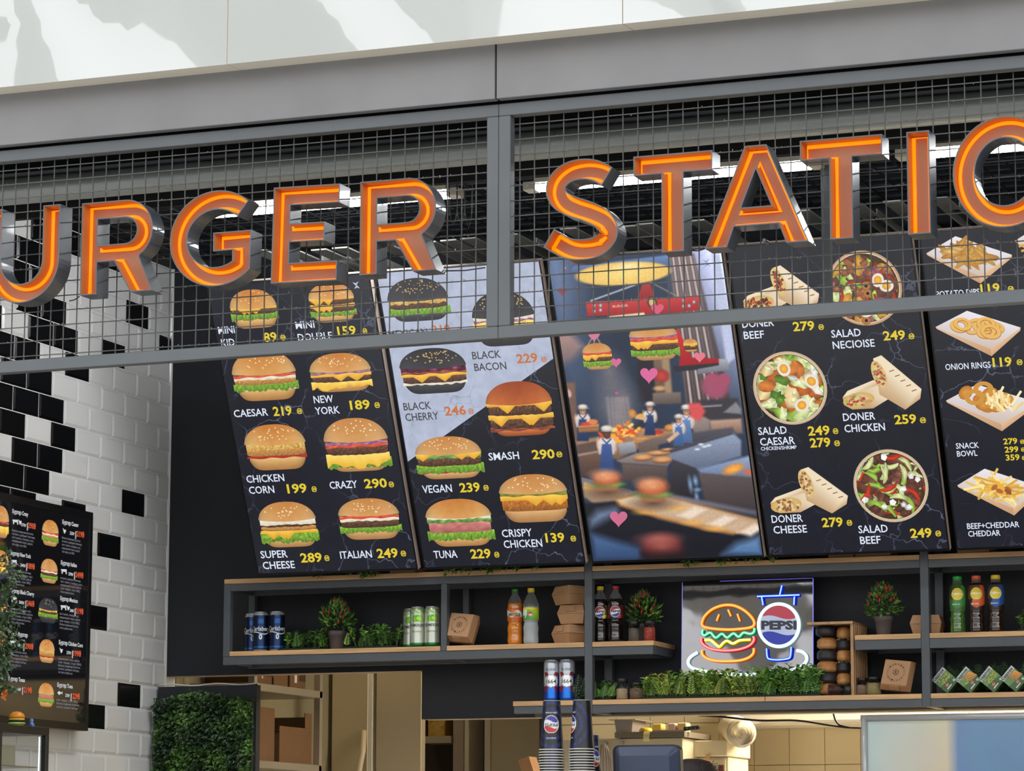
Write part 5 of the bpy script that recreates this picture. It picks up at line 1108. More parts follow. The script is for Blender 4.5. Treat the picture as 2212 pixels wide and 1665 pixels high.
neon('orange', [(365, 700), (395, 630), (470, 560), (560, 522), (640, 512), (720, 524), (810, 570), (880, 635), (910, 690), (900, 730), (850, 750), (740, 763), (640, 768), (520, 762), (420, 748), (375, 730), (365, 700)], 'bun_outline')
neon('orange', [(545, 608), (520, 678)], 'bun_seed', .0045); neon('orange', [(638, 560), (668, 628)], 'bun_seed', .0045); neon('orange', [(735, 605), (762, 680)], 'bun_seed', .0045)
neon('green', [(378, 768), (370, 805), (395, 828), (455, 800), (512, 852), (575, 812), (630, 850), (695, 808), (750, 842), (800, 800), (870, 812), (908, 792), (912, 752)], 'lettuce_wave')
neon('yellow', [(395, 875), (460, 880), (510, 920), (550, 945), (590, 905), (630, 885), (690, 912), (760, 880), (870, 872)], 'cheese_wave', .006)
neon('red', [(360, 855), (370, 910), (440, 960), (540, 982), (640, 986), (760, 972), (860, 935), (908, 880), (900, 838)], 'patty_curve')
neon('orange', [(368, 980), (375, 1030), (430, 1070), (520, 1092), (640, 1096), (760, 1088), (850, 1060), (900, 1015), (906, 962)], 'bun_base')
neon('white', [(320, 1005), (250, 1050), (222, 1105), (250, 1155), (340, 1190), (560, 1222), (800, 1235), (1040, 1225), (1250, 1200), (1390, 1155), (1450, 1095), (1450, 1040), (1410, 1000), (1350, 985)], 'plate_curve', .0066)
neon('blue', [(1200, 310), (1178, 405)], 'straw', .0055); neon('blue', [(942, 424), (1382, 408)], 'cup_lid', .0055); neon('blue', [(990, 430), (1004, 512)], 'lid_side', .0055); neon('blue', [(1330, 425), (1325, 510)], 'lid_side', .0055)
neon('blue', [(1040, 965), (1048, 1050), (1075, 1075), (1165, 1082), (1260, 1070), (1288, 1045), (1297, 950)], 'cup_base', .0055)
neon('white', [(340, 380), (322, 478)], 'straw', .003) if False else None
cx_, cy_, rx_, ry_ = 1165, 722, 222, 232
neon('white', [(cx_+(rx_-12)*cos(2*pi*k/40), cy_+(ry_-12)*sin(2*pi*k/40)) for k in range(40)], 'round_border', .0075, True, False)
p = Pt(lambda u, v, w: N(u, v, .002+w), 0.)
M_disc = vcol('backlit_print_vc', .4, .75)
def half(y0, amp, top):
    out = []
    wav = [(cx_-195+390*k/30, y0-amp*sin((k/30)*2*pi)*.9) for k in range(31)]
    wav = [q for q in wav if ((q[0]-cx_)/195)**2+((q[1]-cy_)/205)**2 <= 1]
    a0_ = atan2((wav[-1][1]-cy_)/205, (wav[-1][0]-cx_)/195); a1_ = atan2((wav[0][1]-cy_)/205, (wav[0][0]-cx_)/195)
    if top:
        if a1_ > a0_: a1_ -= 2*pi
    elif a1_ < a0_: a1_ += 2*pi
    return wav+[(cx_+195*cos(a0_+(a1_-a0_)*k/20), cy_+205*sin(a0_+(a1_-a0_)*k/20)) for k in range(1, 20)]
p.w = 0; p.nxt = lambda: setattr(p, 'w', p.w+.0004)
p.ell(cx_, cy_, 205, 215, (186, 198, 232), (206, 216, 240), 0, 40)
p.poly(half(640, 22, True), (196, 62, 78)); p.poly(half(806, 22, False), (28, 50, 176))
p.nxt(); place_text(p, 'PEPSI', 982, 762, 368, -82, p.mp, p.w+.001, lin((40, 44, 54)), .055); p.build('logo_disc', M_disc, NS, smooth=False)
# ------------------------------------------------------------ juice cartons standing on their corners
M_carton = vcol('carton_print_vc', .35)
def carton(px, py, kind, label):
    c = AY(px, py, 11.96); t = thing('juice_carton', (c.x, 11.98, Z2), label, 'juice carton', 'juice cartons among pine greenery')
    an = radians(49); ex = Vector((cos(an), 0, sin(an))); ez = Vector((-sin(an), 0, cos(an))); hw, hh = .0345, .0415
    c = Vector((c.x, 11.98, Z2+.0008+hw*sin(an)+hh*cos(an)))
    b = MB(); b.col = lin((58, 84, 44)); b.obox(c, (ex, Vector((0, 1, 0)), ez), (hw, .022, hh)); b.build('carton_body', M_carton, t, bevel=.002)
    q = Pt(lambda u, v, w: c+ex*u+ez*v+Vector((0, -.0222-w*3, 0)), .0001); rnd = random.Random(int(px))
    q.poly([(-hw*.98, -hh*.98), (hw*.98, -hh*.98), (hw*.98, hh*.98), (-hw*.98, hh*.98)], (110, 142, 84)); q.poly([(-hw*.98, -hh*.98), (hw*.98, -hh*.98), (hw*.98, -hh*.35), (-hw*.98, -hh*.1)], (58, 98, 52))
    q.poly([(-hw*.98, hh*.55), (hw*.98, hh*.55), (hw*.98, hh*.98), (-hw*.98, hh*.98)], (206, 214, 204))
    for k in range(26 if kind == 'grape' else 12): q.ell(rnd.uniform(-.02, .03), rnd.uniform(-.008, .018), .0042, .0042, (196, 206, 90), (132, 150, 48), 0, 9)
    if kind == 'carrot':
        for k in range(5): x = -.002+k*.007; q.poly([(x-.006, .018), (x, .02), (x+.012, -.014), (x+.009, -.016)], sc((226, 150, 66), .85+.06*k))
    q.ell(.002 if kind == 'carrot' else -.008, -.020, .009, .008, (206, 150, 120), (150, 90, 70), 0, 12); q.ell(.024, -.028, .006, .006, (206, 220, 206), (120, 160, 110), 0, 12)
    q.poly([(-.02, -.034), (.006, -.034), (.006, -.029), (-.02, -.029)], (206, 220, 200))
    q.nxt(); place_text(q, 'Садочок', -hw*.88, hh*.63, hw*1.76, hh*.26, q.mp, q.w+.0001, lin((40, 46, 60)), .03); q.build('printed_front', M_carton, t, smooth=False)
    b = MB(); e0 = c+ez*hh; b.bar(e0+ex*.012+Vector((0, .008, 0)), e0+ex*.012+ez*.004+Vector((0, .008, 0)), .004, .004); b.build('straw_hole', pm('foil_dot', (200, 200, 204), .3, .6), t)
for px, kd, lb in ((2041.6, 'grape', 'green grape juice carton, nearest the steel post'), (2092, 'carrot', 'green and orange carrot juice carton, second from the steel post'), (2142, 'grape', 'green grape juice carton, third from the steel post'), (2190, 'carrot', 'carrot juice carton at the right edge of the photo')): carton(px, 1466, kd, lb)
# ------------------------------------------------------------ tube lights under the grid ceiling
M_lamp = emi('lit_led_diffuser', (.95, .98, 1), 32); M_hous = pm('cream_lamp_housing', (216, 208, 190), .4)
def batten(xa, ya, xb, yb_, label, lit, z=3.84):
    p, q = AZ(xa, ya, z), AZ(xb, yb_, z); y = (p.y+q.y)/2; p.y = q.y = y; t = thing('tube_light', ((p.x+q.x)/2, y, z), label, 'tube light', 'tube lights inside the stand')
    if lit:
        b = MB(); b.box(p.x+.05, q.x-.05, y-.03, y+.03, z-.012, z+.012); b.build('diffuser', M_lamp, t, bevel=.004)
        for x0, x1 in ((p.x, p.x+.0495), (q.x-.0495, q.x)): b = MB(); b.box(x0, x1, y-.032, y+.032, z-.014, z+.02); b.build('end_cap', M_hous, t, bevel=.003)
        b = MB(); b.box(p.x+.05, q.x-.05, y-.032, y+.032, z+.0125, z+.03); b.build('lamp_housing', M_hous, t)
    else:
        b = MB(); b.tube([(p.x+.05, y, z), (q.x-.05, y, z)], .017, 14); b.build('lamp_housing', M_hous, t)
        for x0, x1 in ((p.x, p.x+.05), (q.x-.05, q.x)): b = MB(); b.tube([(x0, y, z), (x1, y, z)], .0145, 12); b.build('end_cap', M_hous, t)
    for x in (p.x+.25, q.x-.25): b = MB(); b.tube([(x, y, z+.02), (x, y, 4.02)], .0018, 5); b.build('hanger_wire', M_wire, t)
batten(395, 464, 1001, 420, 'lit white tube light seen through the letters G, E and R', True)
batten(1135, 407, 1780, 354, 'lit white tube light seen through the letters S, T and A', True)
batten(1938, 338, 2500, 290, 'lit white tube light seen through the letters I and O', True)
batten(183, 424, 781, 378, 'unlit cream tube light above the letters R, G and E', False)
batten(1914, 274, 2400, 240, 'unlit cream tube light above the letters I and O', False)
b = MB(); p = AY(1787, 515, 10.6); b.box(p.x-.016, p.x+.016, 10.58, 10.61, 3.3, 4.02); tag(b.build('hanging_post', M_frame), 'grey steel post hanging behind the second letter T', 'post')
b = MB(); p = AY(985, 480, 10.3)
for dx in (-.03, 0, .03): b.tube([(p.x+dx, 10.3, 4.02), (p.x+dx+.004, 10.3, p.z+.03), (p.x+dx+.02, 10.3, p.z-.02-dx*.3), (p.x+dx+.034, 10.3, p.z+.03), (p.x+dx+.036, 10.3, 4.0)], .0022, 5)
tag(b.build('hanging_cable', M_wire), 'thin looped cable hanging right of the sign letter R', 'cable')
b = MB()
for xa, ya, xb, yb_ in ((962, 585, 1048, 578), (1493, 541, 1523, 537), (150, 650, 172, 640)):
    A, B_ = AY(xa, ya, 9.0), AY(xb, yb_, 9.0); b.tube([A, (A+B_)/2+Vector((0, 0, -.004)), B_], .002, 6)
tag(b.build('letter_cable', M_blid), 'black power cable strung between the sign letters', 'cable')
# ------------------------------------------------------------ left wall screen
XT = -6.33
def TS(x, y): p = AX(x, y, XT); return p.y, p.z
def tmap(u, v, w): return Vector((XT+w, u, v))
TV = thing('wall_screen', (XT-.03, 10.6, 1.9), 'large black menu screen on the tiled left wall with ten burgers', 'menu screen')
y1 = TS(194, 1343)[0]; zt, zb2 = TS(200.8, 1107.6)[1], TS(187.7, 1578.7)[1]; y0 = y1-1.62
b = MB(); b.box(XT-.055, XT-.001, y0, y1, zb2, zt); b.build('screen_housing', M_bezel, TV, bevel=.003)
b = MB(); b.prism([[(y0, zb2), (y1, zb2), (y1, zt), (y0, zt)], [(y0+.02, zb2+.03), (y0+.02, zt-.03), (y1-.02, zt-.03), (y1-.02, zb2+.03)]], tmap, .004, -.0008); b.build('bezel', M_bezel, TV)
b = MB(); b.prism([[(y0+.02, zb2+.03), (y1-.02, zb2+.03), (y1-.02, zt-.03), (y0+.02, zt-.03)]], tmap, .0006, -.0005, cap1=False, side=False)
b.build('display', pm('glossy_dark_display', (10, 10, 12), .06, coat=.6, var=.1, emit=(.004, .004, .005), estr=1), TV)
RD = (206, 84, 48)
def tv_item(n, box, bn, ly, title, tp, icon, wt, pr, yy, desc, x0, x1, **k):
    p = Pt(tmap); burger(p, *pb(*box, f=TS), bn, ly, seed=n+40, **k); p.build('dish_picture', M_ink, TV, smooth=False)
    words(TV, [(title, tp[0], tp[1], tp[2], 8.5)], (206, 208, 210), 8.5, .02, TS, tmap)
    (ia, ib, wa, wb, ba, pa, pb_), sl = yy, .26
    Y = lambda x: ia+(x-yy[1])*sl
    words(TV, [(wt, wa, Y(wa), wb, 6.5), ('|', ba, Y(ba)+2, ba+1.4, 12)], (206, 208, 210), 7, .02, TS, tmap)
    words(TV, [(pr, pa, Y(pa), pb_, 11.5)], RD, 11, .03, TS, tmap, 'price_lettering')
    p = Pt(tmap, .0018); Q = lambda x, y: TS(ib+x, ia+y)
    if 'cow' in icon: p.poly([Q(0, -9), (Q(12, -8.5)), Q(12.5, 2), Q(10.5, 2), Q(10, -3), Q(4, -3.5), Q(3.5, 1), Q(1.5, 1), Q(1.5, -4)], (206, 208, 210))
    if 'hen' in icon: o = 13 if 'cow' in icon else 1; p.poly([Q(o, -10), Q(o+3, -6), Q(o+7, -6), Q(o+6, -1), Q(o+3.5, 3), Q(o+2, -1)], (206, 208, 210))
    if 'fish' in icon: p.poly([Q(0, -4), Q(4, -8), Q(8, -4), Q(11, -7), Q(11, 0), Q(8, -3), Q(4, 1)], (206, 208, 210))
    p.build('dish_icon', M_ink, TV)
    words(TV, [(s, x0, yd, x0+(x1-x0)*f_, 4.6) for s, yd, f_ in desc], (130, 130, 138), 5, .0, TS, tmap, 'description_lettering')
D = ['Велика пшенична булочка,', 'котлета з добірної телятини,', 'лист салату, помідор, соус,', 'маринований огірок, цибуля,', 'сир чедер, соус BBQ']
def dl(y, s=7.4, n=5): return [(D[(k+n) % 5], y+k*s, (.93, 1.0, .95, .9, .62)[k]) for k in range(5)]
Lb = dict(seeds=14)
for a in ((1, (-18,19,1092,1162), 'tan', [('lettuce',.6),('melt',1),('patty',1),('tomato',.5),('bacon',.5)], 'Бургер Crazy', (26,1108,60), 'cow hen', '570г', '290₴', (1131,26,45,56,57.8,60,76), dl(1147), 25, 75),
          (2, (-18,18,1188,1239), 'gold', [('melt',.6),('patty',1),('cheese',.6),('onion',.5)], 'Бургер New York', (22.5,1198,66), 'cow', '240г', '189₴', (1218,23,43,55,56,58.5,74), dl(1233,7.2,1), 22, 70),
          (3, (-17,16,1278,1333), 'black', [('white',.4),('patty',1),('cheese',.5),('cherry',1)], 'Бургер Black Cherry', (22,1279,73), 'cow', '300г', '246₴', (1299,23,40,52,54,56.5,73), dl(1316,7.2,2), 22, 70),
          (4, (-17,13,1361,1408), 'brioche', [('patty',1),('cheese',.6),('patty',1),('cheese',.5)], 'Smash бургер', (20,1371,59), 'cow', '400г', '290₴', (1392,21,37,48,50,53,71), dl(1408,7.2,3), 19, 60),
          (6, (90,126,1123,1180), 'gold', [('lettuce',.8),('chicken',1),('white',.5),('tomato',.5),('bacon',.5)], 'Бургер Caesar', (134,1131,169), 'hen', '220г', '219₴', (1150,134,150,160,162,164.5,181), dl(1163), 133, 176),
          (7, (87.5,124,1207,1260), 'tan', [('lettuce',.7),('patty',1),('white',.5),('tomato',.6)], 'Бургер Italian', (131,1219,165), 'cow', '290г', '249₴', (1238,131,147,158,159.5,162,179), dl(1250,7.4,1), 130, 177),
          (8, (82.6,124,1291.5,1346), 'black', [('ketchup',.5),('lettuce',1.2),('patty',1),('corn',1)], 'Бургер Mexican', (129.5,1296,167), 'cow hen', '240г', '219₴', (1316,130,150,159,160.5,162.5,179), dl(1327,7.6,2), 128, 173),
          (9, (83.7,117.5,1381,1432), 'gold', [('ketchup',.4),('chicken',1.2),('corn',1)], 'Бургер Chicken Corn', (126.5,1391,178), 'hen', '270г', '199₴', (1408,127,143,153,155,157.5,174), dl(1424,7.3,3), 125, 175),
          (10, (82,116,1475,1527), 'gold', [('lettuce',1),('tuna',1.8),('cucumber',.7)], 'Бургер Tuna', (122.8,1483,156), 'fish', '230г', '229₴', (1500,123,140,150,152,155,171), dl(1513,7.6,4)[:3], 121, 170)):
    tv_item(*a, **Lb)
words(TV, [('Бургер Texas', 17, 1469, 53, 8.5)], (206, 208, 210), 8.5, .02, TS, tmap); words(TV, [('260г', 34, 1491, 45, 6.5), ('|', 47, 1496, 48.4, 12)], (206, 208, 210), 7, .02, TS, tmap); words(TV, [('219₴', 50, 1495, 67.5, 11.5)], RD, 11, .03, TS, tmap, 'price_lettering')
# hanging plant in front of it
HP = thing('hanging_plant', (AX(8, 1250, -6.0).x, AX(8, 1250, -6.0).y, 1.95), 'hanging artificial ivy with orange blossoms before the wall screen', 'artificial plant'); b = MB(); fl = MB()
random.seed(5); hy = AX(2, 1300, -6.0).y
for k in range(22):
    y = hy+random.uniform(-.12, .05); x = -6.0+random.uniform(-.05, .05); zs_ = AX(0, random.choice([1180, 1230, 1300, 1350]), -6).z; L = random.uniform(.25, .6)*(1 if y < hy+.02 else .6)
    P = [Vector((x+.02*sin(i*1.3+k), y+.03*sin(i*.9+k*2), max(1.985, zs_-L*i/8))) for i in range(9)]; b.col = lin((60, 80, 46)); b.tube(P, .0012, 4)
    for i in range(1, 9):
        for _ in range(5): leaf(b, P[i]+Vector((random.uniform(-.01, .01),)*3), (random.uniform(-1, 1), random.uniform(-1, 1), random.uniform(-.9, .3)), random.uniform(.016, .034), random.uniform(.012, .02), greens([(70, 92, 60), (92, 116, 76), (58, 84, 48)]), (1, .2, .4))
b.tube([(-6.0, hy-.1, 1.99), (-6.0, hy-.1, 3.99)], .002, 5)
b.build('foliage', M_leaf, HP, smooth=False)
for k in range(9): q = AX(random.uniform(0, 14), random.uniform(1480, 1512), -5.96); [leaf(fl, q, (random.uniform(-.3, .6), random.uniform(-1, 1), random.uniform(-1, 1)), .014, .009, (216, 120, 50)) for _ in range(5)]
fl.build('blossoms', M_leaf, HP, smooth=False)
# glass display case at the lower left with two small toys on it
DX0, DX1 = -6.32, -6.05; dy1 = AX(107, 1580, DX1).y; dz = AX(50, 1567, DX1).z; dy0 = dy1-.345-.03
DC = thing('display_case', (-6.18, dy1-.2, 1.3), 'black framed glass display case at the lower left under the wall screen', 'display case')
M_caseframe = pm('black_case_frame', (22, 22, 24), .4)
for nm, bx in [('top_frame', (DX0, DX1, dy0, dy1, dz-.03, dz))]+[('corner_post', (x, x+.024, y, y+.024, 1.3, dz-.0305)) for x in (DX0, DX1-.024) for y in (dy0, dy1-.024)]+[('base', (DX0, DX1, dy0, dy1, 1.27, 1.2995))]:
    b = MB(); b.box(*bx); b.build(nm, M_caseframe, DC, bevel=.002)
M_pane = pm('case_glass', (236, 240, 240), .02, trans=1., ior=1.1, var=0)
b = MB(); b.box(DX1-.012, DX1-.008, dy0+.025, dy1-.025, 1.301, dz-.031); b.build('front_glass', M_pane, DC)
b = MB(); b.box(DX0+.012, DX0+.016, dy0+.025, dy1-.025, 1.301, dz-.031); b.build('back_panel', pm('case_back_panel', (150, 138, 116), .35), DC)
b = MB(); b.box(DX0+.03, DX1-.03, dy0+.03, dy1-.03, dz-.155, dz-.150); b.build('glass_shelf', M_alu, DC)
b = MB(); b.box(DX1-.030, DX1-.0265, dy1-.031, dy1-.0265, 1.305, dz-.035); b.build('light_strip', emi('cool_light_strip', (.8, .95, 1.), 1.6), DC)
b = MB(); b.box(DX0+.05, DX0+.17, dy0+.17, dy0+.29, dz-.1495, dz-.07); b.build('price_card', pm('cream_card', (214, 206, 176), .6), DC)
TB = thing('toy_burger', (DX1-.06, AX(36, 1562, DX1-.06).y, dz), 'small bright toy burger standing on the black display case', 'toy')
o = Vector((TB.location.x, TB.location.y, dz+.001))
for nm, prof, c in (('toy_bun_base', [(.001, 0), (.026, 0), (.028, .006), (.001, .007)], (196, 140, 60)), ('toy_lettuce', [(.001, .007), (.034, .008), (.032, .014), (.001, .016)], (150, 206, 90)), ('toy_patty', [(.001, .016), (.030, .017), (.030, .022), (.001, .023)], (44, 34, 26)), ('toy_cheese', [(.001, .023), (.031, .024), (.029, .029), (.001, .03)], (236, 200, 90)), ('toy_bun_top', [(.001, .03), (.030, .031), (.031, .037), (.026, .048), (.014, .055), (.001, .057)], (222, 140, 40))):
    b = MB(); b.lathe(prof, c=o, n=22); b.build(nm, pm('toy_%d_%d_%d' % c, c, .35), TB)
BE = thing('bear_figurine', (DX1-.06, AX(68, 1566, DX1-.06).y, dz), 'tiny blue bear figurine beside the toy burger', 'figurine')
o = Vector((BE.location.x, BE.location.y, dz+.001)); b = MB(); b.lathe([(.001, 0), (.008, .001), (.0105, .010), (.0085, .018), (.006, .020), (.0085, .025), (.007, .031), (.001, .033)], c=o, n=16)
for s in (-1, 1): b.lathe([(.001, -.003), (.003, 0), (.001, .003)], c=o+Vector((0, s*.006, .033)), n=8); b.tube([o+Vector((.002, s*.009, .016)), o+Vector((.006, s*.012, .008))], .003, 7); b.tube([o+Vector((.004, s*.005, .003)), o+Vector((.011, s*.006, .003))], .0035, 7)
b.build('bear_body', pm('blue_toy', (92, 126, 176), .4), BE)
# ------------------------------------------------------------ green plant wall and black screen at the pantry door
b = MB(); hx0, hx1 = -6.385, AY(552, 1560, 12.08).x; ht = AY(450, 1481, 12.08).z
b.box(hx0, hx1, 12.085, 12.125, 0, ht); P = tag(b.build('black_partition', M_black_wall), 'black panel at the pantry opening, carrying the green plant wall', 'partition')
b = MB(); b.tube([(hx0+(hx1-hx0)*k/12, 12.09, ht+.006+.004*sin(k*1.1)) for k in range(13)], .0035, 6); b.build('white_cord', pm('white_cord', (206, 204, 196), .6), P)
G = thing('plant_wall', ((hx0+hx1)/2, 12.07, 1.4), 'dense green artificial plant wall at the lower left beside the tiles', 'plant wall')
b = MB(); b.box(hx0, hx1-.01, 12.065, 12.083, 1.4, ht-.05); b.build('backing', pm('dark_green_base', (24, 38, 20), .9), G)
b = MB(); random.seed(9)
for _ in range(5200):
    x = random.uniform(hx0-.0, hx1); z = random.uniform(1.45, ht-.045+.02*sin(x*14)); 
    if x < hx0+.02 and random.random() < .5: continue
    d = .09*abs(nz(x, z, 6, 2))+.02; y = 12.066-random.random()*d; k = nz(x, z, 9, 5)
    c = mix((24, 48, 18), (88, 126, 48), max(0, min(1, .35+k*1.2+random.uniform(-.2, .2)))); q = Vector((max(x, XL+.03), y, z))
    leaf(b, q, (random.uniform(-1, 1), -.8, random.uniform(-1.1, .6)), random.uniform(.014, .034), random.uniform(.010, .020), c, (0, -1, .4))
b.build('foliage', M_leaf, G, smooth=False)
# ------------------------------------------------------------ kitchen shell
M_cream = pm('cream_wall_tile', (214, 196, 156), .4, var=.04)
b = MB(); b.box(-6.5, 1.6, 15.2, 15.3, 0, 3.0); tag(b.build('wall_kitchen', M_cream), kind='structure')
b = MB(); b.box(XL-.14, XL-.004, 12.29, 15.2, 0, 2.94); tag(b.build('wall_pantry_left', pm('olive_grey_wall', (150, 140, 112), .7, var=.08)), kind='structure')
b = MB(); b.box(-6.5, 1.6, 12.29, 15.2, 2.95, 3.05); tag(b.build('ceiling_kitchen', pm('kitchen_ceiling', (206, 196, 170), .8)), kind='structure')
# cream tile wall close behind the pass, right half
YT = 13.9; tx0 = AY(1575, 1600, YT).x; M_ct = pm('cream_tile_glaze', (214, 198, 162), .28, var=.03)
b = MB(); b.box(tx0-.9, -1.2, YT+.004, YT+.06, 0, 2.9); b.M = [1]*6
gx = [AY(x, 1600, YT).x for x in (1629, 1705)]; tw = gx[1]-gx[0]; gz = AY(1700, 1652, YT).z
for r in range(-2, 6):
    for c in range(-8, 16):
        x0 = gx[0]+c*tw+.0015; x1 = x0+tw-.003; z0 = gz+r*.2+.0015; z1 = z0+.197
        if x1 < -1.2 and x0 > tx0-.9: b.box(x0, x1, YT-.002, YT+.0035, z0, z1, mi=0)
tag(b.build('wall_kitchen_right', [M_ct, pm('cream_grout', (176, 156, 120), .8)]), kind='structure')
# pantry shelving on the left with boxes
M_kst = pm('warm_steel', (176, 168, 150), .38, .5, var=.1, scale=4)
SX = AY(556, 1470, 12.45).x; yF = AX(697, 1502, SX).y; zs1, zs2 = AY(556, 1474, 12.45).z, AY(556, 1641, 12.45).z
PS = thing('pantry_rack', (SX-.2, 13, 1), 'metal pantry rack with brown boxes seen through the left opening', 'rack')
for z in (zs1, zs2):
    b = MB(); b.box(SX-.42, SX, 12.42, yF, z-.035, z); b.build('rack_shelf', M_kst, PS, bevel=.003)
for x in (SX-.03, SX-.42):
    for y in (12.42, yF-.03): b = MB(); b.box(x, x+.03, y, y+.03, 0, 2.6); b.build('rack_post', M_kst, PS)
M_dk = pm('dull_brown_card', (116, 84, 54), .8, var=.12, scale=12)
def open_box(name, x0, x1, y0, y1, z0, h, label, flaps=(), c=M_dk, grp='brown card boxes in the pantry'):
    t = thing(name, ((x0+x1)/2, (y0+y1)/2, z0), label, 'box', grp); b = MB(); k = .004
    b.box(x0, x1, y0, y1, z0+.001, z0+.005); b.box(x0, x0+k, y0, y1, z0+.005, z0+h); b.box(x1-k, x1, y0, y1, z0+.005, z0+h); b.box(x0+k, x1-k, y0, y0+k, z0+.005, z0+h*.8); b.box(x0+k, x1-k, y1-k, y1, z0+.005, z0+h)
    b.build('box_body', c, t)
    for fb in flaps: b = MB(); b.box(*fb); b.build('box_flap', c, t)
    return t
yk = lambda px, py: AX(px, py, SX-.02)
q = yk(597, 1600); open_box('card_box', SX-.34, SX-.03, 12.47, q.y, zs2, .24, 'tall torn brown card box at the front of the pantry rack')
q1, q2 = yk(604, 1600), yk(700, 1600)
open_box('card_box', SX-.36, SX-.035, q1.y+.03, min(q2.y, yF-.04), zs2, .165, 'open brown card box with raised flaps at the back of the pantry rack', [(SX-.039, SX-.035, q1.y+.30, min(q2.y, yF-.04), zs2+.1655, zs2+.235), (SX-.34, SX-.06, min(q2.y, yF-.04)-.004, min(q2.y, yF-.04), zs2+.1655, zs2+.22)])
t = open_box('card_box', SX-.5, SX-.44, 13.2, 13.6, zs2, .30, 'white carton standing behind the open brown box', (), pm('white_carton', (222, 208, 170), .7))
M_lab = pm('white_label', (226, 222, 210), .7)
for k, (pa, pb2) in enumerate(((572, 606), (608, 640), (643, 678))):
    ya, yb3 = yk(pa, 1470).y, yk(pb2, 1470).y; t = thing('card_box', (SX-.2, (ya+yb3)/2, zs1), '%s brown card box on top of the pantry rack' % ['nearest', 'middle', 'farthest'][k], 'box', 'brown card boxes in the pantry')
    b = MB(); b.box(SX-.33, SX-.06, ya+.004, yb3-.004, zs1+.001, zs1+.22); b.build('box_body', M_dk, t, bevel=.003)
    if k != 1:
        b = MB(); b.box(SX-.0595, SX-.059, ya+.05, yb3-.1, zs1+.03, zs1+.12); lb_ = b.build('label', M_lab, t)
        b = MB(); [b.box(SX-.0588, SX-.0586, ya+.10+j*.012, ya+.106+j*.012, zs1+.04, zs1+.09) for j in range(6)]; b.build('bar_lines', M_kprint, lb_)
# stainless doors and partition behind the opening
M_ss = pm('stainless_door', (200, 186, 154), .34, .35, var=.14, scale=1.6)
def ybox(name, mat, xa, xb, Y, d, z0, z1, label, cat, group=None, bevel=.003):
    p, q = AY(xa, 1600, Y).x, AY(xb, 1600, Y).x; t = thing(name, ((p+q)/2, Y, z0), label, cat, group); b = MB(); b.box(p, q, Y, Y+d, z0, z1); b.build('body', mat, t, bevel=bevel); return t, p, q
f1, p, q = ybox('steel_fridge', M_ss, 716, 794, 13.9, .7, .0, 2.5, 'tall stainless fridge door behind the pantry rack', 'fridge')
b = MB(); b.tube([(q-.03, 13.89, 1.5), (q-.05, 13.85, 1.62), (q-.02, 13.84, 1.78), (q-.01, 13.87, 1.9), (q-.02, 13.9, 2.0)], .014, 8); b.build('handle', pm('white_handle', (222, 204, 172), .4), f1)
f2, p, q = ybox('partition_panel', M_ss, 812, 910, 13.5, .05, .0, 2.6, 'beige steel partition panel left of the open cold cabinet', 'partition')
b = MB(); p2, q2 = AY(796, 1600, 13.5).x, AY(805, 1600, 13.5).x; b.box(p2, q2, 13.49, 13.56, 0, 2.6); b.build('edge_profile', M_hous, f2)
cc, p, q = ybox('cold_cabinet', pm('dark_cabinet_inside', (62, 54, 44), .6), 905, 1055, 14.5, .6, .0, 2.6, 'open cold cabinet with a shelf of food packs seen under the black wall', 'cabinet', bevel=0)
for nm, xa, xb, mt in (('door_pillar', 978, 1002, M_alu), ('cabinet_column', 1003, 1013, M_hous), ('door_edge', 1046, 1060, M_hous)):
    b = MB(); b.box(AY(xa, 1600, 14.3).x, AY(xb, 1600, 14.3).x, 14.3, 14.498, 0, 2.6); b.build(nm, mt, cc, bevel=.003)
zsf = AY(945, 1590, 14.3).z; b = MB(); b.box(AY(905, 1600, 14.3).x, AY(977.5, 1600, 14.3).x, 14.28, 14.498, zsf-.035, zsf); b.build('cabinet_shelf', M_kst, cc)
for xa, xb, c, lb in ((912, 924, (128, 66, 52), 'dark red food pack on the cold cabinet shelf'), (928, 964, (206, 170, 84), 'yellow film food pack on the cold cabinet shelf')):
    p, q = AY(xa, 1570, 14.36).x, AY(xb, 1570, 14.36).x; b = MB(); t_ = thing('food_pack', ((p+q)/2, 14.38, zsf), lb, 'food pack', 'packs in the cold cabinet')
    n = 8; g = [[b.v((p+(q-p)*i/n, 14.34+.012*nz(i*.9, j*.9, 1, xa), zsf+.002+.13*j/n)) for i in range(n+1)] for j in range(n+1)]
    for j in range(n):
        for i in range(n): b.f((g[j][i], g[j][i+1], g[j+1][i+1], g[j+1][i]))
    b.box(p+.003, q-.003, 14.36, 14.45, zsf+.002, zsf+.125); b.build('pack_film', pm('film_%d' % xa, c, .25, var=.2, scale=30), t_)
    b = MB(); b.box(p+.01, p+.03, 14.326, 14.328, zsf+.08, zsf+.12); b.build('pack_label', M_lab, t_)
ybox('steel_fridge', M_ss, 1061, 1166, 14.2, .7, .0, 2.5, 'stainless fridge door left of the paper cup stacks', 'fridge')
b = MB(); b.obox(AY(1148, 1668, 13.6)+Vector((0, 0, 0)), ((.9, 0, .3), (0, 1, 0), (-.3, 0, .9)), (.03, .05, .07)); o = b.build('card_flap', M_kraft); tag(o, 'corner of a brown card box beside the left cup stack', 'box')
b = MB(); b.box(AY(1080, 1700, 13.6).x, AY(1175, 1700, 13.6).x, 13.4, 13.9, 0, AY(1148, 1695, 13.6).z); tag(b.build('work_table', M_kst), 'steel work table below the frame carrying a card box', 'table')
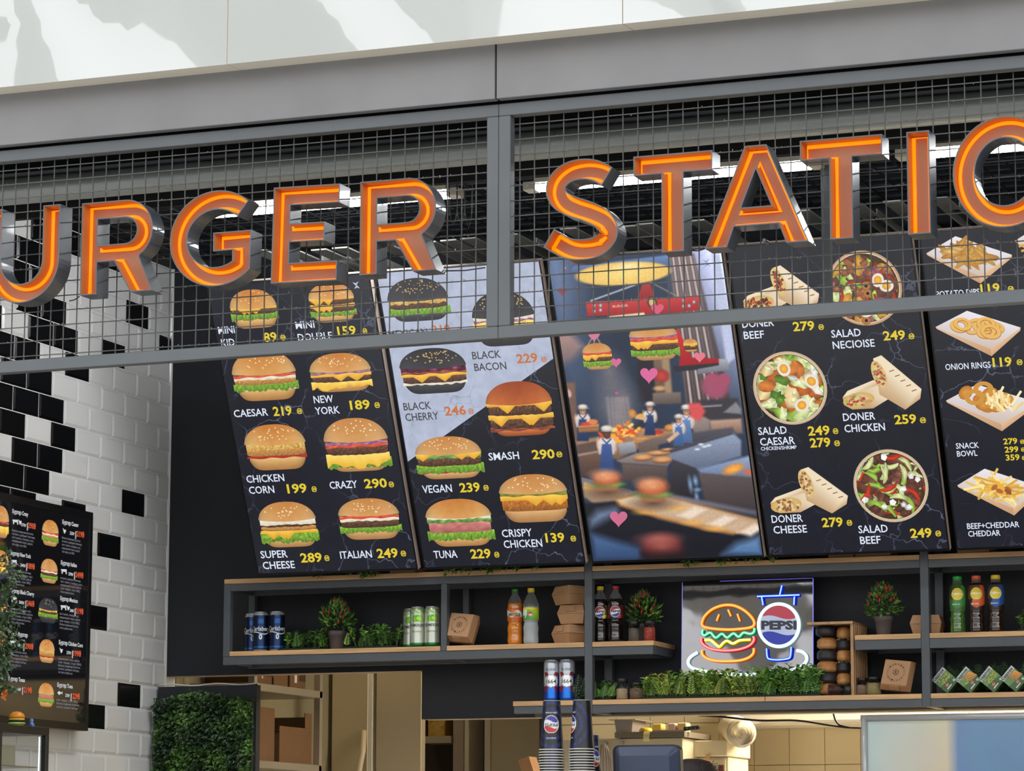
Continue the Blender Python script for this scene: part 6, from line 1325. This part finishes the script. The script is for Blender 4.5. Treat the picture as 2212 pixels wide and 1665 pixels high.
# white cabinet with a grey shelf of utensils
M_wcab = pm('white_cabinet_enamel', (216, 204, 172), .4, var=.03); YC = 13.0
z593 = AY(1400, 1594, YC).z; cx0, cx1 = AY(1286, 1620, YC).x, AY(1475, 1620, YC).x
WC = thing('white_cabinet', ((cx0+cx1)/2, YC, 0), 'white cabinet with hooks behind the dark till screen', 'cabinet')
b = MB(); b.box(cx0-.15, cx1, YC, YC+.45, 0, z593); b.build('cabinet_body', M_wcab, WC, bevel=.003)
for px in (1307, 1343): c = AY(px, 1604.5, YC-.012); b = MB(); b.tube([(c.x, YC-.0005, c.z), (c.x, YC-.022, c.z)], .0085, 14); b.build('hook_knob', M_alu, WC)
gx0, gx1 = AY(1329.5, 1587, 12.98).x, AY(1480, 1587, 12.98).x; zg = AY(1400, 1580.5, 12.98).z
b = MB(); b.box(gx0, gx1, 12.97, 13.35, z593+.002, zg); tag(b.build('shelf_plate', pm('grey_shelf_plate', (128, 118, 100), .45)), 'grey shelf plate lying on the white cabinet', 'shelf')
zg += .001
W_ = thing('whisk', (AY(1307, 1640, 12.975).x, 12.975, 1.7), 'steel wire whisk hanging from the knob on the white cabinet', 'whisk')
c = AY(1307, 1606, 12.975)
for k in range(7):
    a = pi*k/7; b = MB(); b.tube([(c.x+.036*sin(t)*cos(a)*(1 if t < pi else 1), 12.955+.014*sin(t)*sin(a), c.z-.0-.11*(1-cos(t))/1.0) for t in [pi*2*j/24 for j in range(13)]]+[(c.x-.036*sin(t)*cos(a), 12.955-.014*sin(t)*sin(a), c.z-.11*(1-cos(t))) for t in [pi-pi*j/12 for j in range(13)]], .0020, 5); b.build('wire_loop', M_alu, W_)
gp = thing('steel_pan', (AY(1358, 1575, 13.1).x, 13.1, zg), 'small stainless gastro pan on the grey shelf plate', 'pan'); px0, px1 = AY(1338, 1575, 13.1).x, AY(1378, 1575, 13.1).x; z1_ = AY(1358, 1557, 13.1).z
b = MB(); i0 = .008
A = [b.v(p) for p in ((px0+i0, 13.04, zg), (px1-i0, 13.04, zg), (px1-i0, 13.2, zg), (px0+i0, 13.2, zg), (px0, 13.03, z1_), (px1, 13.03, z1_), (px1, 13.21, z1_), (px0, 13.21, z1_))]
for f in ((0, 1, 2, 3), (0, 4, 5, 1), (1, 5, 6, 2), (2, 6, 7, 3), (3, 7, 4, 0)): b.f([A[k] for k in f])
b.build('pan_body', M_alu, gp); b = MB(); b.prism([[(px0-.02, 13.01), (px1+.02, 13.01), (px1+.02, 13.23), (px0-.02, 13.23)], [(px0, 13.03), (px0, 13.21), (px1, 13.21), (px1, 13.03)]], lambda u, v, w: (u, v, z1_+w), 0, .003); b.build('pan_rim', M_alu, gp)
b = MB(); c = AY(1395, 1575, 13.08); b.lathe([(.001, 0), (.028, .002), (.031, .012), (.022, .022), (.001, .024)], c=(c.x, 13.08, zg), n=20); tag(b.build('lemon_squeezer', pm('yellow_plastic', (214, 176, 40), .35)), 'yellow lemon half squeezer beside the small steel pan', 'squeezer')
KN = thing('kitchen_knife', (AY(1470, 1573, 13.03).x, 13.03, zg), 'kitchen knife with black riveted handle on the grey shelf plate', 'knife')
k0, k1, k2 = (AY(x, 1572, 13.03).x for x in (1410, 1477, 1512)); b = MB(); b.box(k0, k1, 13.02, 13.04, zg+.0005, zg+.008); b.build('blade', M_alu, KN)
b = MB(); b.bar((k1, 13.03, zg+.012), (k2, 13.03, zg+.017), .018, .018); b.build('handle', M_blid, KN, bevel=.004)
for k in range(3): b = MB(); x = k1+(k2-k1)*(.25+.25*k); b.tube([(x, 13.0205, zg+.0145), (x, 13.0195, zg+.0145)], .0025, 8); b.build('rivet', M_alu, KN)
for k, (xa, xb, ya, c) in enumerate(((1412, 1432, 1563, (226, 206, 110)), (1445, 1462, 1562, (226, 200, 190)), (1466, 1486, 1561, (236, 206, 150)))):
    b = MB(); p, q = AY(xa, 1572, 13.16).x, AY(xb, 1572, 13.16).x; b.box(p, q, 13.14, 13.2, zg+.0005, AY(xa, ya, 13.16).z); tag(b.build('small_packet', pm('packet_%d' % k, c, .6), bevel=.004), ['yellow', 'red and white', 'cream'][k]+' small packet behind the knife on the grey plate', 'packet', 'packets on the grey plate')
b = MB(); p, q = AY(1390, 1582, 12.96).x, AY(1404, 1582, 12.96).x; zz = AY(1395, 1602, 12.96).z
b.sm = True; g = [(b.v((p, 12.966-.010*sin(i*.5), zg+.0015-(zg-zz)*i/6)), b.v((q-.004*i/6, 12.966-.010*sin(i*.5), zg+.0015-(zg-zz)*i/6))) for i in range(7)]
for i in range(6): b.f((g[i][0], g[i][1], g[i+1][1], g[i+1][0]))
tag(b.build('tape_strip', pm('yellow_tape', (226, 212, 150), .5)), 'curled yellow tape hanging from the grey shelf plate', 'tape')
# second white unit with towel roll and small papers
x0, x1 = AY(1477, 1620, 13.2).x, AY(1578, 1620, 13.2).x; zu = AY(1530, 1600, 13.2).z
WU = thing('wall_unit', ((x0+x1)/2, 13.2, 1.2), 'white wall unit with notes on it, right of the white cabinet', 'cabinet'); b = MB(); b.box(x0+.02, x1, 13.15, 13.5, zu-.07, zu); b.build('unit_top', M_wcab, WU, bevel=.004)
b = MB(); b.box(x0+.03, x1-.01, 13.2, 13.5, 1.2, zu-.071); b.build('unit_body', M_wcab, WU, bevel=.003)
b = MB(); p, q = AY(1531, 1655, 13.19).x, AY(1566, 1655, 13.19).x; b.box(p, q, 13.192, 13.1995, 1.6, AY(1540, 1640, 13.19).z); nt_ = b.build('note_sheet', pm('note_paper', (206, 196, 168), .7), WU)
b = MB(); mp = lambda u, v, w: (u, 13.1915-w, v); c = AY(1534, 1658, 13.19); place_text(b, 'POLAR', c.x, c.z, AY(1546.5, 1658, 13.19).x-c.x, .011, mp, .0003, lin((70, 76, 96)), .02); b.build('note_lettering', M_print, nt_)
b = MB(); p, q = AY(1552, 1660, 13.19).x, AY(1563, 1660, 13.19).x; b.box(p, q, 13.1905, 13.1918, 1.6, AY(1555, 1652, 13.19).z); b.build('note_photo', pm('red_black_photo', (110, 50, 40), .5, var=.6, scale=60), nt_)
GF = thing('giraffe_cutout', (AY(1530, 1660, 13.14).x, 13.14, 1.2), 'flat wooden giraffe figure standing before the white wall unit', 'figurine'); G0 = lambda x, y: (AY(1280+x*.217, 1500+y*.217, 13.14).x, AY(1280+x*.217, 1500+y*.217, 13.14).z)
b = MB(); b.prism([[G0(*k) for k in ((1140, 860), (1140, 720), (1118, 690), (1115, 640), (1128, 625), (1122, 600), (1130, 597), (1140, 622), (1150, 618), (1152, 580), (1162, 582), (1160, 622), (1178, 640), (1172, 655), (1155, 665), (1165, 700), (1170, 860))]], lambda u, v, w: (u, 13.14+w, v), 0, .006); b.build('wooden_body', M_oak, GF)
TR_ = thing('towel_roll', (AY(1590, 1580, 13.1).x, 13.2, zu), 'large rolled white cloth lying on the white wall unit', 'towel'); c = AY(1600, 1582, 13.05)
r = .062; ax = Vector((.42, -1, -.10)).normalized(); b = MB(); b.sm = True; a0 = c+ax*-.42; side = ax.cross(Vector((0, 0, 1))).normalized(); up_ = side.cross(ax)
b.tube([a0+ax*(.46*i/8) for i in range(9)], [r*(1+.05*sin(i*1.7)) for i in range(9)], 22, caps=True); b.build('rolled_cloth', pm('white_cloth', (226, 214, 186), .85, bump=.3, bscale=40), TR_)
b = MB(); e_ = a0+ax*.468
for k in range(64):
    a = k*.42; rr = r*(1-k/70); a2 = (k+1)*.42; r2 = r*(1-(k+1)/70); w1 = .010*sin(k*.9)
    b.quad(e_+(side*cos(a)+up_*sin(a))*rr+ax*w1, e_+(side*cos(a2)+up_*sin(a2))*r2+ax*.010*sin(k*.9+.9), e_+(side*cos(a2)+up_*sin(a2))*r2*.9-ax*.03, e_+(side*cos(a)+up_*sin(a))*rr*.9-ax*.03)
b.build('spiral_folds', MATS['white_cloth'], TR_)
# slim white air conditioner and cables under the pass
p, q = AY(1590, 1555, 13.6), AY(2050, 1550, 13.6); ac = thing('air_conditioner', ((p.x+q.x)/2, 13.7, p.z), 'long white air conditioner above the cream tiles', 'air conditioner'); za, zb3 = AY(1700, 1566, 13.6).z, 2.25
b = MB(); b.box(p.x, q.x, 13.6, 13.89, za, zb3); b.build('ac_body', pm('white_plastic', (206, 198, 178), .4), ac, bevel=.008)
b = MB(); z = AY(1700, 1556, 13.6).z; b.box(p.x+.12, q.x-.02, 13.592, 13.5995, z-.012, z); b.build('ac_vent', M_kst, ac)
b = MB(); cp = [(1508, 1545), (1560, 1548), (1640, 1556), (1720, 1556), (1790, 1566), (1830, 1571), (1864, 1572)]; b.tube(catmull([tuple(AY(x, y, 12.5)) for x, y in cp], 5), .0045, 7)
b.tube(catmull([tuple(AY(x, y, 12.5)) for x, y in ((1800, 1540), (1805, 1556), (1815, 1566), (1840, 1572))], 5), .004, 7); tag(b.build('power_cable', M_blid), 'black power cables drooping below the shelf toward the poster frame', 'cable')
# snap frame with a blank pane, its sky reflection painted in cream and blue
M_silver = pm('brushed_silver_profile', (176, 178, 180), .35, .3, var=.04); YP = 11.93; SFr = thing('poster_frame', (-2.4, YP, 1.6), 'large silver snap frame, blank pane with painted cream and blue sky reflection, at lower right', 'poster frame')
c0 = AY(1860, 1543, YP); c1 = AY(1874, 1556, YP); xr = -1.75; zt_ = c0.z-.002; fw = c1.x-c0.x
b = MB(); b.tube([(c0.x, YP, zt_-fw/2), (xr, YP, zt_-fw/2)], fw*.5, 14); b.build('frame_bar', M_silver, SFr)
b = MB(); b.tube([(c0.x+fw/2, YP, zt_-.002), (c0.x+fw/2, YP, 1.5)], fw*.5, 14); b.build('frame_bar', M_silver, SFr)
for pts_ in ([(xr-fw/2, YP, zt_-.002), (xr-fw/2, YP, 1.5)], [(c0.x, YP, 1.5), (xr, YP, 1.5)]): b = MB(); b.tube(pts_, fw*.5, 14); b.build('frame_bar', M_silver, SFr)
m = bpy.data.materials.new('painted_sky_reflection'); m.use_nodes = True; n = m.node_tree.nodes; L = m.node_tree.links; bs = n['Principled BSDF']; tc_ = n.new('ShaderNodeTexCoord'); sp = n.new('ShaderNodeSeparateXYZ'); L.new(tc_.outputs['Generated'], sp.inputs[0])
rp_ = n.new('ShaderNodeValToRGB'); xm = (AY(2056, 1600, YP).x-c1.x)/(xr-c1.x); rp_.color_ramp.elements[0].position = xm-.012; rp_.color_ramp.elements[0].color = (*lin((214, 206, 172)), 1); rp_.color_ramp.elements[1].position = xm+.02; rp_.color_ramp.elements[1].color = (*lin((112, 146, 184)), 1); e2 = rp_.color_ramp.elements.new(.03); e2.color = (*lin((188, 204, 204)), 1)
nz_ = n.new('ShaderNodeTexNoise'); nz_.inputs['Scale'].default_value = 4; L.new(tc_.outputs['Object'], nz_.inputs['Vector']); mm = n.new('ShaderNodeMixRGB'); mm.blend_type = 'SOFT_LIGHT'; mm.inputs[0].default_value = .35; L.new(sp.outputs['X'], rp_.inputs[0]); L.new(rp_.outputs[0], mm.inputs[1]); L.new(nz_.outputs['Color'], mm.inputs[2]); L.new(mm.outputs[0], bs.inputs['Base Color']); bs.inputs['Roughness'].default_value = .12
b = MB(); b.box(c0.x+fw*.8, xr, YP+.001, YP+.006, 1.5, zt_-fw*.8); b.build('painted_reflection_pane', m, SFr)
# ------------------------------------------------------------ cups, till and cook at the counter
ZC = 1.590
b = MB(); b.box(-4.25, -3.3, 10.4, 11.0, 0, ZC); tag(b.build('service_cabinet', M_blid), 'black cabinet below the picture edge carrying cups and the till screen', 'cabinet')
M_cup = vcol('printed_cup_vc', .4)
def cupcol(a, z):
    x = a*.039; y = (z-.52)*.175; d = sqrt(x*x+y*y)
    if d < .0315:
        if d > .0292: return (236, 238, 240)
        w = .005*sin(x*95); return (206, 44, 46) if y < -.011-w else ((64, 60, 160) if y > .011-w else (236, 236, 238))
    for R in (.052, .078):
        if abs(d-R) < .006: return (50, 72, 190) if (sin(x*1100)*sin(y*1100)) > .45 else (24, 25, 34)
    return (26, 26, 30)
CH = .180; rm, rt = .0445, .0325
def cup_proto():
    t = thing('paper_cup', (0, 0, 0), 'x', 'paper cup', 'upturned paper cups'); b = MB()
    pr = [(rm-.001+(rt-rm)*i/90, .004+(CH-.004)*i/90) for i in range(91)]; b.lathe(pr, n=140, colf=lambda a, z: lin(cupcol(((a+pi/2+pi) % (2*pi))-pi, z/CH)), caps=False)
    b.build('cup_wall', M_cup, t)
    b = MB(); b.tube([((rm+.0014)*cos(2*pi*k/40), (rm+.0014)*sin(2*pi*k/40), .003) for k in range(40)], .0021, 8, closed=True); b.build('rolled_rim', M_lab, t)
    b = MB(); b.tube([((rt-.0022)*cos(2*pi*k/40), (rt-.0022)*sin(2*pi*k/40), CH-.001) for k in range(40)], .0015, 8, closed=True); b.lathe([(.001, CH-.008), (rt-.002, CH-.008)], n=30, caps=False); b.build('cup_base', M_lab, t)
    b = MB()
    def mp(u, v, w): v_ = v; r = rm-.001+(rt-rm)*(v_-.004)/(CH-.004)+.00025+w; return (r*sin(u/.039), -r*cos(u/.039), v_)
    def up(s, u, v, wd, h, c): vs, fs = text_geo(s, .02); b.add(([(u-x*wd, v-y*h) for x, y in vs], fs), mp, 0, lin(c))
    up('PEPSI', .0250, .52*.175+.0055, .050, .0105, (30, 30, 34)); up('ZERO SUGAR', .026, .138, .052, .005, (226, 226, 230)); up('MAXIMUM TASTE', .017, .046, .034, .005, (206, 206, 212))
    b.build('cup_lettering', M_print, t); return t
proto = None
def stack(px, py, Y, n, rot, lb):
    global proto
    top = AY(px, py, Y); 
    for k in range(n):
        z = top.z-CH-.0098*k
        o = proto = proto or cup_proto()
        if k or o.location.length > 0: o = dup(proto)
        o.location = (top.x, Y, z); o.rotation_euler.z = rot
        o['label'] = ('topmost upturned cup of '+lb) if k == 0 else 'upturned cup %s from the top of %s' % (['', 'second', 'third', 'fourth', 'fifth', 'sixth', 'seventh', 'eighth', 'ninth', 'tenth'][k], lb)
    return top.z-CH-.0098*(n-1)
b = MB()
for px, py, Y, n, rot, lb in ((1192, 1513.5, 10.6, 9, .30, 'the left cup stack'), (1257, 1512, 10.6, 9, -1.05, 'the right cup stack'), (1275, 1587, 10.85, 5, .75, 'the rear cup stack')):
    z = stack(px, py, Y, n, rot, lb); c = AY(px, py, Y); t_ = MB(); t_.lathe([(.05, ZC+.0005), (.05, z-.0005)], c=(c.x, Y, 0), n=24) if z-.0005 > ZC+.001 else None
    if t_.V: tag(t_.build('cup_plinth', M_blid), 'round black plinth under '+lb, 'plinth', 'plinths under the cups')
mx0, mx1, mz = AY(1319, 1630, 10.7).x, AY(1465, 1630, 10.7).x, AY(1392, 1608, 10.7).z
TL = thing('till_screen', ((mx0+mx1)/2, 10.72, ZC), 'dark blue grey back of a till screen on the counter', 'till screen')
def rr(x0, x1, z0, z1, r, n=6): return arc(x1-r, z0+r, r, r, -90, 0, n)+arc(x1-r, z1-r, r, r, 0, 90, n)+arc(x0+r, z1-r, r, r, 90, 180, n)+arc(x0+r, z0+r, r, r, 180, 270, n)
M_till = pm('slate_blue_plastic', (62, 72, 96), .38, var=.05); zb4 = ZC+.004; mp = lambda u, v, w: (u, 10.72+w+(mz-v)*.12, v)
b = MB(); b.prism([rr(mx0, mx1, zb4+.0, mz, .025)], mp, 0, .03); b.build('screen_shell', pm('dark_shell_plastic', (34, 38, 48), .4), TL, bevel=.003)
b = MB(); A = rr(mx0+.008, mx1-.008, zb4+.008, mz-.006, .02); B_ = rr(mx0+.034, mx1-.034, zb4+.03, mz-.040, .006); ia = [b.v(mp(*k, -.0005)) for k in A]; ib = [b.v(mp(*k, -.030)) for k in B_]
for k in range(len(A)): b.f((ia[k], ia[(k+1) % len(A)], ib[(k+1) % len(A)], ib[k]))
b.f(ib); b.build('back_cover', M_till, TL)
b = MB(); b.box((mx0+mx1)/2-.04, (mx0+mx1)/2+.04, 10.74, 10.80, ZC+.0005, zb4+.03); b.build('stand_foot', M_blid, TL)
# the cook behind the till: only the dark hair shows above the screen
hp = AY(1497, 1637, 11.25); PX, PY_, PZ = hp.x-.02, 11.3, hp.z
PE = thing('person', (PX, PY_, 0), 'person with dark hair standing bent behind the till screen', 'person')
me = bpy.data.meshes.new('body'); k = PZ/1.74
J = [((0,0,.95),.13), ((0,0,1.12),.12), ((0,0,1.36),.15), ((0,0,1.47),.055), ((0,-.01,1.56),.075), ((0,-.015,1.64),.085), ((.18,0,1.42),.06), ((.22,-.08,1.15),.042), ((.14,-.28,1.10),.032), ((-.18,0,1.42),.06), ((-.22,-.08,1.15),.042), ((-.14,-.28,1.10),.032), ((.09,0,.86),.095), ((.10,0,.48),.062), ((.10,0,.06),.045), ((.10,-.13,.03),.03), ((-.09,0,.86),.095), ((-.10,0,.48),.062), ((-.10,0,.06),.045), ((-.10,-.13,.03),.03)]
me.from_pydata([(PX-PX+p[0]*k, p[1]*k, p[2]*k) for p, r in J], [(0,1),(1,2),(2,3),(3,4),(4,5),(2,6),(6,7),(7,8),(2,9),(9,10),(10,11),(0,12),(12,13),(13,14),(14,15),(0,16),(16,17),(17,18),(18,19)], [])
bo = bpy.data.objects.new('body', me); COL.objects.link(bo); bo.parent = PE; sk = bo.modifiers.new('skin', 'SKIN'); ss = bo.modifiers.new('smooth', 'SUBSURF'); ss.levels = ss.render_levels = 2
for v, (p, r) in zip(me.skin_vertices[0].data, J): v.radius = (r*k, r*k)
me.skin_vertices[0].data[0].use_root = True; me.materials.append(pm('skin_tone', (206, 156, 126), .5))
b = MB(); b.tube([(PX, PY_, z*k) for z in (.80, .95, 1.12, 1.30, 1.43)], [.17*k, .165*k, .155*k, .18*k, .10*k], 20); b.build('shirt', pm('black_shirt', (30, 30, 34), .8), PE)
b = MB(); c = Vector((PX, PY_-.005, 1.655*k)); b.sm = True; b.lathe([(.06*k, -.12*k), (.095*k, -.05*k), (.100*k, .0), (.093*k, .045*k), (.065*k, .074*k), (.03*k, .084*k), (.001, .0845*k)], c=c+Vector((0, .015, 0)), n=28)
b.sm = False; random.seed(3)
for _ in range(60): a = random.uniform(0, 6.28); h_ = random.uniform(.0, .08)*k; d = Vector((cos(a), sin(a), .3)); p0 = c+Vector((cos(a)*.085*k, sin(a)*.085*k, h_*.8)); b.tube([p0, p0+d*.02, p0+d*.03+Vector((0, 0, random.uniform(-.02, .012)))], .0012, 4)
b.build('hair', pm('dark_brown_hair', (36, 26, 24), .5, var=.4, scale=60, bump=.5, bscale=160), PE)
